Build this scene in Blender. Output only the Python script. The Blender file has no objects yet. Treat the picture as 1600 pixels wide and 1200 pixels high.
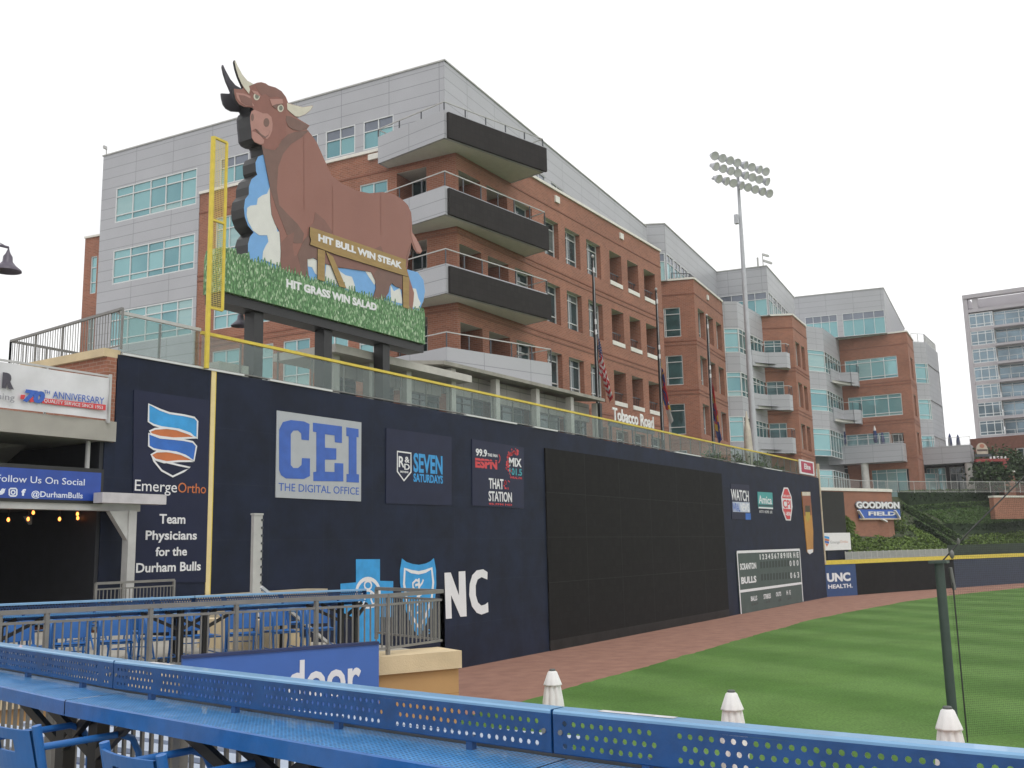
import bpy, bmesh, math, random
from mathutils import Vector, Matrix
random.seed(7)
scene = bpy.context.scene
COL = scene.collection

# ------------------------------------------------------------------ camera
PITCH, ROLL, TH, FPX, HC = .1650088, -.02170463, .55944888, 1550.0, 4.45
def _axes():
    cp, sp, c, s = math.cos(PITCH), math.sin(PITCH), math.cos(ROLL), math.sin(ROLL)
    r, f, u = Vector((1, 0, 0)), Vector((0, cp, sp)), Vector((0, -sp, cp))
    M = Matrix.Rotation(-(math.pi/2-TH), 3, 'Z')
    return M @ (c*r+s*u), M @ (c*u-s*r), M @ f
CR, CU, CF = _axes()
CAM = Vector((0, 0, HC))
cd = bpy.data.cameras.new('camera'); co = bpy.data.objects.new('camera', cd); COL.objects.link(co)
cd.sensor_fit = 'HORIZONTAL'; cd.sensor_width = 36; cd.lens = FPX/1600*36; cd.clip_start = .05; cd.clip_end = 6000
mw = Matrix((CR, CU, -CF)).transposed().to_4x4(); mw.translation = CAM
co.matrix_world = mw
scene.camera = co

# ------------------------------------------------------------------ sky, sun, exposure
w = bpy.data.worlds.new("World"); scene.world = w; w.use_nodes = True
nt = w.node_tree; N = nt.nodes; L = nt.links
for n in list(N): N.remove(n)
sky = N.new('ShaderNodeTexSky'); sky.sky_type = 'NISHITA'; sky.sun_disc = False
sky.sun_elevation = math.radians(58); sky.sun_rotation = math.radians(150)
hs = N.new('ShaderNodeHueSaturation'); hs.inputs['Saturation'].default_value = .35
L.new(sky.outputs[0], hs.inputs['Color'])
tc = N.new('ShaderNodeTexCoord')
mp = N.new('ShaderNodeMapping'); mp.inputs['Scale'].default_value = (1, 1, 2.4); L.new(tc.outputs['Generated'], mp.inputs[0])
cl = N.new('ShaderNodeTexNoise'); cl.inputs['Scale'].default_value = 2.2; cl.inputs['Detail'].default_value = 6; L.new(mp.outputs[0], cl.inputs['Vector'])
cr = N.new('ShaderNodeValToRGB'); L.new(cl.outputs[0], cr.inputs[0])
cr.color_ramp.elements[0].position = .30; cr.color_ramp.elements[0].color = (.83, .833, .84, 1)
cr.color_ramp.elements[1].position = .54; cr.color_ramp.elements[1].color = (1.03, 1.03, 1.03, 1)
mul = N.new('ShaderNodeVectorMath'); mul.operation = 'SCALE'; mul.inputs['Scale'].default_value = 10.0; L.new(cr.outputs[0], mul.inputs[0])
mx = N.new('ShaderNodeMix'); mx.data_type = 'RGBA'; mx.inputs['Factor'].default_value = .93
L.new(hs.outputs[0], mx.inputs[6]); L.new(mul.outputs[0], mx.inputs[7])
bg = N.new('ShaderNodeBackground'); bg.inputs['Strength'].default_value = .1; L.new(mx.outputs[2], bg.inputs['Color'])
wo = N.new('ShaderNodeOutputWorld'); L.new(bg.outputs[0], wo.inputs[0])
sd = bpy.data.lights.new('sun', 'SUN'); so = bpy.data.objects.new('sun', sd); COL.objects.link(so)
sd.energy = .7; sd.angle = math.radians(25); sd.color = (1, .97, .93)
so.rotation_euler = (math.radians(32), 0, math.radians(-30))
scene.view_settings.view_transform = 'Standard'; scene.view_settings.look = 'None'
scene.view_settings.exposure = .38; scene.view_settings.gamma = 1

# ------------------------------------------------------------------ picking points of the place along a line of sight
def ray(px, py): return CR*((px-800)/FPX) - CU*((py-600)/FPX) + CF
def on_z(px, py, z): d = ray(px, py); return CAM + d*((z-HC)/d.z)
def on_x(px, py, x): d = ray(px, py); return CAM + d*(x/d.x)
def on_y(px, py, y): d = ray(px, py); return CAM + d*(y/d.y)
def at_depth(px, py, D): return CAM + ray(px, py)*D
def zat(P, px, py): d = ray(px, py); return HC + d.z*math.hypot(P[0], P[1])/math.hypot(d.x, d.y)

class PL:
    """a vertical plane through plan points p, q; s runs from p to q; o is the offset towards the camera side"""
    def __init__(s, p, q, flip=False):
        s.p = Vector((p[0], p[1], 0)); d = Vector((q[0]-p[0], q[1]-p[1], 0)); s.len = d.length; s.d = d.normalized()
        s.n = Vector((s.d.y, -s.d.x, 0))
        if s.n.dot(CAM - s.p) < 0: s.n = -s.n
        if flip: s.n = -s.n
    def px(s, x, y, o=0):
        d = ray(x, y); t = s.n.dot(s.p + s.n*o - CAM)/s.n.dot(d); P = CAM + d*t
        return ((P - s.p).dot(s.d), P.z)
    def pt(s, a, z, o=0): return s.p + s.d*a + s.n*o + Vector((0, 0, z))

# ------------------------------------------------------------------ materials
MATS = {}
def mat(name, col, rough=.6, metal=0, var=.12, vscale=3.0, bump=0, bscale=40, spec=.5, coat=0, emit=0, col2=None, stretch=(1, 1, 1), detail=6):
    if name in MATS: return MATS[name]
    m = bpy.data.materials.new(name); m.use_nodes = True; nt = m.node_tree; b = nt.nodes['Principled BSDF']
    b.inputs['Roughness'].default_value = rough; b.inputs['Metallic'].default_value = metal
    b.inputs['Specular IOR Level'].default_value = spec; b.inputs['Coat Weight'].default_value = coat
    tc = nt.nodes.new('ShaderNodeTexCoord'); mp = nt.nodes.new('ShaderNodeMapping'); mp.inputs['Scale'].default_value = stretch
    nt.links.new(tc.outputs['Object'], mp.inputs[0])
    nz = nt.nodes.new('ShaderNodeTexNoise'); nz.inputs['Scale'].default_value = vscale; nz.inputs['Detail'].default_value = detail
    nt.links.new(mp.outputs[0], nz.inputs['Vector'])
    rp = nt.nodes.new('ShaderNodeValToRGB'); rp.color_ramp.elements[0].position = .3; rp.color_ramp.elements[1].position = .7
    c2 = col2 or tuple(min(1, c*(1+var)) for c in col); c1 = col if col2 else tuple(c*(1-var) for c in col)
    rp.color_ramp.elements[0].color = (*c1, 1); rp.color_ramp.elements[1].color = (*c2, 1)
    nt.links.new(nz.outputs[0], rp.inputs[0]); nt.links.new(rp.outputs[0], b.inputs['Base Color'])
    if bump:
        n2 = nt.nodes.new('ShaderNodeTexNoise'); n2.inputs['Scale'].default_value = bscale; n2.inputs['Detail'].default_value = 4
        nt.links.new(mp.outputs[0], n2.inputs['Vector'])
        bp = nt.nodes.new('ShaderNodeBump'); bp.inputs['Strength'].default_value = bump; bp.inputs['Distance'].default_value = .02
        nt.links.new(n2.outputs[0], bp.inputs['Height']); nt.links.new(bp.outputs[0], b.inputs['Normal'])
    if emit:
        b.inputs['Emission Color'].default_value = (*col, 1); b.inputs['Emission Strength'].default_value = emit
    MATS[name] = m; return m

def panel_mat(name, col, bw, rh, mortar, mcol, offset=0, rough=.5, var=.06, noise=.1, nscale=.5, metal=0, bump=.2, spec=.5):
    """bricks, cladding panels or board seams: a Brick Texture over the metric UV"""
    if name in MATS: return MATS[name]
    m = bpy.data.materials.new(name); m.use_nodes = True; nt = m.node_tree; b = nt.nodes['Principled BSDF']
    b.inputs['Roughness'].default_value = rough; b.inputs['Metallic'].default_value = metal; b.inputs['Specular IOR Level'].default_value = spec
    uv = nt.nodes.new('ShaderNodeUVMap'); uv.uv_map = 'UVMap'
    br = nt.nodes.new('ShaderNodeTexBrick'); br.offset = offset; br.squash = 1
    br.inputs['Scale'].default_value = 1; br.inputs['Brick Width'].default_value = bw; br.inputs['Row Height'].default_value = rh
    br.inputs['Mortar Size'].default_value = mortar; br.inputs['Mortar Smooth'].default_value = .1; br.inputs['Bias'].default_value = 0
    br.inputs['Color1'].default_value = (*[c*(1-var) for c in col], 1); br.inputs['Color2'].default_value = (*[c*(1+var) for c in col], 1)
    br.inputs['Mortar'].default_value = (*mcol, 1)
    nt.links.new(uv.outputs[0], br.inputs['Vector'])
    nz = nt.nodes.new('ShaderNodeTexNoise'); nz.inputs['Scale'].default_value = nscale; nz.inputs['Detail'].default_value = 8; nz.inputs['Roughness'].default_value = .65
    tc = nt.nodes.new('ShaderNodeTexCoord'); nt.links.new(tc.outputs['Object'], nz.inputs['Vector'])
    mr = nt.nodes.new('ShaderNodeMapRange'); mr.inputs['From Min'].default_value = .3; mr.inputs['From Max'].default_value = .7
    mr.inputs['To Min'].default_value = 1-noise; mr.inputs['To Max'].default_value = 1+noise
    nt.links.new(nz.outputs[0], mr.inputs[0])
    mu = nt.nodes.new('ShaderNodeVectorMath'); mu.operation = 'SCALE'
    nt.links.new(br.outputs['Color'], mu.inputs[0]); nt.links.new(mr.outputs[0], mu.inputs['Scale'])
    nt.links.new(mu.outputs[0], b.inputs['Base Color'])
    if bump:
        bp = nt.nodes.new('ShaderNodeBump'); bp.inputs['Strength'].default_value = bump; bp.inputs['Distance'].default_value = .01; bp.invert = True
        nt.links.new(br.outputs['Fac'], bp.inputs['Height']); nt.links.new(bp.outputs[0], b.inputs['Normal'])
    MATS[name] = m; return m

BRICK = panel_mat('red_brick', (.290, .113, .067), .30, .10, .012, (.33, .20, .15), offset=.5, rough=.85, var=.16, noise=.14, nscale=.45)
BRICKD = panel_mat('dark_brick', (.235, .086, .054), .10, .22, .012, (.25, .14, .10), rough=.85, var=.16, noise=.14)
GREYP = panel_mat('grey_metal_cladding', (.40, .405, .43), 3.1, .66, .02, (.24, .245, .265), rough=.42, var=.02, noise=.05, nscale=.3, metal=.0)
NAVY = panel_mat('navy_painted_wall', (.0075, .0125, .032), 2.44, 1.63, .008, (.015, .020, .038), rough=.6, var=.10, noise=.42, nscale=.9, bump=.05, spec=.22)
LEDP = panel_mat('unlit_led_modules', (.0085, .0079, .0074), .32, .32, .012, (.005, .0048, .0045), rough=.7, var=.2, noise=.2, nscale=1.5, bump=.2, spec=.15)
LEDB = panel_mat('unlit_balcony_led', (.024, .0205, .0195), .3, .3, .012, (.016, .014, .0135), rough=.7, var=.12, noise=.12, nscale=1.5, bump=.2, spec=.2)
SOFFIT = mat('pale_soffit', (.55, .54, .50), .7, var=.05)
COPING = mat('white_coping', (.72, .70, .64), .6, var=.06)
FRAME = mat('white_aluminium_frame', (.62, .64, .64), .4, var=.04)
DKFRAME = mat('dark_frame', (.05, .055, .065), .4, var=.1)
CONC = mat('weathered_concrete', (.42, .39, .33), .85, var=.18, vscale=1.2, bump=.3)
TANC = mat('tan_limestone', (.60, .48, .30), .8, var=.1, vscale=2, bump=.3)
OCHRE = panel_mat('ochre_rendered_wall', (.46, .275, .115), 6, .55, .006, (.36, .19, .07), rough=.8, var=.03, noise=.12)
STEEL = mat('grey_painted_railing', (.185, .18, .17), .45, var=.12, vscale=6)
LSTEEL = mat('pale_grey_steel', (.46, .46, .45), .5, var=.1, vscale=3)
BLACK = mat('black_painted_steel', (.012, .012, .013), .45, var=.2)
YELL = mat('yellow_paint', (.66, .51, .055), .5, var=.1, vscale=5)
CREAM = mat('cream_yellow_paint', (.74, .60, .30), .6, var=.05)
WHITE = mat('white_vinyl', (.74, .74, .76), .5, var=.03)
RED = mat('red_vinyl', (.60, .045, .055), .5, var=.05)
def glass(name, col, metal, rough=.04, var=.12):
    m = mat(name, col, rough, metal, var=var, vscale=.35); return m
TEAL = mat('teal_reflective_glass', (.185, .36, .385), .04, .3, col2=(.26, .47, .49), vscale=.16, detail=3)  # broad pale blotches put cloud reflections into the glass colour
TEAL2 = mat('teal_glass_dim', (.12, .265, .30), .04, .35, col2=(.19, .37, .40), vscale=.3, detail=3); TEAL3 = mat('teal_glass_blinds', (.27, .43, .44), .12, .2, col2=(.33, .48, .48), vscale=.4, stretch=(1, 1, 9), detail=3); DARKB = mat('dark_glass_blinds', (.10, .125, .125), .08, .1, col2=(.16, .18, .175), vscale=.6, stretch=(1, 1, 9))
TEALG = mat('grey_spandrel_glass', (.17, .19, .23), .08, .35, var=.12, vscale=.5)
DARKG = mat('shade_toned_glass', (.032, .06, .066), .05, .0, var=.5, vscale=.6, spec=.6)  # recessed windows: same glass as TEAL, dim interior and shade put into the colour
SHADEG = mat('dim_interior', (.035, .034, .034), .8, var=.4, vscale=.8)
def clear_glass(name, tint=(.80, .86, .84), frac=.95):
    if name in MATS: return MATS[name]
    m = bpy.data.materials.new(name); m.use_nodes = True; nt = m.node_tree; nt.nodes.remove(nt.nodes['Principled BSDF'])
    out = nt.nodes['Material Output']; t = nt.nodes.new('ShaderNodeBsdfTransparent'); t.inputs[0].default_value = (*tint, 1)
    g = nt.nodes.new('ShaderNodeBsdfGlossy'); g.inputs['Roughness'].default_value = .05; g.inputs['Color'].default_value = (.8, .85, .85, 1)
    d = nt.nodes.new('ShaderNodeBsdfDiffuse'); d.inputs[0].default_value = (.42, .46, .45, 1)
    nz = nt.nodes.new('ShaderNodeTexNoise'); nz.inputs['Scale'].default_value = .5; nz.inputs['Detail'].default_value = 5
    mr = nt.nodes.new('ShaderNodeMapRange'); mr.inputs['To Min'].default_value = (1-frac)*.2; mr.inputs['To Max'].default_value = (1-frac)*1.8
    nt.links.new(nz.outputs[0], mr.inputs[0])
    m1 = nt.nodes.new('ShaderNodeMixShader'); nt.links.new(mr.outputs[0], m1.inputs[0])
    nt.links.new(t.outputs[0], m1.inputs[1]); nt.links.new(d.outputs[0], m1.inputs[2])
    m2 = nt.nodes.new('ShaderNodeMixShader'); m2.inputs[0].default_value = .045
    nt.links.new(m1.outputs[0], m2.inputs[1]); nt.links.new(g.outputs[0], m2.inputs[2])
    nt.links.new(m2.outputs[0], out.inputs[0]); MATS[name] = m; return m
RAILG = clear_glass('railing_glass')

# ------------------------------------------------------------------ mesh builder
class MB:
    def __init__(s): s.v = []; s.f = []; s.m = []; s.sm = []; s.uv = {}
    def add(s, vs, fs, mi=0, smooth=False):
        b = len(s.v); s.v += [Vector(p) for p in vs]
        for f in fs: s.f.append([b+i for i in f]); s.m.append(mi); s.sm.append(smooth)
        return s
    def quad(s, a, b, c, d, mi=0): return s.add([a, b, c, d], [(0, 1, 2, 3)], mi)
    def poly(s, pts, mi=0): return s.add(pts, [tuple(range(len(pts)))], mi)
    def hexa(s, p, mi=0):
        return s.add(p, [(3, 2, 1, 0), (4, 5, 6, 7), (0, 1, 5, 4), (1, 2, 6, 5), (2, 3, 7, 6), (3, 0, 4, 7)], mi)
    def box(s, x0, x1, y0, y1, z0, z1, mi=0):
        return s.hexa([(x0, y0, z0), (x1, y0, z0), (x1, y1, z0), (x0, y1, z0), (x0, y0, z1), (x1, y0, z1), (x1, y1, z1), (x0, y1, z1)], mi)
    def slab(s, pl, s0, s1, z0, z1, o0, o1, mi=0):
        P = pl.pt
        return s.hexa([P(s0, z0, o1), P(s1, z0, o1), P(s1, z0, o0), P(s0, z0, o0), P(s0, z1, o1), P(s1, z1, o1), P(s1, z1, o0), P(s0, z1, o0)], mi)
    def prism(s, pl, pts, o0, o1, mf=0, ms=0):
        """polygon in (s, z) of a plane, from offset o0 (back) to o1 (front)"""
        n = len(pts); F = [pl.pt(a, z, o1) for a, z in pts]; B = [pl.pt(a, z, o0) for a, z in pts]
        s.poly(F, mf); s.poly(B[::-1], ms)
        for i in range(n):
            j = (i+1) % n; s.quad(F[i], B[i], B[j], F[j], ms)
        return s
    def plan(s, pts, z0, z1, mi=0, mtop=None, mbot=None):
        n = len(pts); A = [(p[0], p[1], z0) for p in pts]; B = [(p[0], p[1], z1) for p in pts]
        s.poly(A[::-1], mi if mbot is None else mbot); s.poly(B, mi if mtop is None else mtop)
        for i in range(n):
            j = (i+1) % n; s.quad(A[i], A[j], B[j], B[i], mi)
        return s
    def cyl(s, p, q, r0, r1=None, n=10, mi=0, cap=True, smooth=True):
        p, q = Vector(p), Vector(q); r1 = r0 if r1 is None else r1; d = (q-p).normalized()
        a = d.cross(Vector((0, 0, 1)) if abs(d.z) < .9 else Vector((1, 0, 0))).normalized(); b = d.cross(a)
        A = [p + (a*math.cos(t)+b*math.sin(t))*r0 for t in [2*math.pi*i/n for i in range(n)]]
        B = [q + (a*math.cos(t)+b*math.sin(t))*r1 for t in [2*math.pi*i/n for i in range(n)]]
        s.add(A+B, [(i, (i+1) % n, n+(i+1) % n, n+i) for i in range(n)], mi, smooth)
        if cap: s.poly(A[::-1], mi); s.poly(B, mi)
        return s
    def bar(s, p, q, w, h=None, mi=0, up=(0, 0, 1)):
        """square bar from p to q, w across and h along up"""
        p, q = Vector(p), Vector(q); h = w if h is None else h; d = (q-p).normalized(); up = Vector(up)
        if abs(d.dot(up)) > .95: up = Vector((1, 0, 0))
        a = d.cross(up).normalized()*(w/2); b = a.cross(d).normalized()*(h/2)
        return s.hexa([p-a-b, p+a-b, p+a+b, p-a+b, q-a-b, q+a-b, q+a+b, q-a+b], mi)
    def tube(s, pts, r, n=8, mi=0):
        pts = [Vector(p) for p in pts]; rings = []
        prev = None
        for i, p in enumerate(pts):
            d = (pts[min(i+1, len(pts)-1)] - pts[max(i-1, 0)]).normalized()
            if prev is None: a = d.cross(Vector((0, 0, 1)) if abs(d.z) < .9 else Vector((1, 0, 0))).normalized()
            else: a = (prev - d*prev.dot(d)).normalized()
            prev = a; b = d.cross(a)
            rr = r[i] if isinstance(r, (list, tuple)) else r
            rings.append([p + (a*math.cos(t)+b*math.sin(t))*rr for t in [2*math.pi*k/n for k in range(n)]])
        vs = [v for R in rings for v in R]
        fs = [(i*n+k, i*n+(k+1) % n, (i+1)*n+(k+1) % n, (i+1)*n+k) for i in range(len(pts)-1) for k in range(n)]
        s.add(vs, fs, mi, True); s.poly(rings[0][::-1], mi); s.poly(rings[-1], mi); return s
    def lathe(s, c, prof, n=16, mi=0, wob=None, axis=None):
        """prof: (radius, height) pairs about an axis through c"""
        c = Vector(c); ax = Vector(axis).normalized() if axis else Vector((0, 0, 1))
        a = ax.cross(Vector((0, 1, 0)) if abs(ax.y) < .9 else Vector((1, 0, 0))).normalized(); b = ax.cross(a)
        vs = []
        for r, z in prof:
            for k in range(n):
                t = 2*math.pi*k/n; rr = r*(wob(t, z) if wob else 1)
                vs.append(c + ax*z + (a*math.cos(t)+b*math.sin(t))*rr)
        fs = [(i*n+k, i*n+(k+1) % n, (i+1)*n+(k+1) % n, (i+1)*n+k) for i in range(len(prof)-1) for k in range(n)]
        return s.add(vs, fs, mi, True)
    def stroke(s, pl, pts, wd, o, mi=0, closed=False, th=.004):
        """a painted line of width wd along (s, z) points of a plane"""
        P = [Vector((a, z)) for a, z in pts]; n = len(P); Lf = []; Rt = []
        for i in range(n):
            d = (P[(i+1) % n]-P[i-1]) if closed else (P[min(i+1, n-1)]-P[max(i-1, 0)])
            d = d.normalized() if d.length else Vector((1, 0)); m = Vector((-d.y, d.x))*(wd/2); Lf.append(P[i]+m); Rt.append(P[i]-m)
        for i in range(n if closed else n-1):
            j = (i+1) % n
            q = [Lf[i], Lf[j], Rt[j], Rt[i]]
            s.poly([pl.pt(v.x, v.y, o) for v in q], mi)
        return s
    def build(s, name, mats, parent=None):
        if not isinstance(mats, (list, tuple)): mats = [mats]
        off = Vector((0, 0, 0)); p = parent
        while p is not None: off += p.location; p = p.parent
        me = bpy.data.meshes.new(name); me.from_pydata([tuple(v-off) for v in s.v], [], s.f)
        for m in mats: me.materials.append(m)
        me.polygons.foreach_set('material_index', [min(i, len(mats)-1) for i in s.m])
        me.polygons.foreach_set('use_smooth', s.sm)
        uvl = me.uv_layers.new(name='UVMap'); data = [0.0]*(2*len(me.loops)); k = 0
        for fi, f in enumerate(s.f):
            if fi in s.uv:
                for u in s.uv[fi]: data[k] = u[0]; data[k+1] = u[1]; k += 2
                continue
            a, b, c = s.v[f[0]], s.v[f[1]], s.v[f[2]]
            n = (b-a).cross(c-a)
            if n.length < 1e-12 and len(f) > 3: n = (s.v[f[2]]-a).cross(s.v[f[3]]-a)
            n = n.normalized() if n.length > 1e-14 else Vector((0, 0, 1))
            if abs(n.z) > .7:
                for i in f: data[k] = s.v[i].x; data[k+1] = s.v[i].y; k += 2
            else:
                t = Vector((-n.y, n.x, 0)).normalized()
                if abs(t.x) > abs(t.y): t = t*(1 if t.x > 0 else -1)
                else: t = t*(1 if t.y > 0 else -1)
                for i in f: data[k] = s.v[i].dot(t); data[k+1] = s.v[i].z; k += 2
        uvl.data.foreach_set('uv', data); me.update()
        o = bpy.data.objects.new(name, me); COL.objects.link(o)
        if parent is not None: o.parent = parent
        return o

def tag(o, label, cat, group=None):
    o['label'] = label; o['category'] = cat
    if group: o['group'] = group
    return o
def thing(name, label, cat, loc=(0, 0, 0), group=None):
    o = bpy.data.objects.new(name, None); COL.objects.link(o); o.location = loc; o.empty_display_size = .2
    return tag(o, label, cat, group)
def struct(o, kind='structure'): o['kind'] = kind; return o
def dup(root, loc=None, rotz=None, label=None, group=None):
    def cp(o, par):
        c = o.copy(); COL.objects.link(c)
        if par is not None: c.parent = par
        for ch in list(o.children): cp(ch, c)
        return c
    r = cp(root, None)
    if loc is not None: r.location = loc
    if rotz is not None: r.rotation_euler = (0, 0, rotz)
    if label: r['label'] = label
    if group: r['group'] = group
    return r

# ------------------------------------------------------------------ lettering: the built-in font turned into mesh and fitted to its place
_caps = {}
def _font_mesh(body, bold):
    c = bpy.data.curves.new('lettering', 'FONT'); c.body = body; c.size = 1; c.offset = bold; c.resolution_u = 3; c.fill_mode = 'BOTH'
    o = bpy.data.objects.new('lettering', c); COL.objects.link(o)
    dg = bpy.context.evaluated_depsgraph_get(); dg.update()
    me = bpy.data.meshes.new_from_object(o.evaluated_get(dg))
    bpy.data.objects.remove(o); bpy.data.curves.remove(c); return me
def text(body, pl, s0, s1, z0, z1, mt, parent, o=.01, bold=.02, th=.006, slant=0, name='lettering', rot=None):
    """fits the line between s0 and s1; capital height runs from z0 to z1"""
    if bold not in _caps:
        me = _font_mesh('H', bold); _caps[bold] = (min(v.co.y for v in me.vertices), max(v.co.y for v in me.vertices)); bpy.data.meshes.remove(me)
    c0, c1 = _caps[bold]; me = _font_mesh(body, bold)
    if not me.vertices: return None
    x0 = min(v.co.x for v in me.vertices); x1 = max(v.co.x for v in me.vertices)
    mb = MB(); vs = []
    for v in me.vertices:
        u = (v.co.x-x0)/(x1-x0); t = (v.co.y-c0)/(c1-c0)
        vs.append(pl.pt(s0+(s1-s0)*u + slant*(t*(z1-z0)), z0+(z1-z0)*t, o))
    mb.add(vs, [tuple(p.vertices) for p in me.polygons])
    ed = {}
    for p in me.polygons:
        for a, b in zip(p.vertices, list(p.vertices[1:])+[p.vertices[0]]):
            k = (min(a, b), max(a, b)); ed[k] = None if k in ed else (a, b)
    bk = [v - pl.n*th for v in vs]
    for e in ed.values():
        if e: mb.quad(vs[e[0]], bk[e[0]], bk[e[1]], vs[e[1]])
    bpy.data.meshes.remove(me)
    return mb.build(name, mt, parent)
def textpx(body, pl, xl, yt, yb, xr, mt, parent, **k):
    """the same, placed by the corners seen: left edge xl with cap top yt and baseline yb, right edge xr"""
    o = k.get('o', .01); a, z0 = pl.px(xl, yb, o); _, z1 = pl.px(xl, yt, o); b, _ = pl.px(xr, yb, o)
    return text(body, pl, a, b, z0, z1, mt, parent, **k)
def zm(x0, y0, k): return lambda pts: [(x0+u/k, y0+v/k) for u, v in pts]
def onpl(pl, pts, o=0): return [pl.px(x, y, o) for x, y in pts]

# ------------------------------------------------------------------ facades with real openings
def facade(mb, pl, s0, s1, z0, z1, ops, depth=.25, mi=0, mrev=0):
    S = sorted(set([s0, s1]+[min(max(a, s0), s1) for o in ops for a in o[:2]])); Z = sorted(set([z0, z1]+[min(max(a, z0), z1) for o in ops for a in o[2:4]]))
    for i in range(len(S)-1):
        for j in range(len(Z)-1):
            a, b, c, d = S[i], S[i+1], Z[j], Z[j+1]
            if b-a < 1e-5 or d-c < 1e-5: continue
            m, n = (a+b)/2, (c+d)/2
            if any(o[0] < m < o[1] and o[2] < n < o[3] for o in ops): continue
            mb.quad(pl.pt(a, c), pl.pt(b, c), pl.pt(b, d), pl.pt(a, d), mi)
    for o in ops:
        a, b, c, d = o[:4]; dp = -(o[4] if len(o) > 4 else depth); P = pl.pt
        mb.quad(P(a, c), P(a, d), P(a, d, dp), P(a, c, dp), mrev); mb.quad(P(b, c), P(b, d), P(b, d, dp), P(b, c, dp), mrev)
        mb.quad(P(a, c), P(b, c), P(b, c, dp), P(a, c, dp), mrev); mb.quad(P(a, d), P(b, d), P(b, d, dp), P(a, d, dp), 1)
def window(parent, pl, a, b, c, d, depth, vs=(.5,), hs=(.3,), gm=None, fw=.055, fm=None, spandrel=None, name='window'):
    """frame bars with a child pane, set back by depth in the opening"""
    mb = MB(); o0, o1 = -depth-.02, -depth+.06
    mb.slab(pl, a, b, c, c+fw, o0, o1); mb.slab(pl, a, b, d-fw, d, o0, o1)
    mb.slab(pl, a, a+fw, c+fw, d-fw, o0, o1); mb.slab(pl, b-fw, b, c+fw, d-fw, o0, o1)
    for v in vs:
        x = a+(b-a)*v; mb.slab(pl, x-fw/2, x+fw/2, c+fw, d-fw, o0, o1-.004)
    for h in hs:
        z = c+(d-c)*h; mb.slab(pl, a+fw, b-fw, z-fw/2, z+fw/2, o0, o1-.008)
    wo = mb.build(name, fm or FRAME, parent)
    g = MB(); xs = [a]+[a+(b-a)*v for v in vs]+[b]; zs = [c]+[c+(d-c)*h for h in hs]+[d]
    for i in range(len(xs)-1):
        for j in range(len(zs)-1):
            t = (random.random()-.5)*.012
            top = spandrel is not None and j == len(zs)-2; rr = random.random(); alt = 2 if rr < .22 else 3 if rr > .84 else 0
            g.quad(pl.pt(xs[i], zs[j], -depth+t), pl.pt(xs[i+1], zs[j], -depth-t), pl.pt(xs[i+1], zs[j+1], -depth-t*.5), pl.pt(xs[i], zs[j+1], -depth+t*.5), 1 if top else alt)
    gm = gm or TEAL; g.build('pane', [gm, spandrel or TEALG, TEAL2 if gm is TEAL else gm, TEAL3 if gm is TEAL else (DARKB if gm is DARKG else gm)], wo)
    return wo
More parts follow.
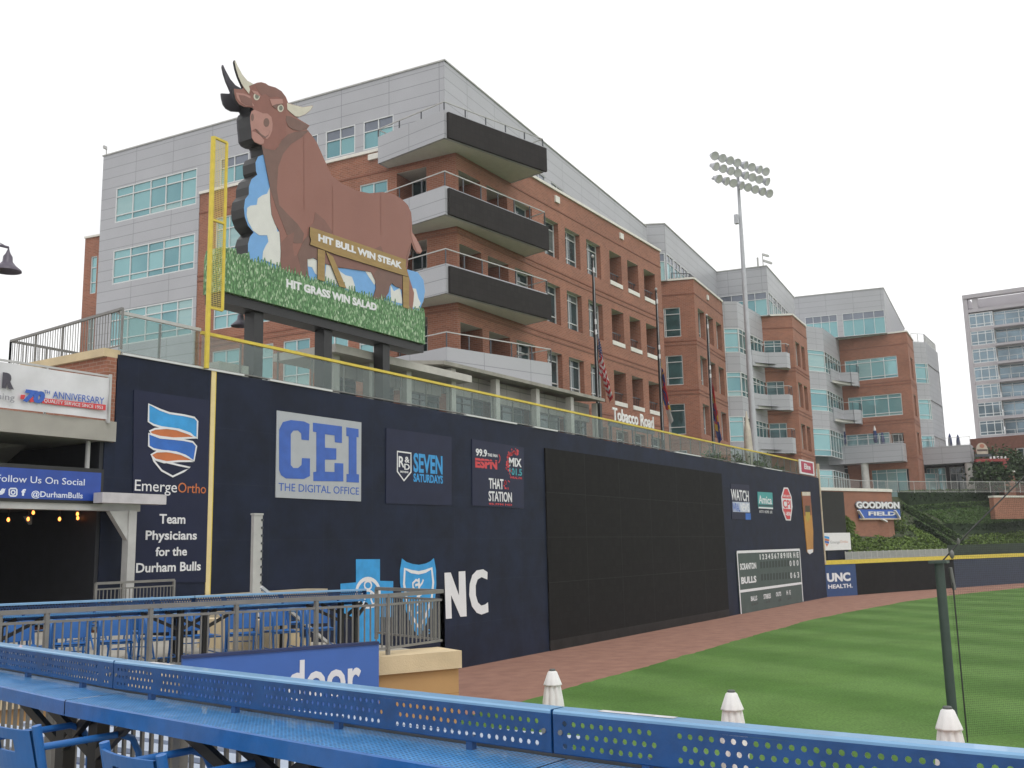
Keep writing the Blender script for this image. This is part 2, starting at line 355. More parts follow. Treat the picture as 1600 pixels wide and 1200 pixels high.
# ================================================================== GROUND
YW = 22.65; ZW = 9.8
WALL = PL((0, YW), (1, YW))
GROUND = mat('dull_ground', (.16, .155, .13), .9, var=.2, vscale=.1)
mb = MB(); mb.quad((-2500, -2500, -.004), (2500, -2500, -.004), (2500, 2500, -.004), (-2500, 2500, -.004)); struct(mb.build('ground', GROUND))
def grass_mat():
    m = bpy.data.materials.new('mown_turf'); m.use_nodes = True; nt = m.node_tree; b = nt.nodes['Principled BSDF']; K = nt.nodes.new; W = nt.links.new
    b.inputs['Roughness'].default_value = .9; b.inputs['Specular IOR Level'].default_value = .15
    tc = K('ShaderNodeTexCoord')
    sp = K('ShaderNodeSeparateXYZ'); W(tc.outputs['Object'], sp.inputs[0])
    def stripe(ax, ay, per, ph):
        a = K('ShaderNodeMath'); a.operation = 'MULTIPLY'; a.inputs[1].default_value = ax*2*math.pi/per; W(sp.outputs['X'], a.inputs[0])
        c = K('ShaderNodeMath'); c.operation = 'MULTIPLY_ADD'; c.inputs[1].default_value = ay*2*math.pi/per; W(sp.outputs['Y'], c.inputs[0]); W(a.outputs[0], c.inputs[2])
        nz = K('ShaderNodeTexNoise'); nz.inputs['Scale'].default_value = .16; nz.inputs['Detail'].default_value = 4; W(tc.outputs['Object'], nz.inputs['Vector'])
        d = K('ShaderNodeMath'); d.operation = 'MULTIPLY_ADD'; d.inputs[1].default_value = 2.6; W(nz.outputs[0], d.inputs[0]); W(c.outputs[0], d.inputs[2])
        e = K('ShaderNodeMath'); e.operation = 'ADD'; e.inputs[1].default_value = ph; W(d.outputs[0], e.inputs[0])
        s = K('ShaderNodeMath'); s.operation = 'SINE'; W(e.outputs[0], s.inputs[0])
        r = K('ShaderNodeMapRange'); r.interpolation_type = 'SMOOTHSTEP'; r.inputs['From Min'].default_value = -.8; r.inputs['From Max'].default_value = .8; W(s.outputs[0], r.inputs[0]); return r
    s1 = stripe(.85, -.53, 5.4, 3.6); s2 = stripe(.53, .85, 5.4, .6)
    n1 = K('ShaderNodeTexNoise'); n1.inputs['Scale'].default_value = .45; n1.inputs['Detail'].default_value = 9; n1.inputs['Roughness'].default_value = .7; W(tc.outputs['Object'], n1.inputs['Vector'])
    mpn = K('ShaderNodeMapping'); W(tc.outputs['Object'], mpn.inputs[0])
    n2 = K('ShaderNodeTexNoise'); n2.inputs['Scale'].default_value = 14; n2.inputs['Detail'].default_value = 5; W(mpn.outputs[0], n2.inputs['Vector'])
    m1 = K('ShaderNodeMix'); m1.data_type = 'RGBA'; m1.inputs[6].default_value = (.080, .166, .036, 1); m1.inputs[7].default_value = (.108, .204, .052, 1); W(s1.outputs[0], m1.inputs[0])
    m2 = K('ShaderNodeMix'); m2.data_type = 'RGBA'; m2.blend_type = 'MULTIPLY'; m2.inputs[7].default_value = (.86, .88, .80, 1)
    q = K('ShaderNodeMath'); q.operation = 'MULTIPLY'; q.inputs[1].default_value = .7; W(s2.outputs[0], q.inputs[0]); W(q.outputs[0], m2.inputs[0]); W(m1.outputs[2], m2.inputs[6])
    r1 = K('ShaderNodeMapRange'); r1.inputs['From Min'].default_value = .3; r1.inputs['From Max'].default_value = .7; r1.inputs['To Min'].default_value = .86; r1.inputs['To Max'].default_value = 1.14; W(n1.outputs[0], r1.inputs[0])
    r2 = K('ShaderNodeMapRange'); r2.inputs['From Min'].default_value = .3; r2.inputs['From Max'].default_value = .7; r2.inputs['To Min'].default_value = .78; r2.inputs['To Max'].default_value = 1.22; W(n2.outputs[0], r2.inputs[0])
    f = K('ShaderNodeMath'); f.operation = 'MULTIPLY'; W(r1.outputs[0], f.inputs[0]); W(r2.outputs[0], f.inputs[1])
    sc = K('ShaderNodeVectorMath'); sc.operation = 'SCALE'; W(m2.outputs[2], sc.inputs[0]); W(f.outputs[0], sc.inputs['Scale']); W(sc.outputs[0], b.inputs['Base Color'])
    bp = K('ShaderNodeBump'); bp.inputs['Strength'].default_value = .5; bp.inputs['Distance'].default_value = .05; W(n2.outputs[0], bp.inputs['Height']); W(bp.outputs[0], b.inputs['Normal'])
    return m
def track_mat():
    m = mat('warning_track_clay', (.235, .115, .082), .95, var=.14, vscale=1.4, bump=.5, bscale=30, col2=(.320, .168, .118), detail=10); return m
# warning track: along the left field wall and round the corner
cf = [(84.4, 23.05), (87.8, 21.2), (93.7, 19.1), (113.3, 10.8), (150, -9), (175, -30)]
mb = MB(); mb.add([(13.6, YW, .004), (13.6, 12.0, .004), (175, -45, .004), (175, -30, .004)]+[(a, b, .004) for a, b in cf[::-1][1:]], [tuple(range(4+len(cf)-1))])
struct(mb.build('warning_track', track_mat()))
# outfield grass
edge = [(14.2, 14.2), (17, 15.4), (21, 15.95), (26.6, 16.15), (38, 16.4), (48, 16.75), (58.9, 17.0), (66, 16.7), (72, 16.1), (78, 15.6), (83, 14.9), (92, 12.9), (104.4, 9.2), (125, -1), (160, -24)]
fine_edge = []
for (xa, ya), (xb, yb) in zip(edge[:-1], edge[1:]):
    k_ = max(1, int(math.hypot(xb-xa, yb-ya)/.35))
    fine_edge += [(xa+(xb-xa)*i/k_, ya+(yb-ya)*i/k_+random.gauss(0, .035)+.05*math.sin(xa*3+i*.31)) for i in range(k_)]
fine_edge.append(edge[-1])
mb = MB(); mb.poly([(x, y, .012) for x, y in fine_edge]+[(160, -90, .012), (14.2, -90, .012)]); struct(mb.build('field_grass', grass_mat()))
# patio strip under the umbrellas (behind the drink rail)
mb = MB(); mb.poly([(3.3, -12, .003), (14.2, -12, .003), (14.2, 12.2, .003), (3.3, 12.2, .003)]); struct(mb.build('patio_paving', panel_mat('clay_pavers', (.36, .20, .13), .4, .2, .01, (.26, .17, .12), offset=.5, rough=.9, noise=.2)))

# ================================================================== LEFT FIELD WALL
wall = thing('outfield_wall', 'tall dark navy left field wall along the red warning track', 'wall', (50, YW, 0))
mb = MB(); XL = 16.42; XR = 84.3
mb.box(XL, XR, YW, YW+.6, 0, ZW); mb.build('wall_face', NAVY, wall)
for a in [XL+.1+i*5.35 for i in range(13)]:
    if random.random() < .72:
        m2 = MB(); m2.box(a, min(a+random.uniform(2, 4.6), XR), YW-.05, YW+.3, ZW+.002, ZW+.06); m2.build('flashing', FRAME, wall)
m2 = MB(); m2.box(WALL.px(850, 703)[0], WALL.px(1126, 745)[0], YW-.07, YW, .004, .45); m2.build('kick_strip', panel_mat('scuffed_kick_strip', (.017, .0155, .015), 2.4, .9, .006, (.010, .0095, .0095), noise=.45, nscale=1.2, spec=.15), wall)
m2 = MB(); m2.box(XR-.02, XR+.16, YW-.08, YW+.1, 2.7, ZW+1.2); m2.build('corner_post', mat('pale_trim', (.62, .52, .38), .5), wall)
# big unlit video board set on the wall
sL, zT = WALL.px(850, 703); sR, zTr = WALL.px(1126, 745); _, zB = WALL.px(856, 1012)
vb = MB(); vb.slab(WALL, sL, sR, .45, 8.95, 0, .07)
vbo = tag(vb.build('video_board', LEDP), 'huge unlit black video board filling the middle of the navy wall', 'video board')
m2 = MB()
for i in range(1, 6): m2.slab(WALL, sL+(sR-sL)*i/6-.012, sL+(sR-sL)*i/6+.008, .45, 8.95, .07, .0715)
for j in range(1, 4): m2.slab(WALL, sL, sR, .95+2*j-.008, .95+2*j+.008, .07, .072)
m2.build('module_seam', mat('seam_black', (.0080, .0075, .0071), .7), vbo)
# yellow foul line painted up the wall
m2 = MB(); a, _ = WALL.px(329, 750); m2.slab(WALL, a-.09, a+.06, 0, ZW, 0, .03)
m2.slab(WALL, a+.06, a+.085, 0, ZW, 0, .032, 1); m2.build('foul_line', [CREAM, YELL], wall)

def board(name, label, pts, front, side=None, o=.03, cat='sign', group=None):
    """a flat board screwed to the wall with the outline seen"""
    mb = MB(); mb.prism(WALL, onpl(WALL, pts, o), .002, o, 0, 1)
    return tag(mb.build(name, [front, side or front]), label, cat, group)
_pl = [0]
def play(): _pl[0] += 1; return (_pl[0] % 25)*.00014
def paint(pts, mt, parent, o=.034, name='painted_shape', pl=None):
    o += play(); mb = MB(); pl = pl or WALL; mb.prism(pl, onpl(pl, pts, o), o-.004, o); return mb.build(name, mt, parent)
def line(pts, wd, mt, parent, o=.038, closed=False, pl=None, name='painted_line'):
    o += play(); mb = MB(); pl = pl or WALL; mb.stroke(pl, onpl(pl, pts, o), wd, o, closed=closed); return mb.build(name, mt, parent)
VN = mat('navy_vinyl', (.0125, .0165, .046), .45, spec=.22, var=.12, vscale=1.5, bump=.15, bscale=1.6)
LB = mat('sky_blue_vinyl', (.025, .30, .66), .45); MBL = mat('mid_blue_vinyl', (.018, .13, .50), .45); OR = mat('orange_vinyl', (.56, .155, .04), .45)
CB = mat('cobalt_vinyl', (.030, .105, .44), .45); GV = mat('silver_grey_vinyl', (.40, .42, .45), .45, var=.04, bump=.1, bscale=2)
# --- medical banner beside the foul line
Z4 = zm(0, 560, 4)
b1 = board('banner', 'navy banner with blue and orange ribbon shield left of the foul line', Z4([(838, 195), (1308, 262), (1298, 1400), (826, 1400)]), VN, o=.025)
top = Z4([(930, 285), (1000, 320), (1060, 342), (1150, 355), (1215, 370), (1235, 392), (1232, 500), (1180, 470), (1100, 442), (1010, 430), (960, 415), (928, 395)])
o1 = Z4([(935, 455), (970, 440), (1040, 435), (1120, 445), (1190, 470), (1228, 495), (1150, 498), (1085, 500), (1000, 490), (950, 475)])
mid = Z4([(930, 470), (1000, 495), (1085, 503), (1150, 510), (1205, 522), (1228, 548), (1212, 640), (1160, 608), (1100, 587), (1010, 577), (960, 567), (930, 547)])
o2 = Z4([(945, 602), (980, 582), (1050, 580), (1130, 597), (1180, 620), (1208, 642), (1120, 642), (1025, 650), (970, 632)])
vv = Z4([(945, 602), (962, 640), (1010, 700), (1080, 738), (1150, 705), (1188, 682), (1120, 668), (1040, 648), (970, 632)])
for p, m, q in ((o1, OR, .034), (o2, OR, .034), (top, LB, .036), (mid, MBL, .036)): paint(p, m, b1, q)
for p in (o1, o2, top, mid, vv): line(p, .055, WHITE, b1, .042, closed=True)
textpx('Emerge', WALL, 842/4, 560+757/4, 560+826/4, 1106/4, WHITE, b1, o=.035, bold=.0)
textpx('Ortho', WALL, 1113/4, 560+776/4, 560+837/4, 1287/4, OR, b1, o=.035, bold=.0)
for t, xl, xr, yt, yb in (('Team', 249, 289.5, 803, 818), ('Physicians', 227.5, 307.5, 829, 843.5), ('for the', 243, 292, 855, 869), ('Durham Bulls', 212.5, 313.5, 880, 895)):
    textpx(t, WALL, xl, yt, yb, xr, WHITE, b1, o=.035, bold=.02)
# --- grey board with the big blue letters
Z7 = zm(400, 600, 3.2)
b2 = board('advertising_board', 'square silver grey board with three giant blue slab letters', Z7([(105, 132), (527, 192), (525, 587), (98, 567)]), GV)
paint(Z7([(175, 180), (240, 187), (268, 200), (265, 282), (228, 278), (226, 247), (210, 232), (187, 233), (174, 250), (174, 405), (187, 420), (210, 420), (228, 405), (230, 370), (270, 372), (270, 460), (240, 475), (150, 472), (125, 455), (116, 430), (116, 228), (135, 190)]), CB, b2, .036, 'lettering')
paint(Z7([(285, 193), (430, 212), (430, 295), (395, 291), (393, 257), (345, 251), (345, 318), (402, 322), (402, 378), (345, 378), (345, 438), (393, 440), (393, 395), (437, 397), (437, 487), (287, 485), (287, 440), (302, 438), (302, 241), (285, 238)]), CB, b2, .036, 'lettering')
paint(Z7([(452, 216), (513, 225), (513, 267), (503, 265), (503, 450), (515, 452), (515, 493), (453, 490), (453, 450), (464, 450), (464, 262), (452, 260)]), CB, b2, .036, 'lettering')
textpx('THE DIGITAL OFFICE', WALL, 400+113/3.2, 600+494/3.2, 600+533/3.2, 400+515/3.2, CB, b2, o=.036, bold=.0)
# --- brewery banner
b3 = board('banner', 'navy banner with white pennant shield and sky blue lettering', Z7([(652, 220), (978, 265), (978, 608), (650, 597)]), VN)
line(Z7([(707, 337), (775, 346), (775, 440), (740, 483), (707, 437)]), .07, WHITE, b3, .04, closed=True)
textpx('R', WALL, 400+714/3.2, 600+360/3.2, 600+415/3.2, 400+742/3.2, WHITE, b3, o=.036)
textpx('&', WALL, 400+744/3.2, 600+362/3.2, 600+392/3.2, 400+768/3.2, WHITE, b3, o=.036)
textpx('D', WALL, 400+742/3.2, 600+398/3.2, 600+428/3.2, 400+769/3.2, WHITE, b3, o=.036)
textpx('BREWING', WALL, 400+722/3.2, 600+433/3.2, 600+443/3.2, 400+762/3.2, WHITE, b3, o=.036)
textpx('SEVEN', WALL, 400+788/3.2, 600+345/3.2, 600+440/3.2, 400+933/3.2, LB, b3, o=.036, bold=.03)
textpx('SATURDAYS', WALL, 400+788/3.2, 600+447/3.2, 600+488/3.2, 400+935/3.2, LB, b3, o=.036, bold=.03)
# --- radio stations banner
b4 = board('banner', 'navy banner with four radio station names and red splash dots', Z7([(1080, 275), (1340, 318), (1340, 622), (1082, 608)]), VN)
def t7(t, xl, yt, yb, xr, m, b, **k): textpx(t, WALL, 400+xl/3.2, 600+yt/3.2, 600+yb/3.2, 400+xr/3.2, m, b, o=.036, **k)
t7('99.9', 1100, 322, 358, 1155, WHITE, b4, bold=.03); t7('THE FAN', 1158, 346, 361, 1207, WHITE, b4, bold=.02)
t7('ESPN', 1097, 369, 417, 1206, RED, b4, bold=.05); line(Z7([(1098, 384), (1205, 389)]), .03, VN, b4, .041)
t7('MIX', 1266, 367, 410, 1328, WHITE, b4, bold=.03); t7('101.5', 1268, 420, 453, 1330, mat('teal_vinyl', (.03, .34, .40), .45), b4, bold=.02)
t7('WRAL-FM', 1270, 461, 472, 1330, RED, b4); t7('THAT', 1165, 470, 522, 1238, WHITE, b4, bold=.02); t7('STATION', 1164, 535, 585, 1280, WHITE, b4, bold=.02)
t7('95.7FM HD', 1165, 594, 604, 1280, RED, b4)
m2 = MB(); random.seed(3)
for i in range(46):
    t = random.uniform(2.0, 5.4); r = random.uniform(38, 66); u, v = 1290+r*.62*math.cos(t), 395+r*math.sin(t)*1.1
    s_, z_ = WALL.px(400+u/3.2, 600+v/3.2, .036); k = random.uniform(.025, .07)
    m2.prism(WALL, [(s_+k*math.cos(a), z_+k*math.sin(a)) for a in (0, 1.05, 2.1, 3.14, 4.2, 5.2)], .03, .036)
for i in range(14):
    u, v = 1250+random.uniform(-10, 22), 505+random.uniform(-25, 25); s_, z_ = WALL.px(400+u/3.2, 600+v/3.2, .036); k = random.uniform(.02, .06)
    m2.prism(WALL, [(s_+k*math.cos(a), z_+k*math.sin(a)) for a in (0, 1.05, 2.1, 3.14, 4.2, 5.2)], .03, .036)
m2.build('splash_dots', RED, b4)
line(Z7([(1214, 352), (1220, 365), (1220, 380), (1213, 395)]), .05, RED, b4, .04)
# --- health insurer emblems and letters painted on the wall
Z6 = zm(380, 850, 4)
e1 = tag(paint(Z6([(705, 95), (855, 95), (855, 230), (938, 232), (936, 458), (856, 456), (856, 620), (705, 625), (705, 462), (608, 470), (608, 248), (705, 240)]), LB, None, .02, 'cross_emblem'), 'sky blue cross emblem on the navy wall behind the deck railing', 'emblem')
ring = [(780+72*math.cos(t), 305+88*math.sin(t)) for t in [2*math.pi*i/28 for i in range(28)]]
line(Z6(ring), .13, WHITE, e1, .026, closed=True)
line(Z6([(780+22*math.cos(t), 258+26*math.sin(t)) for t in [2*math.pi*i/14 for i in range(14)]]), .07, WHITE, e1, .026, closed=True)
line(Z6([(722, 330), (760, 296), (780, 290), (800, 296), (838, 330)]), .07, WHITE, e1, .026); line(Z6([(762, 300), (760, 350), (742, 395)]), .07, WHITE, e1, .026); line(Z6([(798, 300), (800, 350), (818, 395)]), .07, WHITE, e1, .026)
e2 = tag(paint(Z6([(992, 90), (1020, 112), (1060, 125), (1097, 130), (1140, 122), (1170, 108), (1192, 88), (1205, 160), (1207, 250), (1200, 340), (1178, 420), (1140, 510), (1100, 582), (1062, 530), (1025, 440), (995, 340), (980, 240), (980, 165)]), LB, None, .02, 'shield_emblem'), 'sky blue shield emblem on the navy wall between the cross and the letters', 'emblem')
line(Z6([(1010, 155), (1050, 172), (1097, 180), (1140, 170), (1178, 152), (1188, 240), (1178, 340), (1140, 450), (1102, 530), (1064, 465), (1030, 380), (1005, 250)]), .12, WHITE, e2, .026, closed=True)
line(Z6([(1100, 500), (1100, 300), (1098, 215)]), .10, WHITE, e2, .026)
line(Z6([(1085, 330), (1112, 320), (1086, 296), (1062, 275), (1060, 245), (1080, 225), (1100, 232), (1095, 252), (1075, 258)]), .09, WHITE, e2, .03)
line(Z6([(1098, 270), (1118, 245), (1126, 222)]), .08, WHITE, e2, .03); line(Z6([(1085, 380), (1115, 368)]), .07, WHITE, e2, .03); line(Z6([(1086, 430), (1114, 420)]), .07, WHITE, e2, .03)
line(Z6([(1160+9*math.cos(t), 547+11*math.sin(t)) for t in [2*math.pi*i/12 for i in range(12)]]), .035, LB, e2, .02, closed=True)
e3 = tag(paint(Z6([(1258, 180), (1297, 178), (1349, 322), (1347, 172), (1388, 169), (1397, 452), (1358, 455), (1299, 318), (1304, 465), (1267, 468)]), WHITE, None, .02, 'wall_letters'), 'two giant white letters painted low on the navy wall', 'lettering')
paint(Z6([(1527, 176), (1500, 158), (1460, 165), (1432, 195), (1416, 250), (1413, 320), (1430, 390), (1460, 430), (1490, 441), (1533, 425), (1530, 364), (1512, 378), (1488, 385), (1467, 365), (1454, 320), (1453, 260), (1465, 222), (1490, 207), (1526, 222)]), WHITE, e3, .02, 'lettering')
# --- small signs at the far end of the wall
ZR = zm(1120, 720, 8.889)
def tr(t, xl, yt, yb, xr, m, b, **k): textpx(t, WALL, 1120+xl/8.889, 720+yt/8.889, 720+yb/8.889, 1120+xr/8.889, m, b, o=.04, **k)
b5 = board('banner', 'navy banner reading WATCH in white above a blue and white news strip', ZR([(195, 320), (450, 335), (480, 820), (210, 810)]), VN)
tr('WATCH', 203, 392, 545, 447, WHITE, b5, bold=.02)
paint(ZR([(218, 568), (455, 578), (462, 718), (226, 708)]), mat('pale_news_strip', (.45, .50, .62), .5), b5, .036)
tr('WRAL', 224, 584, 700, 325, CB, b5, bold=.02); tr('NEWS', 335, 586, 702, 452, WHITE, b5, bold=.03)
paint(ZR([(400, 728), (470, 730), (474, 818), (402, 818)]), MBL, b5, .036)
b6 = board('sign', 'small teal sign with white script on the navy wall', ZR([(567, 430), (772, 442), (782, 672), (580, 660)]), mat('teal_sign', (.05, .33, .33), .5, var=.05))
tr('Amica', 585, 478, 590, 765, WHITE, b6, bold=.02); paint(ZR([(582, 640), (780, 650), (781, 672), (581, 660)]), WHITE, b6, .037)
paint(ZR([(580, 605), (778, 612), (780, 642), (581, 632)]), mat('dark_teal', (.015, .08, .085), .5), b6, .037)
tr('AUTO  HOME  LIFE', 592, 684, 722, 772, WHITE, b6, bold=.0)
b7 = board('sign', 'tall narrow red octagon sign bordered in white on the navy wall', ZR([(935, 370), (988, 372), (1038, 498), (1052, 640), (1027, 830), (963, 828), (913, 690), (898, 500)]), WHITE)
paint(ZR([(943, 388), (982, 390), (1028, 500), (1040, 640), (1018, 812), (972, 810), (925, 688), (910, 504)]), RED, b7, .036)
paint(ZR([(910, 520), (1034, 528), (1043, 672), (920, 662)]), WHITE, b7, .039)
t_ = textpx('CPI', WALL, 1120+922/8.889, 720+538/8.889, 720+655/8.889, 1120+1032/8.889, RED, b7, o=.043, bold=.03)
tr('SECURITY', 925, 470, 500, 1025, WHITE, b7); tr('1-800', 945, 705, 760, 1028, WHITE, b7)
Z6b = zm(1200, 650, 4)
b8 = board('sign', 'tall beer glass shaped sign of amber beer at the far wall end', Z6b([(212, 474), (264, 474), (283, 720), (283, 850), (262, 864), (247, 850), (235, 720)]), mat('amber_beer', (.43, .20, .045), .5, col2=(.55, .27, .05), vscale=.5), o=.06)
paint(Z6b([(213, 475), (264, 475), (266, 498), (214, 498)]), mat('beer_foam', (.60, .55, .46), .7), b8, .066)
paint(Z6b([(214, 498), (266, 498), (273, 620), (226, 622)]), mat('red_ale', (.27, .085, .04), .5), b8, .064)
paint(Z6b([(232, 560), (262, 560), (264, 600), (234, 600)]), mat('dark_label', (.05, .045, .02), .5), b8, .069)
paint(Z6b([(234, 600), (262, 600), (262, 640), (250, 665), (237, 640)]), mat('gold_label', (.45, .34, .05), .5), b8, .069)
paint(Z6b([(246, 836), (283, 832), (280, 852), (262, 864), (248, 852)]), WHITE, b8, .066)
# --- manual scoreboard
ZS = zm(1130, 840, 7.27)
SCG = mat('scoreboard_green', (.055, .082, .075), .6, var=.12, vscale=1.2)
sb = board('scoreboard', 'dark green hand operated scoreboard framed in white at the wall foot', ZS([(152, 160), (870, 130), (912, 728), (202, 870)]), SCG, o=.08, cat='scoreboard')
fr = .09
for p in (((155, 165), (870, 137)), ((158, 165), (206, 868)), ((868, 140), (908, 726)), ((190, 612), (890, 517))): line(ZS(p), .17, WHITE, sb, .09, name='white_frame')
def ts(t, xl, yt, yb, xr, m=WHITE, **k): textpx(t, WALL, 1130+xl/7.27, 840+yt/7.27, 840+yb/7.27, 1130+xr/7.27, m, sb, o=.088, **k)
for i, ch in enumerate(['1', '2', '3', '4', '5', '6', '7', '8', '9', '10']):
    u = 412+i*34.5; ts(ch, u+(6 if ch == '1' else 0), 190-i*2.2, 250-i*2, u+(14 if ch == '1' else 28 if ch == '10' else 20), bold=.03)
for ch, u in (('R', 760), ('H', 800), ('E', 838)): ts(ch, u, 170-(u-760)*.05, 232-(u-760)*.05, u+20, bold=.03)
ts('SCRANTON', 195, 295, 368, 378, bold=.03); ts('BULLS', 208, 450, 528, 380, bold=.04)
for r, (yt, yb) in enumerate(((262, 325), (398, 462))):
    for k, ch in enumerate('000' if r == 0 else '063'): u = 757+k*40+r*8; ts(ch, u, yt-k*3, yb-k*3, u+20, bold=.02)
SLOT = mat('score_slot', (.028, .042, .04), .7)
for r in range(2):
    for i in range(10):
        u = 420+i*34+r*10; y = (275, 415)[r]-i*2.5
        paint(ZS([(u, y), (u+22, y-1.5), (u+24, y+72), (u+3, y+75)]), SLOT, sb, .084, 'score_slot')
for t, a, yt, yb, b in (('BALLS', 318, 668, 722, 388), ('STRIKES', 462, 645, 700, 543), ('OUTS', 602, 622, 670, 660), ('H  E', 722, 602, 652, 768)): ts(t, a, yt, yb, b, bold=.02)
for k, u in enumerate((325, 355, 385, 490, 515, 628, 648, 735, 762)):
    y = 750-k*9.5; paint(ZS([(u, y), (u+13, y-2), (u+14, y+22), (u+1, y+24)]), BLACK, sb, .084, 'score_slot')
# red sign on top of the far end of the railing
b9 = tag(MB().slab(WALL, *[WALL.px(1249, 747)[0], WALL.px(1271.5, 750)[0]], ZW+.08, ZW+1.22, .02, .1).build('sign', WHITE), 'white bordered crimson sign on the railing at the far wall end', 'sign')
sa, sb_ = WALL.px(1249, 747)[0], WALL.px(1271.5, 750)[0]
MB().slab(WALL, sa+.4, sb_-.35, ZW+.22, ZW+1.1, .1, .106).build('red_field', mat('crimson', (.42, .03, .075), .5), b9)
text('Eline', WALL, sa+1.2, sb_-1.1, ZW+.5, ZW+.95, WHITE, b9, o=.112, bold=.03)

# ================================================================== GLASS RAILING ON THE WALL
def railing_glass(x0, x1, label, yellow, zt, step):
    t = thing('glass_railing', label, 'railing', ((x0+x1)/2, YW+.1, ZW))
    n = max(1, round((x1-x0)/step)); y = YW+.1
    mb = MB(); mb.box(x0, x1, y-.05, y+.05, zt-.07, zt+.02); mb.build('top_rail', YELL if yellow else LSTEEL, t)
    MB().box(x0, x1, y-.05, y+.05, ZW+.0635, ZW+.1).build('base_channel', STEEL, t)
    for i in range(n):
        a = x0+(x1-x0)*i/n; b = x0+(x1-x0)*(i+1)/n
        MB().box(a+.02, b-.02, y-.006, y+.006, ZW+.1, zt-.1).build('glass_panel', RAILG, t)
        if i: MB().box(a-.02, a+.02, y+.012, y+.07, ZW+.1, zt-.1).build('post', STEEL, t)
    return t
railing_glass(19.25, 83.2, 'long glass railing with yellow top rail along the navy wall', True, 10.93, 1.55)
railing_glass(16.45, 19.2, 'short grey topped glass railing left of the yellow foul pole', False, 11.0, 1.38)

# ================================================================== FOUL POLE
fp = thing('foul_pole', 'yellow foul pole with a narrow mesh screen above the wall', 'foul pole', (19.27, 22.4, ZW-.1))
FPL = PL((0, 22.5), (1, 22.5))
def pxs(x, y): return FPL.px(x, y)
xb, zb = pxs(323, 574); xt, ztp = pxs(333, 214); x2t, z2t = pxs(355, 220); x2b, z2b = pxs(347, 485)
x0 = (xb+xt)/2; x1 = (x2t+x2b)/2; ztp += .0
MB().cyl((x0, 22.5, zb-.03), (x0, 22.5, ztp), .075, n=12).build('pole', YELL, fp)
mb = MB(); mb.cyl((x1, 22.5, z2b), (x1, 22.5, ztp), .05, n=10)
for z in (ztp, z2b, (ztp+z2b)/2+.05): mb.bar((x0, 22.5, z), (x1, 22.5, z), .07, .07)
mb.build('screen_frame', YELL, fp)
def mesh_mat(name, col, pitch, wire, rough=.5):
    m = bpy.data.materials.new(name); m.use_nodes = True; nt = m.node_tree; b = nt.nodes['Principled BSDF']; K = nt.nodes.new; W = nt.links.new
    b.inputs['Base Color'].default_value = (*col, 1); b.inputs['Roughness'].default_value = rough
    uv = K('ShaderNodeUVMap'); uv.uv_map = 'UVMap'; sp = K('ShaderNodeSeparateXYZ'); W(uv.outputs[0], sp.inputs[0])
    o = []
    for ax in 'XY':
        a = K('ShaderNodeMath'); a.operation = 'DIVIDE'; a.inputs[1].default_value = pitch; W(sp.outputs[ax], a.inputs[0])
        f = K('ShaderNodeMath'); f.operation = 'FRACT'; W(a.outputs[0], f.inputs[0])
        l = K('ShaderNodeMath'); l.operation = 'LESS_THAN'; l.inputs[1].default_value = wire/pitch; W(f.outputs[0], l.inputs[0]); o.append(l)
    mxm = K('ShaderNodeMath'); mxm.operation = 'MAXIMUM'; W(o[0].outputs[0], mxm.inputs[0]); W(o[1].outputs[0], mxm.inputs[1]); W(mxm.outputs[0], b.inputs['Alpha'])
    return m
MB().quad((x0, 22.5, z2b), (x1, 22.5, z2b), (x1, 22.5, ztp), (x0, 22.5, ztp)).build('mesh_screen', mesh_mat('yellow_wire_mesh', (.62, .48, .10), .06, .012), fp)

# ================================================================== BULL BILLBOARD
YB = 23.3; BP = PL((0, YB), (1, YB))
bs = thing('bull_billboard', 'giant painted plywood cutout of a brown bull standing in green grass', 'billboard', (25.7, YB, ZW))
ZA, ZH, ZG = zm(300, 70, 4), zm(340, 80, 7.5), zm(300, 330, 4)
def ply(name, pts, front, o=0, back=-.62, sides=None, parent=bs):
    mb = MB(); mb.prism(BP, onpl(BP, pts, 0 if o < -.05 else o), back, o, 0, 1); return mb.build(name, [front, sides or BLACK], parent)
_lay = [0]
def lay(): _lay[0] += 1; return (_lay[0] % 40)*.00012
def bp(name, pts, mt, o):
    o += lay(); mb = MB(); mb.prism(BP, onpl(BP, pts, o), o-.006, o); return mb.build(name, mt, bullb)
BULL = mat('bull_brown_paint', (.265, .115, .088), .6, var=.07, vscale=.6, col2=(.295, .132, .102))
BULLD = mat('bull_dark_paint', (.178, .098, .078), .6, var=.08); BULLM = mat('bull_mid_paint', (.218, .102, .08), .6, var=.06); BULLL = mat('bull_muzzle_paint', (.42, .215, .18), .6, var=.05)
HORN = mat('horn_paint', (.62, .58, .48), .6, var=.06)
SKYB = mat('billboard_sky_blue', (.17, .38, .71), .6, var=.04); CLOUD = mat('billboard_cloud', (.68, .68, .65), .6, var=.04)
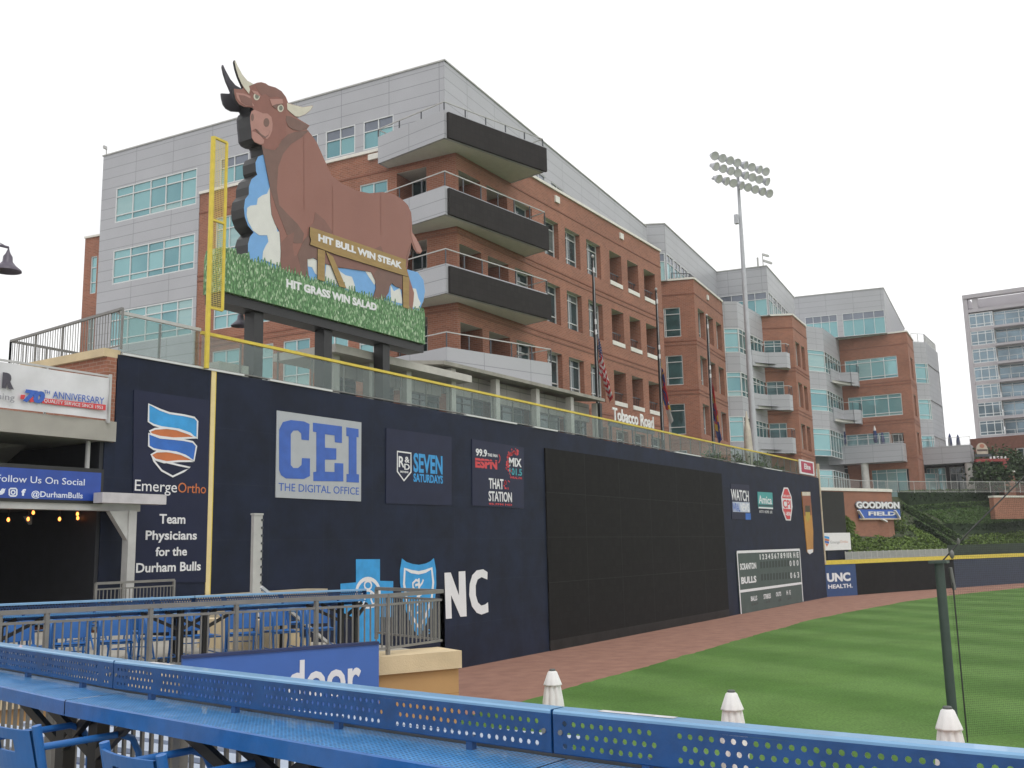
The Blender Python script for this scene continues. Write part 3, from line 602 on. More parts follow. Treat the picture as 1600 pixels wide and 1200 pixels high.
# cloud board behind the bull
ply('sky_board', ZA([(470, 690), (440, 688), (412, 700), (397, 735), (400, 790), (408, 812), (372, 840), (356, 885), (355, 935), (332, 965), (325, 1020), (330, 1075), (350, 1130), (385, 1172)])+ZG([(362, 160), (350, 205), (350, 260), (362, 300), (420, 345), (1390, 645), (1425, 608), (1447, 560), (1456, 500), (1447, 430), (1412, 382), (1360, 368), (1250, 330), (800, 200), (520, 40)]), SKYB, -.02)
skb = bs.children[-1]
def cl(pts):
    o = -.012+lay(); mb = MB(); mb.prism(BP, onpl(BP, pts, o), -.018, o); mb.build('painted_cloud', CLOUD, skb)
cl(ZA([(490, 880), (470, 930), (440, 940), (412, 960), (405, 1000), (365, 1005), (345, 1020), (342, 1060), (350, 1100), (380, 1160), (420, 1190), (470, 1190), (540, 1200), (520, 1100)]))
cl(ZG([(470, 150), (478, 190), (462, 215), (445, 250), (440, 300), (560, 350), (560, 120)]))
cl(ZG([(722, 300), (745, 290), (780, 305), (785, 400), (770, 390), (750, 350), (725, 345)])); cl(ZG([(840, 330), (900, 350), (930, 380), (960, 400), (1000, 410), (1020, 470), (1010, 500), (830, 430)]))
cl(ZG([(1080, 370), (1120, 372), (1150, 440), (1140, 460), (1105, 410)])); cl(ZG([(1240, 460), (1262, 500), (1300, 480), (1320, 580), (1245, 560)])); cl(ZG([(1370, 480), (1400, 485), (1415, 545), (1430, 575), (1415, 610), (1380, 600)]))
# bull outline
head = ZH([(205, 103), (200, 130), (215, 205), (245, 300), (280, 380), (300, 430), (280, 447), (190, 440), (197, 500), (215, 570), (250, 620), (310, 652), (405, 660), (420, 684), (395, 705), (380, 760), (386, 860), (395, 945), (402, 1020), (430, 1065), (480, 1092), (515, 1100)])
hr = ZH([(430, 385), (465, 368), (510, 362), (560, 375), (600, 402), (680, 425), (750, 468), (800, 535), (828, 605), (900, 630), (1000, 655), (1105, 635), (1120, 645), (1090, 692), (1030, 742), (960, 770), (915, 768), (960, 800), (1080, 872), (1045, 915)])
bodyR = ZA([(745, 560), (780, 610), (815, 690), (840, 745), (875, 820), (940, 868), (1030, 912), (1110, 928), (1190, 920), (1255, 932), (1310, 962), (1350, 1003), (1370, 1050), (1376, 1120)])
tail = ZG([(1376, 130), (1400, 165), (1425, 215), (1440, 248), (1428, 266), (1405, 262), (1385, 235), (1372, 195), (1366, 240), (1352, 300), (1345, 370), (1362, 430), (1388, 510), (1385, 560), (1375, 630)])
under = ZG([(1318, 610), (1312, 490), (1298, 480), (1272, 470), (1250, 450), (1236, 470), (1228, 510), (1195, 560), (1130, 545), (1150, 480), (1147, 435), (1120, 380), (1000, 362), (900, 350), (820, 325), (760, 292), (722, 300), (722, 340), (732, 420), (556, 365)])
bodyL = ZG([(553, 320), (556, 250), (552, 180), (548, 130), (520, 80), (503, 35)])+ZA([(498, 1060), (490, 980), (488, 880), (470, 800), (460, 740), (452, 690), (447, 640), (436, 620)])
outline = head[:1]+ZH([(235, 170), (290, 272), (350, 345), (425, 388)])+hr+bodyR+tail+under+bodyL+head[:0:-1]
bullb = ply('bull_board', outline, BULL, 0, back=-.09)
REAR = mat('rear_board_paint', (.055, .050, .062), .6, var=.2)
ply('rear_board', outline, REAR, -.56, back=-.63, sides=REAR)
core = ZH([(425, 392), (378, 410), (372, 480), (384, 590), (405, 655)])[::-1]
ply('board_frame', core[::-1][:0:-1][::-1] + ZH([(425, 392)]) + hr[1:9] + ZH([(828, 610), (815, 690), (900, 770), (960, 805)]) + hr[-2:] + bodyR + tail[6:] + under + bodyL + [q for q in head[:13:-1]] + ZH([(405, 655)]), BLACK, -.092, back=-.558)
# painted patches of the animal
bp('neck_shadow_patch', ZA([(436, 628), (520, 660), (560, 600), (600, 560), (640, 545), (730, 535), (690, 575), (620, 620), (570, 680), (540, 760), (530, 900), (545, 1000), (600, 1060), (660, 1120), (700, 1180), (690, 1240), (640, 1240), (590, 1180), (560, 1100), (520, 1000), (490, 900), (470, 800)]), BULLD, .006)
bp('leg_patch', ZG([(555, 200), (600, 150), (640, 130), (630, 220), (640, 280), (700, 260), (720, 150), (735, 100), (760, 70), (770, 5), (830, 55), (880, 130), (800, 240), (900, 345), (822, 326), (762, 292), (722, 300), (722, 340), (730, 415), (640, 390), (620, 360), (560, 366)]), BULLM, .006)
bp('leg_patch', ZG([(660, 270), (700, 180), (735, 140), (790, 250), (820, 325), (762, 292), (722, 300), (722, 340), (730, 412), (690, 400)]), BULLD, .009)
bp('belly_patch', ZG([(900, 345), (820, 325), (780, 250), (880, 250), (1000, 290), (1080, 310), (1130, 240), (1180, 215), (1200, 260), (1220, 300), (1330, 330), (1350, 250), (1372, 195), (1345, 330), (1300, 480), (1272, 470), (1250, 450), (1236, 470), (1230, 505), (1197, 555), (1133, 543), (1150, 480), (1147, 435), (1120, 380), (1000, 362)]), BULLM, .006)
bp('belly_patch', ZG([(1140, 390), (1180, 330), (1300, 380), (1320, 420), (1310, 480), (1272, 470), (1250, 450), (1236, 470), (1230, 505), (1197, 555), (1133, 543), (1150, 480)]), BULLD, .009)
bp('tail_patch', ZG([(1368, 80), (1376, 130), (1400, 170), (1425, 220), (1437, 250), (1425, 262), (1406, 250), (1385, 200), (1372, 160)]), BULLL, .009)
bp('face_patch', ZH([(430, 390), (510, 366), (600, 405), (680, 428), (750, 470), (798, 535), (822, 605), (800, 700), (812, 800), (800, 900), (810, 960), (760, 1030), (720, 1060), (715, 1120), (650, 1160), (560, 1140), (515, 1095), (400, 1010), (382, 760), (425, 690), (380, 580), (380, 470)]), mat('bull_face_paint', (.255, .105, .08), .6, var=.06), .009)
bp('forehead_patch', ZH([(440, 392), (510, 368), (600, 407), (690, 432), (752, 474), (795, 535), (760, 560), (700, 530), (620, 540), (560, 500), (520, 520), (470, 450)]), BULLM, .012)
bp('ear_patch', ZH([(215, 485), (300, 495), (385, 525), (385, 570), (430, 640), (330, 640), (265, 600), (225, 545)]), BULLL, .012); bp('ear_patch', ZH([(245, 510), (320, 520), (400, 560), (410, 640), (330, 632), (275, 595)]), BULLM, .015)
bp('ear_patch', ZH([(805, 755), (860, 765), (960, 815), (1072, 872), (1040, 912), (960, 935), (880, 915), (830, 880), (800, 810)]), BULLD, .012)
bp('horn', ZH([(205, 106), (202, 130), (217, 205), (247, 300), (282, 380), (320, 440), (370, 500), (380, 450), (368, 408), (420, 388), (350, 345), (290, 272), (235, 170)]), HORN, .014)
bp('horn', ZH([(815, 605), (830, 612), (900, 632), (1000, 657), (1105, 638), (1116, 646), (1088, 690), (1028, 738), (960, 766), (915, 764), (860, 720), (818, 680)]), HORN, .014)
bp('muzzle_patch', ZH([(430, 686), (480, 705), (530, 728), (585, 730), (630, 770), (645, 850), (640, 930), (610, 1000), (580, 1030), (530, 1010), (500, 960), (460, 915), (430, 915), (398, 935), (386, 850), (382, 765), (398, 708)]), BULLL, .014)
bp('lip_patch', ZH([(402, 940), (440, 945), (500, 985), (545, 1040), (540, 1080), (500, 1092), (432, 1062), (405, 1015)]), BULLL, .014)
bp('mouth_line', ZH([(440, 905), (470, 920), (510, 970), (560, 1000), (600, 975), (612, 930), (598, 985), (560, 1020), (505, 990), (460, 935)]), BULLD, .018)
for c, r1, r2 in (((408, 775), 18, 44), ((573, 835), 34, 52)): bp('nostril', ZH([(c[0]+r1*math.cos(t), c[1]+r2*math.sin(t)) for t in [2*math.pi*i/16 for i in range(16)]]), BULLD, .018)
for c in ((458, 530), (738, 668)):
    bp('eye', ZH([(c[0]+36*math.cos(t), c[1]+44*math.sin(t)) for t in [2*math.pi*i/16 for i in range(16)]]), HORN, .016)
    bp('eye', ZH([(c[0]+4+22*math.cos(t), c[1]-2+30*math.sin(t)) for t in [2*math.pi*i/16 for i in range(16)]]), mat('iris_paint', (.16, .17, .13), .5), .019)
bp('brow_patch', ZH([(395, 455), (470, 475), (510, 535), (480, 520), (420, 490)]), BULLL, .021); bp('brow_patch', ZH([(610, 560), (760, 560), (770, 610), (690, 620), (640, 640)]), BULLL, .021); bp('brow_patch', ZH([(640, 640), (690, 622), (775, 612), (700, 645), (690, 680)]), BULLD, .021)
SEAM = mat('board_seam', (.258, .112, .086), .7)
for q in ([(880, 880), (882, 1190)], [(1180, 925), (1182, 1190)], [(700, 560), (702, 1030)]):
    o_ = .006+lay(); m_ = MB(); m_.stroke(BP, onpl(BP, ZA(q), o_), .022, o_); m_.build('board_seam', SEAM, bullb)
# wooden rail sign in front
WOOD = mat('painted_plank', (.34, .225, .085), .7, var=.12, vscale=1.5, stretch=(1, 1, 6))
rs = ply('plank_sign', ZG([(738, 98), (800, 118), (1338, 303), (1336, 345), (1345, 385), (1355, 410), (1320, 400), (900, 270), (738, 208), (745, 180), (736, 150)]), WOOD, .05, .012)
for q in ([(786, 235), (832, 246), (830, 440), (785, 425)], [(836, 250), (882, 285), (965, 480), (922, 470)], [(1318, 402), (1358, 412), (1356, 610), (1320, 600)]): ply('plank_post', ZG(q), WOOD, .035, .012)
def tb(t, xl, yt, yb, xr, o):
    a, z0 = BP.px(300+xl/4, 330+yb/4, o); _, z1 = BP.px(300+xl/4, 330+yt/4, o); b, _ = BP.px(300+xr/4, 330+yb/4+(xr-xl)*.08, o)
    return a, b, z0, z1
def slope_text(t, p0, p1, hpx, o, mt, parent, bold):
    """a line of lettering whose baseline runs from p0 to p1 along the board"""
    a, za = BP.px(*p0, o); b, zb2 = BP.px(*p1, o); _, zt2 = BP.px(p0[0], p0[1]-hpx, o)
    ob = text(t, BP, a, b, za, zt2, mt, parent, o=o, bold=bold)
    for v in ob.data.vertices: v.co.z += (v.co.x+_offx(ob)-a)/(b-a)*(zb2-za)
    ob.data.update()
def _offx(o):
    p = o.parent; s = 0
    while p is not None: s += p.location.x; p = p.parent
    return s
slope_text('HIT BULL WIN STEAK', (300+790/4, 330+186/4), (300+1312/4, 330+362/4), 11.5, .056, WHITE, rs, .05)
# grass board
def blade_mat():
    m = bpy.data.materials.new('painted_grass_blades'); m.use_nodes = True; nt = m.node_tree; b = nt.nodes['Principled BSDF']; K = nt.nodes.new; W = nt.links.new
    b.inputs['Roughness'].default_value = .6
    uv = K('ShaderNodeUVMap'); uv.uv_map = 'UVMap'; mp = K('ShaderNodeMapping'); mp.inputs['Scale'].default_value = (22, 9, 1); mp.inputs['Rotation'].default_value = (0, 0, .35); W(uv.outputs[0], mp.inputs[0])
    v = K('ShaderNodeTexVoronoi'); v.inputs['Scale'].default_value = 1; W(mp.outputs[0], v.inputs['Vector'])
    sp = K('ShaderNodeSeparateColor'); W(v.outputs['Color'], sp.inputs[0])
    r = K('ShaderNodeValToRGB'); r.color_ramp.interpolation = 'LINEAR'; e = r.color_ramp.elements
    e[0].position = 0; e[0].color = (.065, .19, .065, 1); e[1].position = 1; e[1].color = (.55, .70, .48, 1)
    x = e.new(.45); x.color = (.11, .27, .10, 1); x = e.new(.72); x.color = (.19, .40, .17, 1)
    W(sp.outputs[0], r.inputs[0])
    d = K('ShaderNodeMapRange'); d.inputs['From Min'].default_value = .15; d.inputs['From Max'].default_value = .65; d.inputs['To Min'].default_value = 1.05; d.inputs['To Max'].default_value = .62; W(v.outputs['Distance'], d.inputs[0])
    s = K('ShaderNodeVectorMath'); s.operation = 'SCALE'; W(r.outputs[0], s.inputs[0]); W(d.outputs[0], s.inputs['Scale']); W(s.outputs[0], b.inputs['Base Color']); return m
BLADE = blade_mat()
random.seed(5)
s0, zt0 = BP.px(350, 396, .02); s1, zt1 = BP.px(664, 486, .02); _, zb0 = BP.px(351, 455, .02); zb0 = 12.52
topz = zt0+.02
pts = [(s0, zb0), (s1, zb0)]
nb = 150
for i in range(nb+1):
    s = s1+(s0-s1)*i/nb; pts.append((s, topz+(random.uniform(.08, .30) if i % 2 else random.uniform(-.12, .03))))
mb = MB(); mb.prism(BP, pts, -.88, .02, 0, 0); gb = mb.build('grass_board', BLADE, bs)
slope_text('HIT GRASS WIN SALAD', (300+590/4, 330+474/4), (300+1155/4, 330+624/4), 13, .026, WHITE, gb, .05)
MB().box(s0+.05, s1+.05, YB+.1, YB+.85, zb0-.32, zb0-.01).build('base_beam', BLACK, bs)
for xp in (393+9, 511, 602):
    a, _ = BP.px(xp, 540, -.3); MB().box(a-.2, a+.2, YB+.25, YB+.7, ZW-.4, zb0-.32).build('support_post', BLACK, bs)

# ================================================================== CENTRE FIELD WALL AND ITS SIGNS
cfw = thing('center_field_wall', 'low outfield wall with yellow cap curving across centre field', 'wall', (100, 15, 0))
PANELS = [LEDP, LEDP, mat('dark_blue_padding', (.022, .032, .062), .6, var=.15), mat('dark_blue_padding2', (.024, .035, .068), .6, var=.12), NAVY]
zc = 2.62
segs = [((84.4, 23.05), (87.9, 21.15), 'unc'), ((87.9, 21.15), (93.7, 19.1), 0), ((93.7, 19.1), (102.3, 15.5), 0), ((102.3, 15.5), (113.3, 10.8), 2), ((113.3, 10.8), (128, 3.2), 3), ((128, 3.2), (150, -9), 3)]
CFP = []
for p, q, k in segs:
    pl = PL(p, q); CFP.append(pl)
    mt = mat('royal_blue_padding', (.018, .055, .17), .55, var=.08) if k == 'unc' else PANELS[k]
    mb = MB(); mb.slab(pl, 0, pl.len, 0, zc, -.3, 0 if k != 'unc' else .12); mb.build('padding_panel', mt, cfw)
    mb = MB(); mb.slab(pl, -.02, pl.len+.02, zc, zc+.34, -.32, .05 if k != 'unc' else .16); mb.build('yellow_cap', YELL, cfw)
unc = CFP[0]
def tu(t, xl, yt, yb, xr, **k): textpx(t, unc, 1130+xl/7.27, 840+yt/7.27, 840+yb/7.27, 1130+xr/7.27, WHITE, cfw, o=.135, **k)
tu('UNC', 1182, 405, 505, 1450, bold=.05); tu('HEALTH.', 1195, 535, 582, 1472, bold=.03)
# dark batter's eye block at the corner
be = thing('dark_tower_block', 'dark square block at the corner between navy wall and low wall', 'block', (86.5, 23.5, 0))
BE = PL((84.6, 23.6), (88.6, 22.3)); a0 = BE.px(1284, 800)[0]; a1 = BE.px(1324, 850)[0]; zb_, zt_ = zc+.34, BE.px(1300, 768)[1]
MB().slab(BE, a0-.1, a1, 0, zt_, -2.5, 0).build('wall_face', panel_mat('matt_black_boards', (.014, .0145, .013), .6, .6, .015, (.009, .009, .009), rough=.75, noise=.2), be)
MB().slab(BE, a0+.3, a1+.02, zb_, 4.4, 0, .04).build('lower_panel', NAVY, be)
p_ = onpl(BE, [(1286, 833), (1328, 832), (1329, 858), (1287, 861)], .2)
sg = MB(); sg.slab(BE, p_[0][0], p_[1][0], (p_[2][1]+p_[3][1])/2, (p_[0][1]+p_[1][1])/2, .05, .2)
sgo = tag(sg.build('sign', WHITE), 'small white sign with blue and orange shield on the dark corner block', 'sign')
def pp(pts, mt, o=.206): 
    mb = MB(); mb.prism(BE, onpl(BE, pts, o), o-.004, o); mb.build('painted_shape', mt, sgo)
pp(Z6b([(350, 748), (383, 755), (384, 770), (352, 762)]), LB); pp(Z6b([(352, 764), (384, 772), (383, 783), (353, 778)]), OR); pp(Z6b([(354, 779), (383, 785), (380, 798), (356, 792)]), MBL); pp(Z6b([(357, 794), (378, 800), (368, 818)]), OR)
textpx('Emerge', BE, 1200+392/4, 650+780/4, 650+797/4, 1200+450/4, mat('grey_letters', (.32, .32, .34), .5), sgo, o=.207, bold=0); textpx('Ortho', BE, 1200+452/4, 650+777/4, 650+794/4, 1200+500/4, mat('pale_orange', (.62, .36, .28), .5), sgo, o=.207, bold=0)
# navy top block behind the corner of the wall
na = tag(MB().box(84.5, 89.5, 24.4, 27, 7.5, 9.55).build('navy_parapet', NAVY), 'short navy parapet behind the far end of the tall wall', 'parapet')

# ================================================================== PLANTED SLOPE
def slope_pt(px, py):   # slope plane rises from the fence to the terrace
    d = ray(px, py); t = SN.dot(SP - CAM)/SN.dot(d); return CAM + d*t
A0 = Vector((89, 22.4, 2.7)); A1 = Vector((115, 11.9, 2.7)); UPD = Vector((.375, .927, 0)).normalized(); RUN = UPD*7.2+Vector((0, 0, 6.2))
SP = A0; SN = (A1-A0).cross(RUN).normalized()
EARTH = mat('slope_soil', (.045, .055, .025), .95, var=.3)
def along(i, t): p = A0 + (A1-A0)*i + RUN*t; return p
mb = MB(); g = 14
for i in range(-1, 40): mb.quad(along(i/14, -.1), along((i+1)/14, -.1), along((i+1)/14, 1.02), along(i/14, 1.02))
struct(mb.build('planted_slope', EARTH), 'structure')
def leaf_mat(name, c1, c2):
    return mat(name, c1, .7, col2=c2, vscale=2.2, spec=.25)
HEDGE = leaf_mat('hedge_leaves', (.050, .092, .027), (.092, .150, .046)); HEDGED = leaf_mat('shaded_hedge_leaves', (.013, .028, .011), (.032, .056, .020)); IVY = leaf_mat('ivy_leaves', (.085, .145, .026), (.175, .250, .060)); TREE = leaf_mat('tree_leaves', (.018, .036, .012), (.05, .085, .025)); LAWN = leaf_mat('jasmine_cover', (.060, .118, .030), (.110, .185, .052))  # HEDGED: shade of the hedge sides put into the leaf colour
HTOP = leaf_mat('lit_hedge_top_leaves', (.065, .110, .036), (.120, .180, .062))  # paler copy for hedge tops, light from above put into the colour
def leaves(mb, P, size, up=None, mi=0):
    n = Vector((random.gauss(0, 1), random.gauss(0, 1), random.gauss(0, 1)+.8)).normalized()
    a = n.cross(Vector((random.gauss(0, 1), random.gauss(0, 1), random.gauss(0, 1)))).normalized()*size*random.uniform(.6, 1.2); b = n.cross(a)*.55
    mb.add([P-a, P-a*.1-b, P+a, P-a*.1+b], [(0, 1, 2, 3)], mi)
def hedge(pxs_, h, wd, n, mt, label, leaf=.13, name='hedge'):
    """clipped hedge following a line on the slope"""
    P = [slope_pt(*p) for p in pxs_]; c = sum(P, Vector())/len(P)
    t = thing(name, label, 'hedge', c, 'clipped hedges on the planted slope')
    core = MB(); lf = MB(); tf = MB()
    for a, b in zip(P[:-1], P[1:]):
        d = (b-a); dl = d.length; d.normalize(); s = Vector((-d.y, d.x, 0)).normalized()*(wd/2)
        core.hexa([a-s*.85-Vector((0, 0, .5)), b-s*.85-Vector((0, 0, .5)), b+s*.85-Vector((0, 0, .5)), a+s*.85-Vector((0, 0, .5)), a-s*.85+Vector((0, 0, h*.93)), b-s*.85+Vector((0, 0, h*.93)), b+s*.85+Vector((0, 0, h*.93)), a+s*.85+Vector((0, 0, h*.93))])
        k = int(n*dl/sum((q-p).length for p, q in zip(P[:-1], P[1:])))
        for i in range(k):
            u = random.random(); r = random.random()
            if r < .5: leaves(tf, a+d*dl*u+s*random.uniform(-1, 1)+Vector((0, 0, h+random.gauss(0, .04))), leaf); continue
            else: o = s*(random.choice((-1, 1))+random.gauss(0, .05))+Vector((0, 0, random.uniform(0, h)))
            leaves(lf, a+d*dl*u+o, leaf)
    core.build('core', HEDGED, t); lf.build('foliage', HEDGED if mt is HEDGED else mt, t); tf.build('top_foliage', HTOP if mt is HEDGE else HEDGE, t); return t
def ground_cover(poly, n, mt, name, hgt, leaf, cat=None):
    P = [slope_pt(*p) for p in poly]; mb = MB()
    tris = [(P[0], P[i], P[i+1]) for i in range(1, len(P)-1)]; ar = [((b-a).cross(c-a)).length for a, b, c in tris]; tot = sum(ar)
    for (a, b, c), A in zip(tris, ar):
        for i in range(int(n*A/tot)):
            u, v = random.random(), random.random()
            if u+v > 1: u, v = 1-u, 1-v
            q = a+(b-a)*u+(c-a)*v; hh = hgt*(.55+.45*math.sin(q.x*1.3)*math.cos(q.y*1.7+q.x*.4))
            leaves(mb, q+Vector((0, 0, random.random()*hh)), leaf)
    o = mb.build(name, mt); o['kind'] = 'stuff'; o['label'] = {'ivy_cover': 'bright green ivy spread over the lower slope', 'jasmine_cover': 'smooth green planted panel framed by hedges', 'ground_cover': 'dark green low planting between the hedges'}[name]; o['category'] = 'ground cover'; return o
random.seed(11)
ground_cover([(1326, 892), (1322, 812), (1338, 816), (1346, 843), (1420, 842), (1470, 868), (1500, 886)], 5200, IVY, 'ivy_cover', .45, .17)
ground_cover([(1412, 885), (1392, 850), (1394, 800), (1411, 778), (1558, 778), (1625, 805), (1625, 885)], 5000, HEDGE, 'ground_cover', .06, .2)
ground_cover([(1440, 845), (1414, 822), (1440, 822), (1480, 845), (1510, 870), (1470, 868), (1412, 842)], 2200, IVY, 'ivy_cover', .55, .17)
ground_cover([(1500, 856), (1520, 838), (1610, 832), (1610, 880), (1505, 876)], 3200, IVY, 'ivy_cover', .5, .17)
ground_cover([(1440, 798), (1558, 788), (1610, 815), (1610, 822), (1500, 828), (1478, 815)], 5200, LAWN, 'jasmine_cover', .34, .14)
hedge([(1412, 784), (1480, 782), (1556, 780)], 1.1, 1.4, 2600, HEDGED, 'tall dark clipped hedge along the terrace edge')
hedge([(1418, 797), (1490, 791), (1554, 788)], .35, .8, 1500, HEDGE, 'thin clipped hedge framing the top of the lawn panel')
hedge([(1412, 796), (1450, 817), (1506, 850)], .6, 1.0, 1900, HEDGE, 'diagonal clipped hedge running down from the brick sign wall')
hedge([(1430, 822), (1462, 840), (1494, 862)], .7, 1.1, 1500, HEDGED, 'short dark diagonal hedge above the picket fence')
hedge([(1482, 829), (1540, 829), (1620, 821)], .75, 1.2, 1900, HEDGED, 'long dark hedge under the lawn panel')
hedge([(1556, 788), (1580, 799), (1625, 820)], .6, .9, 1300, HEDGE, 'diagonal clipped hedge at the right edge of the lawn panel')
# grey picket fence on top of the bank behind the low wall
pf = thing('picket_fence', 'pale grey picket fence behind the yellow capped wall', 'fence', (97, 18.5, 2.6))
PFp = PL((88.6, 22.0), (93.9, 20.0)); PFq = PL((93.9, 20.0), (103.4, 16.1))
z1 = 3.62; PG = mat('grey_picket', (.36, .37, .37), .5, var=.08)
for pl in (PFp, PFq):
    n = round(pl.len/.95)
    for i in range(n+1): s = pl.len*i/n; MB().slab(pl, s-.035, s+.035, 2.4, z1+.03, -.04, .04).build('post', LSTEEL, pf)
    mb = MB(); mb.slab(pl, 0, pl.len, z1-.08, z1-.02, -.02, .02); mb.slab(pl, 0, pl.len, 3.0, 3.06, -.02, .02)
    s = .05
    while s < pl.len: mb.slab(pl, s, s+.065, 2.7, z1-.03, -.012, .012); s += .095
    mb.build('pickets', PG, pf)
df = tag(MB().slab(PL((103.4, 16.1), (122, 8)), 0, 20, 2.6, 3.95, -.04, 0).build('windscreen_fence', mat('dark_green_windscreen', (.024, .038, .026), .8, var=.3, vscale=2)), 'dark green mesh windscreen behind the wall at right', 'fence')
# curved brick wall with the field name
gw = thing('curved_brick_wall', 'curved brick wall with pale coping carrying the field name sign', 'wall', (101, 22, 4))
GB = PL(slope_pt(1322, 837), slope_pt(1408, 840)); s_l = GB.px(1318, 800)[0]; s_r = GB.px(1407, 800)[0]; zct = GB.px(1360, 768)[1]
cv = [GB.pt(s_l-6, 0), GB.pt(s_l, 0), GB.pt(s_r-2.0, 0), GB.pt(s_r-.8, 0, -.25), GB.pt(s_r, 0, -.9), GB.pt(s_r+.35, 0, -2.0), GB.pt(s_r+.4, 0, -6)]
mb = MB()
for a, b in zip(cv[:-1], cv[1:]): mb.quad(a+Vector((0, 0, 2)), b+Vector((0, 0, 2)), b+Vector((0, 0, zct)), a+Vector((0, 0, zct)))
mb.build('wall_face', BRICK, gw)
mb = MB(); n_ = len(cv); O = [p+GB.n*.12 for p in cv[:-2]]+[cv[-2]+GB.d*.12, cv[-1]+GB.d*.12]; I = [p-GB.n*.5 for p in cv[:-3]]+[cv[-3]-GB.n*.4-GB.d*.3, cv[-2]-GB.d*.5, cv[-1]-GB.d*.5]
for i in range(n_-1):
    for z, q in ((zct, 0), (zct+.28, 0)): mb.quad(O[i]+Vector((0, 0, z)), O[i+1]+Vector((0, 0, z)), I[i+1]+Vector((0, 0, z)), I[i]+Vector((0, 0, z)))
    mb.quad(O[i]+Vector((0, 0, zct)), O[i+1]+Vector((0, 0, zct)), O[i+1]+Vector((0, 0, zct+.28)), O[i]+Vector((0, 0, zct+.28)))
mb.build('coping', COPING, gw)
lf = MB()
for i in range(900):
    lf_s = s_l+abs(random.gauss(0, .55)); leaves(lf, GB.pt(lf_s, random.uniform(GB.px(1330, 840)[1], GB.px(1330, 806)[1]-abs(lf_s-s_l)*.5), random.uniform(.05, .22)), .15)
for i in range(500):
    lf_s = s_r+.3+abs(random.gauss(0, .5)); leaves(lf, GB.pt(lf_s, random.uniform(GB.px(1405, 842)[1], GB.px(1405, 800)[1]), random.uniform(-2, -.3)), .17)
lfo = lf.build('climbing_ivy', IVY); lfo['kind'] = 'stuff'; lfo['label'] = 'ivy climbing the ends of the curved brick wall'; lfo['category'] = 'ivy'
gs = thing('field_name_sign', 'white and blue field name lettering mounted on the curved brick wall', 'sign', GB.pt((s_l+s_r)/2, 7))
def tg(t, xl, yt, yb, xr, m, o, th, **k): return textpx(t, GB, 1200+xl/4, 650+yt/4, 650+yb/4, 1200+xr/4, m, gs, o=o, th=th, **k)
MBk = mat('letter_outline', (.16, .17, .2), .5)
tg('GOODMON', 550, 532, 580, 827, MBk, .18, .1, bold=.09); tg('GOODMON', 555, 535, 577, 823, WHITE, .25, .06, bold=.045)
MB().slab(GB, GB.px(1340, 805)[0], GB.px(1404, 805)[0], GB.px(1340, 810)[1], GB.px(1340, 796)[1], .1, .2).build('blue_band', CB, gs)
MB().slab(GB, GB.px(1340, 805)[0], GB.px(1404, 805)[0], GB.px(1340, 812)[1], GB.px(1340, 810)[1], .1, .24).build('lower_trim', mat('pale_trim', (.62, .52, .38), .5), gs)
tg('FIELD', 630, 597, 622, 800, WHITE, .26, .05, bold=.03)
for u in (578, 805):
    a = GB.px(1200+(u-14)/4, 650+590/4, .3); b = GB.px(1200+(u+16)/4, 650+638/4, .3); MB().bar(GB.pt(*a, .3), GB.pt(*b, .3), .28, .1).build('crossed_bat', WHITE, gs)
a = GB.px(1380, 811, .3); MB().bar(GB.pt(a[0]-.3, a[1], .3), GB.pt(a[0]+.45, a[1]-.25, .3), .3, .12).build('cap_ornament', WHITE, gs)
# ================================================================== TERRACE LEVEL
PAVE = mat('terrace_paving', (.34, .32, .29), .85, var=.12, vscale=.8)
mb = MB(); mb.poly([(16.5, YW+.6, 9.25), (84.3, YW+.6, 9.25), (84.3, 60, 9.25), (16.5, 90, 9.25)]); struct(mb.build('terrace_floor', PAVE))
t1, t2 = along(-.1, 1.02), along(3.2, 1.02)
mb = MB(); mb.poly([(84.3, 26.5, 8.96), (t1.x, t1.y, 8.96), (t2.x, t2.y, 8.96), (230, -20, 8.96), (230, 120, 8.96), (84.3, 90, 8.96)]); struct(mb.build('concourse_floor', PAVE))

# ================================================================== OFFICE BUILDINGS
ROOFZ, COPZ = 29.3, 25.25
ROWS = [(21.15, 23.35), (17.2, 19.5), (13.3, 15.5)]
def strip(mb, pl, s0, s1, z0, z1, o0, o1): mb.slab(pl, s0, s1, z0, z1, o0, o1)
def bands(parent, segs, zs=None):
    for pl, a, b in segs:
        for z in (zs or (24.05, 20.28, 19.98, 16.35, 16.05, 12.5, 12.2)): MB().slab(pl, a, b, z, z+.10, -.05, .03).build('brick_band', BRICKD, parent)
def coping(parent, segs, z=COPZ, h=.16, out=.1):
    for pl, a, b in segs: MB().slab(pl, a, b, z, z+h, -.45, out).build('coping', COPING, parent)
def opening_fill(parent, pl, o, deep, door=False, vs=(.5,), hs=(.25, .75), gm=None):
    a, b, c, d = o[:4]
    return window(parent, pl, a, b, c, d, deep, vs=vs, hs=hs, gm=gm)

ob = thing('office_building', 'five storey brick and grey metal office building behind the bull billboard', 'building', (45, 33, 9.25))
LF = PL((38.74, 27.3), (36.60, 52.75)); FF = PL((38.74, 27.3), (63.95, 27.3)); GF = PL((38.69, 27.9), (69.6, 30.72))
cols = [(38.95, 40.9), (41.5, 43.5), (44.15, 46.1), (47.4, 49.1), (49.9, 51.75), (52.6, 54.5), (55.75, 57.5), (58.4, 60.1), (61.0, 62.9)]
fops = []
for ri, (z0, z1) in enumerate(ROWS):
    for ci, (a, b) in enumerate(cols):
        a -= 38.74; b -= 38.74
        if ci < 2: fops.append((a, b, z0-.65, z1, 1.5, ci, ri))
        elif ci == 2: fops.append((a, b, z0-.3, z1, .5, ci, ri))
        elif ci < 6: fops.append((a, b, z0-.05, z1-.05, .42, ci, ri))
        else: fops.append((a, b, z0, z1, 1.3, ci, ri))
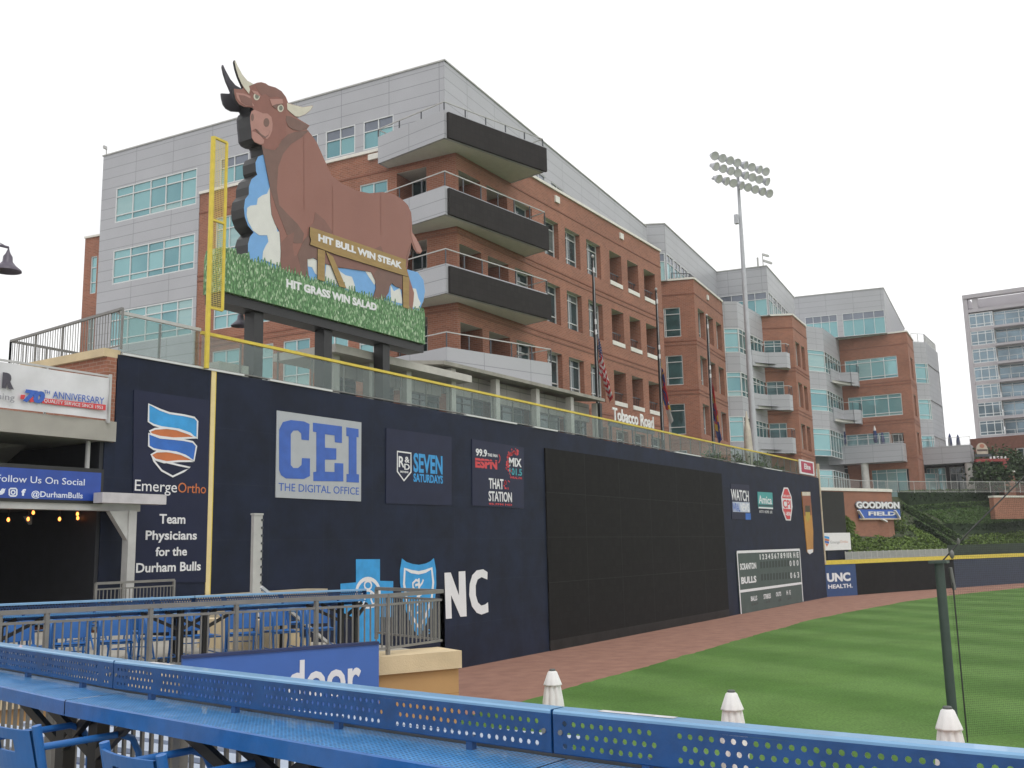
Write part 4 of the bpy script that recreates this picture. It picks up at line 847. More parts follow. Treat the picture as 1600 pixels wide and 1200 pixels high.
for ci, (a, b) in enumerate(cols[3:]): fops.append((a-38.74, b-38.74, 9.6, 11.7, .4, ci+3, 3))
mb = MB(); facade(mb, FF, 0, FF.len, 9.0, COPZ, fops)
lcols = [(31.44, 33.2), (33.9, 35.7), (36.4, 38.2), (38.9, 40.7), (41.3, 43.3)]
lops = []
for ri, (z0, z1) in enumerate(ROWS+[(9.5, 11.7)]):
    if ri < 3: lops.append((29.05-27.3, 30.85-27.3, z0-.6, z1+.45, 1.5))
    for a, b in lcols: lops.append((a-27.3, b-27.3, z0-.2, z1+.25, .12))
SG = (44.55-27.3)/.9965
facade(mb, LF, 0, SG, 9.0, COPZ, lops)
# right end, back of brick volume
mb.quad((63.95, 27.3, 9), (63.95, 40, 9), (63.95, 40, COPZ), (63.95, 27.3, COPZ)); mb.build('brick_wall', [BRICK, SOFFIT], ob)
for o in fops:
    a, b, c, d, dp, ci, ri = o
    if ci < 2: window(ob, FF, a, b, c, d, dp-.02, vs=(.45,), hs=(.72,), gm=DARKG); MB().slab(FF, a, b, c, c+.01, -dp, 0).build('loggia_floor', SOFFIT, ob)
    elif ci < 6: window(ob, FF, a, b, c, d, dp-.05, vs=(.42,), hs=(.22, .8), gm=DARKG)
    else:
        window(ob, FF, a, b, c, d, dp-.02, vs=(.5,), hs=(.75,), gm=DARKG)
        MB().slab(FF, a-.02, b+.02, c-.05, c+.22, -.14, .045).build('sill', COPING, ob)
        m2 = MB(); m2.slab(FF, a, b, c+.82, c+.88, -.3, -.24); [m2.slab(FF, a+(b-a)*k/6-.012, a+(b-a)*k/6+.012, c+.22, c+.82, -.28, -.255) for k in range(1, 6)]; m2.build('loggia_railing', DKFRAME, ob)
for o in lops:
    a, b, c, d, dp = o
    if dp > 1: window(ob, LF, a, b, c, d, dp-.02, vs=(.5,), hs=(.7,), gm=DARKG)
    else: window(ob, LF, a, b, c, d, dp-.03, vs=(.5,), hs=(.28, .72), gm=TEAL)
bands(ob, [(FF, 0, FF.len), (LF, 0, SG)])
coping(ob, [(FF, 0, FF.len+.05), (LF, 0, SG)])
# grey metal top storey and left block
mb = MB(); tops = []
for a, b in lcols+[]: tops.append((a-27.3-.4, b-27.3-.25, 25.5, 27.1, .08))
gops = [(17.55, 24.25, z0, z1, .08) for z0, z1 in ((24.72, 26.95), (20.82, 22.95), (16.95, 19.1), (13.1, 15.2), (9.6, 11.4))]
LFo = PL((38.74-.06, 27.9), (36.60-.06, 52.75))
facade(mb, LFo, 0, SG-.6, COPZ+.16, ROOFZ, [(a-.6, b-.6, c, d, e) for a, b, c, d, e in tops])
facade(mb, LFo, SG-.6, 24.94, 9.0, ROOFZ, [(a-.6, b-.6, c, d, e) for a, b, c, d, e in gops])
mb.quad(LFo.pt(SG-.6, 9, 0), LFo.pt(SG-.6, COPZ+.16, 0), LFo.pt(SG-.6, COPZ+.16, -.1), LFo.pt(SG-.6, 9, -.1))
rops = [(2.0+i*2.72, 3.9+i*2.72, COPZ+.3, 27.1, .1) for i in range(11)]
facade(mb, GF, -.05, GF.len, COPZ-.3, ROOFZ, rops)
e1_, e2_ = LFo.pt(24.94, 0), GF.pt(GF.len, 0)
mb.poly([LFo.pt(0, ROOFZ), GF.pt(GF.len, ROOFZ), GF.pt(GF.len, ROOFZ, -22), LFo.pt(24.94, ROOFZ)])
mb.quad(e1_+Vector((0, 0, 9)), e1_+Vector((3, .25, 9)), e1_+Vector((3, .25, ROOFZ)), e1_+Vector((0, 0, ROOFZ)))
mb.build('metal_cladding', [GREYP, SOFFIT], ob)
for a, b, c, d, e in tops: window(ob, LFo, a-.6, b-.6, c, d, e-.02, vs=(.5,), hs=(.62,), spandrel=TEALG)
for a, b, c, d, e in gops: window(ob, LFo, a-.6, b-.6, c, d, e-.02, vs=(.18, .37, .56, .78), hs=(.2, .74), fw=.065)
for a, b, c, d, e in rops: window(ob, GF, a, b, c, d, e-.02, vs=(.5,), hs=(.62,), spandrel=TEALG)
mb = MB(); mb.slab(LFo, -.05, 25, ROOFZ, ROOFZ+.08, -.3, .05); mb.slab(GF, 0, GF.len, ROOFZ, ROOFZ+.08, -.3, .05); mb.build('roof_edge', mat('roof_edge_metal', (.42, .42, .40), .5), ob)
# brick block past the grey corner
SB = PL((36.85, 52.8), (36.0, 58.2)); zsb = SB.px(140, 372)[1]; se = SB.px(133, 380)[0]
sops = [(.45, .95, z0, z1, .12) for z0, z1 in ((20.6, 23.0), (16.8, 19.1), (13, 15.2))]
mb = MB(); facade(mb, SB, 0, se, 9, zsb, sops); mb.poly([SB.pt(0, zsb), SB.pt(se, zsb), SB.pt(se, zsb, -6), SB.pt(0, zsb, -6)]); mb.build('brick_wall', [BRICK, SOFFIT], ob)
for o in sops: window(ob, SB, *o[:4], .1, vs=(), hs=(.3, .7))
coping(ob, [(SB, 0, se)], zsb, .12)
m2 = MB(); p_ = LFo.pt(24.7, ROOFZ); m2.cyl(p_, p_+Vector((0, 0, .55)), .04); m2.bar(p_+Vector((0, 0, .5)), p_+Vector((-.25, -.05, .5)), .12, .18); m2.build('roof_camera', LSTEEL, ob)
for s_ in (10.0, 18.6): m2 = MB(); m2.slab(FF, s_, s_+.5, 24.55, 24.95, 0, .1); m2.build('wall_light', COPING, ob)
m2 = MB(); m2.slab(LF, 31.9-27.3, 32.6-27.3, 24.85, 25.15, 0, .12); m2.build('wall_light', COPING, ob)

def railing_line(pts, z0, h, name, parent, mt=DKFRAME, post=1.2, infill=True, top=.05, topm=None):
    """posts, top rail and slim balusters along a plan line"""
    mb = MB(); tp = MB(); posts = []
    for p, q in zip(pts[:-1], pts[1:]):
        p, q = Vector((p[0], p[1], 0)), Vector((q[0], q[1], 0)); n = max(1, round((q-p).length/post))
        tp.bar(p+Vector((0, 0, z0+h)), q+Vector((0, 0, z0+h)), top, top)
        for i in range(n+1):
            c = p+(q-p)*i/n
            if infill: mb.bar(c+Vector((0, 0, z0)), c+Vector((0, 0, z0+h)), .05)
            else: posts.append((c+Vector((0, 0, z0)), c+Vector((0, 0, z0+h-.03))))
        if infill:
            mb.bar(p+Vector((0, 0, z0+.1)), q+Vector((0, 0, z0+.1)), .03)
            k = max(1, round((q-p).length/.14))
            for i in range(k): c = p+(q-p)*i/k; mb.bar(c+Vector((0, 0, z0+.1)), c+Vector((0, 0, z0+h)), .016)
    if not infill:
        o = tp.build(name, topm or mt, parent); done = []
        for a, b in posts:
            if all((a-d).length > .1 for d in done): MB().bar(a, b, .05).build('post', mt, o); done.append(a)
        return o
    o = mb.build(name, mt, parent); tp.build('handrail', topm or mt, o); return o
def balcony(parent, plan, zs, h, led=None, rail=.75, railpts=None, mt=GREYP):
    """plan: open outline whose ends touch the wall"""
    mb = MB(); mb.plan(plan, zs, zs+.3, 1, 1, 1)
    n = len(plan)
    for i in range(n-1):
        p, q = plan[i], plan[i+1]; pl = PL(p, q); c = sum((Vector((a[0], a[1], 0)) for a in plan), Vector())/n
        if (c-pl.p).dot(pl.n) > 0: pl.n = -pl.n
        mb.slab(pl, 0, pl.len, zs-.005, zs+h, -.12, .02, 0)
    o = mb.build('balcony', [mt, SOFFIT], parent)
    if led is not None:
        pl = PL(plan[led], plan[led+1]); mb = MB(); mb.slab(pl, .14, pl.len+.12, zs+.02, zs+h-.12, .02, .16); mb.build('led_screen', LEDB, o)
    if rail: railing_line(railpts or plan, zs+h, rail, 'balcony_railing', parent, infill=False, post=1.4, topm=LSTEEL)
    return o
for i, zs in enumerate((24.2, 20.33, 16.45, 12.4)):
    tip = on_z(*[(849, 269), (853, 392), (856, 500), (859, 596)][i], zs); tip = (min(max(tip.x, 43.6), 44.9), min(max(tip.y, 24.9), 25.8))
    pl_ = [(38.4, 31.4), (37.62, 31.4), (36.95, 26.7), tip, (tip[0]+.35, 27.28)]
    balcony(ob, pl_, zs, 1.45, led=2 if i < 3 else None, rail=.42 if i == 0 else .72)

# ---- next wing: brick block, curved bay, brick block
def teal_strip(parent, pl, a, b, c, d, vs, hs=(.22, .8), gm=None): window(parent, pl, a, b, c, d, .04, vs=vs, hs=hs, gm=gm, fw=.07)
w2 = thing('office_wing', 'brick office wing with metal bay just right of the main block', 'building', (76, 30, 9.25))
c1 = on_z(1083, 433, COPZ+.16); c2 = on_z(1128, 470, COPZ+.16); c0 = on_z(1035, 437, COPZ+.16)
LA = PL(c1, c0); FA = PL(c1, c2)
wz = [(20.75, 22.95), (16.9, 19.1), (13.0, 15.25)]
la = LA.px(1063, 495)[0]; lb = LA.px(1037, 495)[0]
laops = [(la, lb, z0-.05, z1+.1, .14) for z0, z1 in wz+[(9.5, 11.6)]]
faops = []
for a, b in ((1091, 1101), (1104, 1114), (1118.5, 1126.5)):
    s0_, s1_ = FA.px(a, 500)[0], FA.px(b, 500)[0]
    faops += [(s0_, s1_, z0, z1+.15, .5) for z0, z1 in wz]
mb = MB(); facade(mb, LA, 0, LA.len+4, 9, COPZ, laops); facade(mb, FA, 0, FA.len, 9, COPZ, faops); mb.poly([LA.pt(0, COPZ), LA.pt(LA.len+4, COPZ), LA.pt(LA.len+4, COPZ, -9), FA.pt(FA.len, COPZ)])
mb.build('brick_wall', [BRICK, SOFFIT], w2)
for o in laops: window(w2, LA, *o[:4], .1, vs=(.9,), hs=(.24, .78), gm=mat('green_grey_glass', (.045, .105, .11), .06, .2, var=.5, vscale=.8))
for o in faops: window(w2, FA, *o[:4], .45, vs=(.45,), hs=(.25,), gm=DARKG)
bands(w2, [(LA, 0, LA.len+4), (FA, 0, FA.len)]); coping(w2, [(LA, 0, LA.len+4), (FA, 0, FA.len)])
m2 = MB(); m2.slab(FA, FA.len*.42, FA.len*.47, 24.4, 24.8, 0, .1); m2.build('wall_light', COPING, w2)
# bay between the two brick blocks
b1_, b2_, b3_ = c2, on_z(1151, 472.5, COPZ), on_z(1192, 496, COPZ)
B1 = PL(b1_, b2_); B2 = PL(b2_, b3_)
for z0, z1 in ((22.95, COPZ+.1), (19.1, 20.8), (15.25, 16.95), (11.3, 13.05)):
    for pl in (B1, B2): MB().slab(pl, 0, pl.len, z0, z1, -.3, 0).build('metal_cladding', GREYP, w2)
for z0, z1 in ((20.8, 22.95), (16.95, 19.1), (13.05, 15.25), (9.3, 11.3)):
    teal_strip(w2, B1, 0, B1.len, z0, z1, (), gm=TEAL); teal_strip(w2, B2, 0, B2.len, z0, z1, [i/7 for i in range(1, 7)], gm=mat('bay_glass', (.09, .19, .20), .05, .3, var=.4, vscale=.7))
# second brick block of the wing
d1 = on_z(1237, 490, COPZ+.16); d2 = on_z(1259, 509, COPZ+.16); d0 = on_z(1190, 492, COPZ+.16)
LB_, FB = PL(d1, d0), PL(d1, d2)
a_ = LB_.px(1221, 540)[0]; b_ = LB_.px(1194, 540)[0]
lbops = [(a_, b_, z0, z1, .14) for z0, z1 in wz]
fbops = []
for a, b in ((1244.5, 1250.5), (1253, 1258)):
    s0_, s1_ = FB.px(a, 560)[0], FB.px(b, 560)[0]; fbops += [(s0_, s1_, z0-.1, z1, .4) for z0, z1 in wz]
mb = MB(); facade(mb, LB_, 0, LB_.len+1.5, 9, COPZ, lbops); facade(mb, FB, 0, FB.len, 9, COPZ, fbops); mb.poly([LB_.pt(0, COPZ), LB_.pt(LB_.len+1.5, COPZ), FB.pt(FB.len, COPZ)]); mb.build('brick_wall', [BRICK, SOFFIT], w2)
for o in lbops: window(w2, LB_, *o[:4], .1, vs=(.42,), hs=(.25, .75), gm=MATS['green_grey_glass'])
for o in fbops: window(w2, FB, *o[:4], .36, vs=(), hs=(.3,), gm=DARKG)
bands(w2, [(LB_, 0, LB_.len+1.5), (FB, 0, FB.len)]); coping(w2, [(LB_, 0, LB_.len+1.5), (FB, 0, FB.len)])
for zt in (21.55, 17.68, 13.8):
    yy = {21.55: 552, 17.68: 618, 13.8: 686}[zt]
    p0 = B2.pt(B2.len*.42, 0); q0 = LB_.pt(a_-.1, 0)
    k1 = LB_.pt(b_+.3, 0, 1.7); k2 = LB_.pt(a_-.1, 0, 1.55); k3 = LB_.pt(a_-.5, 0, .9); k4 = LB_.pt(a_-.5, 0, 0)
    balcony(w2, [(p0.x, p0.y), (k1.x-1.2, k1.y+.4), (k1.x, k1.y), (k2.x, k2.y), (k3.x, k3.y), (k4.x, k4.y)], zt-1.45, 1.4, rail=.8)

# ---- stepped grey penthouse storeys over the wings
ph = thing('penthouse_storey', 'stepped grey metal top storeys set back above the brick wings', 'building', (85, 29, 25))
KQ = 1.025; ZQ = lambda z: HC+(z-HC)*KQ
rp = [(69.6, 33.5), (69.68*KQ, 29.25*KQ), (85.5*KQ, 30.95*KQ), (86.26*KQ, 26.5*KQ), (99.4*KQ, 27.9*KQ), (102.2, 34)]
KP = 1.18; rp4 = [(99.4*KP-1.0, 27.9*KP+5.1), (101.05*KP, 19.45*KP), (122.6*KP, 21.6*KP), (124*KP, 42)]
mb = MB(); phw = []
for i in range(len(rp)-1):
    pl = PL(rp[i], rp[i+1]); ops = []
    if i in (0, 2):
        L_ = pl.len
        if i == 2: ops = [(L_*.03, L_*.97, ZQ(24.74), ZQ(26.95), .08)]
        else: ops = [(.1, L_-.1, ZQ(24.74), ZQ(26.95), .08)]
        ops = [(max(.03, min(a, b)), min(L_-.03, max(a, b)), c, d, e) for a, b, c, d, e in ops]
    else:
        ops = [(.15+k*2.05, 1.95+k*2.05, ZQ(24.74), ZQ(26.95), .08) for k in range(int((pl.len-.4)/2.05))]
    facade(mb, pl, 0, pl.len, ZQ(24.74), ZQ(ROOFZ), ops); phw.append((pl, ops))
mb.poly([Vector((x, y, ZQ(ROOFZ))) for x, y in rp]+[Vector((69.6, 40, ZQ(ROOFZ)))]); mb.build('metal_cladding', [GREYP, SOFFIT], ph)
mb = MB(); zb4, zr4, zw4 = HC+(24.74-HC)*KP, HC+(ROOFZ-HC)*KP, HC+(27.1-HC)*KP
for i in range(3):
    pl = PL(rp4[i], rp4[i+1]); L_ = pl.len; Lw = (Vector((99.4, 27.9))-Vector((101.05, 19.45))).length*KP
    ops = [(L_-.02-Lw*f1, L_-.02-Lw*f0, zb4, zw4, .08) for f0, f1 in ((.5, .96), (.08, .44))] if False else ([(L_-.1-Lw*f1, L_-.1-Lw*f0, zb4, zw4, .08) for f0, f1 in ((.0, .46), (.52, .88))] if i == 0 else [])
    facade(mb, pl, 0, L_, zb4, zr4, ops); phw.append((pl, ops))
mb.poly([Vector((x, y, zr4)) for x, y in rp4]); mb.build('metal_cladding', [GREYP, SOFFIT], ph)
for i in range(3): pl = PL(rp4[i], rp4[i+1]); MB().slab(pl, 0, pl.len, zr4, zr4+.09, -.3, .05).build('roof_edge', MATS['roof_edge_metal'], ph)
for i, (pl, ops) in enumerate(phw):
    for o in ops: window(ph, pl, *o[:4], .05, vs=(.25, .5, .75) if o[1]-o[0] > 2.5 else (.5,), hs=(.7,), spandrel=TEALG)
mb = MB()
for i in range(len(rp)-1): pl = PL(rp[i], rp[i+1]); mb.slab(pl, 0, pl.len, ZQ(ROOFZ), ZQ(ROOFZ)+.09, -.3, .05)
mb.build('roof_edge', MATS['roof_edge_metal'], ph)
m2 = MB(); p_ = Vector((86.3*KQ, 26.8*KQ, ZQ(ROOFZ))); m2.cyl(p_, p_+Vector((0, 0, 1.3)), .05); m2.bar(p_+Vector((.0, 0, 1.2)), p_+Vector((.9, -.3, 1.2)), .14, .2); m2.bar(p_+Vector((.2, 0, .65)), p_+Vector((1.4, -.4, .6)), .14, .2); m2.cyl(p_+Vector((-.6, .3, 0)), p_+Vector((-.6, .3, .8)), .09); m2.build('roof_antenna', LSTEEL, ph)
railing_line([c0+(c1-c0)*.3, c1+Vector((.6, .5, 0)), c2+Vector((0, .5, 0))], COPZ+.1, .55, 'roof_railing', ph, infill=True)
# ---- far wing with big teal windows
KZ = 1.15
def h4(z): return HC+(z-HC)*KZ
C4 = h4(COPZ); wz4 = [(h4(p), h4(q)) for p, q in wz]
w3 = thing('office_wing', 'far brick office wing with wide teal windows, terraces and round columns', 'building', (108, 22, 9))
e1c = on_z(1416, 516, h4(COPZ+.16)); e0c = on_z(1309, 529, h4(COPZ+.16)); e2c = on_z(1426, 531, h4(COPZ+.16))
LC, FC = PL(e1c, e0c), PL(e1c, e2c)
lcops = [(LC.px(1402, 570)[0], LC.px(1320, 570)[0], wz4[0][0], wz4[0][1], .14), (LC.px(1409, 625)[0], LC.px(1325, 625)[0], wz4[1][0], wz4[1][1], .14),
         (LC.px(1390, 680)[0], LC.px(1322, 680)[0], h4(12.4), h4(15.25), .14), (LC.px(1412, 685)[0], LC.px(1393, 685)[0], h4(12.4), h4(15.1), .9), (LC.px(1420, 740)[0], LC.px(1362, 740)[0], 9.0, h4(11.5), 1.2)]
fcops = [(FC.len*.3, FC.len*.62, z0, z1, .4) for z0, z1 in wz4]
mb = MB(); facade(mb, LC, 0, LC.len, 8.9, C4, lcops); facade(mb, FC, 0, FC.len, 8.9, C4, fcops); mb.poly([LC.pt(0, C4), LC.pt(LC.len, C4), FC.pt(FC.len, C4, -5), FC.pt(FC.len, C4)]); mb.build('brick_wall', [BRICK, SOFFIT], w3)
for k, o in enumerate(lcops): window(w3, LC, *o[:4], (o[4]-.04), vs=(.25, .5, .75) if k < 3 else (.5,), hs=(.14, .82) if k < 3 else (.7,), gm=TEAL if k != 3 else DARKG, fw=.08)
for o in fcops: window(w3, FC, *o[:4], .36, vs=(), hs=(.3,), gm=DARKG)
bands(w3, [(LC, 0, LC.len), (FC, 0, FC.len)], [h4(z) for z in (24.05, 20.28, 19.98, 16.35, 16.05, 12.5)]); coping(w3, [(LC, 0, LC.len), (FC, 0, FC.len)], C4)
# bay left of the far wing
f1 = on_z(1257, 509, C4); f2 = on_z(1285, 512.5, C4); f3 = on_z(1310, 531, C4)
D1, D2 = PL(f1, f2), PL(f2, f3)
g1 = on_z(1426, 534, C4); g2 = on_z(1446, 535, C4); g3 = on_z(1465, 551, C4)
E1, E2 = PL(g1, g2), PL(g2, g3)
mb = MB()
for z0, z1 in ((h4(22.95), C4), (h4(19.1), h4(20.8)), (h4(15.25), h4(16.95))):
    for pl in (D1, D2, E1, E2): MB().slab(pl, 0, pl.len, z0, z1, -.4, 0).build('metal_cladding', GREYP, w3)
for pl, zz in ((E2, 0),): mb.quad(pl.pt(pl.len, 9), pl.pt(pl.len, C4), pl.pt(pl.len, C4, -6), pl.pt(pl.len, 9, -6))
mb.poly([D1.pt(0, C4-.01), D1.pt(D1.len, C4-.01), D2.pt(D2.len, C4-.01), D2.pt(D2.len, C4-.01)+Vector((0, 6, 0)), D1.pt(0, C4-.01)+Vector((0, 8, 0))]); mb.quad(D2.pt(D2.len, 9, -.45), D2.pt(D2.len, C4-.02, -.45), D1.pt(0, C4-.02, -4), D1.pt(0, 9, -4)); mb.build('metal_cladding', GREYP, w3)
for z0, z1 in ((h4(20.8), h4(22.95)), (h4(16.95), h4(19.1)), (h4(12.6), h4(15.25)), (9.0, h4(11.3))):
    for pl in (D1, E1): teal_strip(w3, pl, 0, pl.len, z0, z1, () if pl is D1 else (.85,), gm=TEAL)
    teal_strip(w3, D2, 0, D2.len, z0, z1, [i/6 for i in range(1, 6)], gm=MATS['bay_glass'])
    if z0 > 12: MB().slab(E2, 0, E2.len, z0, z1, -.5, -.1).build('metal_cladding', GREYP, w3)
railing_line([E1.pt(0, 0, -.2), E1.pt(E1.len, 0, -.2), E2.pt(E2.len, 0, -.2)], C4, 1.1, 'roof_railing', w3, infill=True, mt=LSTEEL)
for zt in (21.55, 17.68):
    j0 = D2.pt(D2.len*.25, 0); a_ = LC.px(1343, 600)[0]; b_ = LC.len
    k1 = LC.pt(b_-.3, 0, 2.0); k2 = LC.pt(a_+.6, 0, 1.8); k3 = LC.pt(a_, 0, 1.0); k4 = LC.pt(a_, 0, 0)
    balcony(w3, [(j0.x, j0.y), (k1.x, k1.y), (k2.x, k2.y), (k3.x, k3.y), (k4.x, k4.y)], h4(zt-1.45), 1.6, rail=.9)
# terrace storey
TL = PL(on_z(1265, 718, h4(12.1)), on_z(1417, 718, h4(12.1))); sT0 = 0; zf0, zf1 = h4(12.15), h4(13.95)
for (xa, xb, off) in ((1265, 1416, 2.4), (1436, 1517, 2.4)):
    pl = PL(LC.pt(LC.px(xb, 700)[0], 0, off), LC.pt(LC.px(xa, 700)[0], 0, off)) if xa < 1400 else PL(E1.pt(E1.px(1436, 712)[0], 0, .2), (lambda a_: a_+LC.d*(PL(a_, a_+LC.d).px(1517, 705)[0]))(E1.pt(E1.px(1436, 712)[0], 0, .2)))
    MB().slab(pl, 0, pl.len, zf0, zf1, -3, 0).build('terrace_parapet', GREYP, w3)
    railing_line([pl.pt(0, 0, -.15), pl.pt(pl.len, 0, -.15)], zf1, .95, 'terrace_railing', w3, mt=LSTEEL)
    for f in ((.40,) if xa < 1400 else (.92,)):
        c = pl.pt(pl.len*f, 0, -.5); MB().cyl((c.x, c.y, 8.9), (c.x, c.y, zf0), .42, n=18).build('round_column', mat('pale_column', (.50, .49, .46), .7), w3)
    terr = pl
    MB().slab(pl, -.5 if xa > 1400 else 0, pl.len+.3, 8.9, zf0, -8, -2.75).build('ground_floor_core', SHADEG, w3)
    gp = PL(pl.pt(0, 0, -2.6), pl.pt(pl.len, 0, -2.6)); window(w3, gp, .2, gp.len*(.52 if xa < 1400 else .42), 9.0, h4(11.9), .05, vs=(.2, .4, .6, .8), hs=(.8,), gm=TEAL)
    window(w3, gp, gp.len*(.54 if xa < 1400 else .5), gp.len, 9.0, h4(11.9), .05, vs=(.25, .5, .75), hs=(.8,), gm=DARKG)
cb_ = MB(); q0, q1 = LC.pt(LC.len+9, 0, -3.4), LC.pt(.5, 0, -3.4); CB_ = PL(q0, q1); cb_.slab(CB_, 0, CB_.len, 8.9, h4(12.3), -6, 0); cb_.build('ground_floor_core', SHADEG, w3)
cr_ = railing_line([on_z(1278, 762, 9.4), on_z(1345, 766, 9.4), on_z(1405, 770, 9.2), on_z(1500, 770, 9.2), on_z(1640, 770, 9.2)], 9.2, 1.15, 'terrace_railing', None, mt=LSTEEL, post=2)
tag(cr_, 'pale metal railing along the concourse above the hedges', 'railing')
# closed blue umbrellas on the far terraces
def small_umbrella(x, y, z, h, top, body, label):
    t = thing('closed_umbrella', label, 'umbrella', (x, y, z), 'closed terrace umbrellas')
    MB().cyl((x, y, z), (x, y, z+h), .04, n=6).build('pole', LSTEEL, t)
    MB().lathe((x, y, z), [(.06, h*.30), (.24, h*.34), (.22, h*.6), (.16, h*.8)], 8).build('canopy', body, t)
    MB().lathe((x, y, z), [(.16, h*.8), (.10, h*.92), (.02, h)], 8).build('canopy_top', top, t)
BLUC = mat('dark_blue_canvas', (.03, .045, .13), .8, var=.2); WCAN = mat('white_canvas', (.62, .60, .58), .8, var=.05)
for px_, py_, l in ((1322, 666, 'closed blue umbrella with white top on the left part of the far terrace'), (1370.5, 665, 'closed blue umbrella with white top on the middle of the far terrace')):
    P = LC.pt(LC.px(px_, 690)[0], 0, .9); zz = zat(P, px_, py_); small_umbrella(P.x, P.y, zf1-.6, zz-zf1+.6, WCAN, BLUC, l)
for px_, py_, l in ((1381, 675, 'dark closed umbrella on the far terrace right of its pair'), (1484, 677, 'left of two blue closed umbrellas standing against the sky'), (1492, 679, 'right of two blue closed umbrellas standing against the sky')):
    P = LC.pt(LC.px(px_, 690)[0], 0, .7) if px_ < 1400 else terr.pt((1484-1436)/81*terr.len+(px_-1484)*.11, 0, -1.2)
    zz = zat(P, px_, py_); small_umbrella(P.x, P.y, zf1-.6, zz-zf1+.6, BLUC, BLUC, l)

# ================================================================== FAR CONDO TOWER
tw = thing('condo_tower', 'tall glass condominium tower with concrete frame at the right edge', 'building', (192, 10, 9))
TX = 192.0; TP = PL((TX, 23.5), (TX, -12)); CONP = mat('pale_concrete_frame', (.40, .38, .40), .7, var=.06, vscale=.3)
BGL = mat('blue_tower_glass', (.19, .265, .315), .06, .45, var=.35, vscale=.25)
zc0 = 44.75; bal = TP.px(1556, 540)[0]
mb = MB(); mb.slab(TP, 0, .75, 5, 48.0, -14, .15); mb.slab(TP, .75, 36, zc0, zc0+.55, -14, .12); mb.slab(TP, 0, 36, 47.35, 48.05, -1.1, .3)
for a in (1.5, 10.2, 19): mb.slab(TP, a, a+.9, zc0+.55, 47.3, -.9, 0)
mb.slab(TP, .75, 36, zc0+.55, zc0+1.0, -1.6, -1.1); mb.slab(TP, .75, 36, zc0+.3, zc0+3.95, -14, -7.5)
mb.build('concrete_frame', CONP, tw)
for k in range(11):
    zt_ = zc0-.25-k*3.24; zb_ = zt_-2.6
    m2 = MB(); m2.slab(TP, .75, 36, zb_-.64, zb_, -13, .04); m2.build('floor_band', CONP, tw)
    window(tw, TP, .75, bal, zb_, zt_, .06, vs=(.3, .62, .9), hs=(.22, .8), gm=BGL, fw=.13)
    window(tw, TP, bal, 36, zb_, zt_, .9, vs=(.06, .13, .3, .36, .55, .7, .85), hs=(.82,), gm=BGL, fw=.13)
    MB().slab(TP, bal+.1, 36, zb_-.66, zb_-.36, -.8, 1.4).build('balcony_slab', CONP, tw)
    m2 = MB(); m2.slab(TP, bal+.1, 36, zb_+.55, zb_+.62, 1.28, 1.36); [m2.slab(TP, bal+.1+q*1.6, bal+.18+q*1.6, zb_-.36, zb_+.55, 1.28, 1.36) for q in range(22)]; m2.build('balcony_railing', LSTEEL, tw)
# brick building and trees at the right edge
bb = thing('brick_building', 'low brick building with dark windows below the glass tower', 'building', (140, 12, 9))
RB = PL((138, 16.8), (134, -14)); zrb = RB.px(1540, 684)[1]; s0_ = RB.px(1516, 700)[0]
ops = [(RB.px(1588, 700)[0], RB.px(1625, 700)[0], zrb-5.2, zrb-1.6, .2)]
mb = MB(); facade(mb, RB, s0_, 30, 8.9, zrb, ops); mb.poly([RB.pt(s0_, zrb), RB.pt(30, zrb), RB.pt(30, zrb, -15), RB.pt(s0_, zrb, -15)]); mb.quad(RB.pt(s0_, 8.9), RB.pt(s0_, zrb), RB.pt(s0_, zrb, -15), RB.pt(s0_, 8.9, -15)); mb.build('brick_wall', [mat('far_brick', (.20, .085, .06), .85, var=.15), SOFFIT], bb)
for o in ops: window(bb, RB, *o[:4], .15, vs=(.3, .6), hs=(.3, .65), gm=DARKG, fw=.12)
def tree(name, label, base, h, r, n, leaf, mt=TREE):
    t = thing(name, label, 'tree', base, 'trees beside the concourse'); b = Vector(base)
    tr_ = MB(); tr_.tube([b, b+Vector((.1, 0, h*.3)), b+Vector((-.05, .1, h*.6)), b+Vector((0, 0, h*.85))], [r*.09, r*.07, r*.05, r*.02], 8)
    cl_ = []
    for i in range(9):
        a = random.uniform(0, 6.28); q = b+Vector((math.cos(a)*r*.6, math.sin(a)*r*.6, h*random.uniform(.4, .9))); tr_.tube([b+Vector((0, 0, h*random.uniform(.25, .6))), (b+q)/2+Vector((0, 0, h*.32)), q], [r*.04, r*.03, r*.012], 5); cl_.append((q, r*random.uniform(.3, .5)))
    tr_.build('trunk', mat('bark', (.07, .052, .04), .9), t); lf = MB()
    for i in range(n):
        c, rr = random.choice(cl_); d = Vector((random.gauss(0, 1), random.gauss(0, 1), random.gauss(0, .8)))*rr*.6; leaves(lf, c+d, leaf)
    lf.build('crown', mt, t); return t
random.seed(21)
for px_, D, zt_, r, l in ((1535, 118, 14.6, 2.3, 'dark bushy tree behind the round sign'), (1566, 116, 14.9, 2.6, 'dark bushy tree left of the right image edge'), (1600, 117, 13.8, 2.6, 'dark bushy tree cut by the right image edge'), (1549, 112, 12.5, 2.0, 'low dark tree behind the red beam')):
    P = at_depth(px_, 740, D); tree('small_tree', l, (P.x, P.y, 8.96), zt_-8.96, r, 1500, .26)
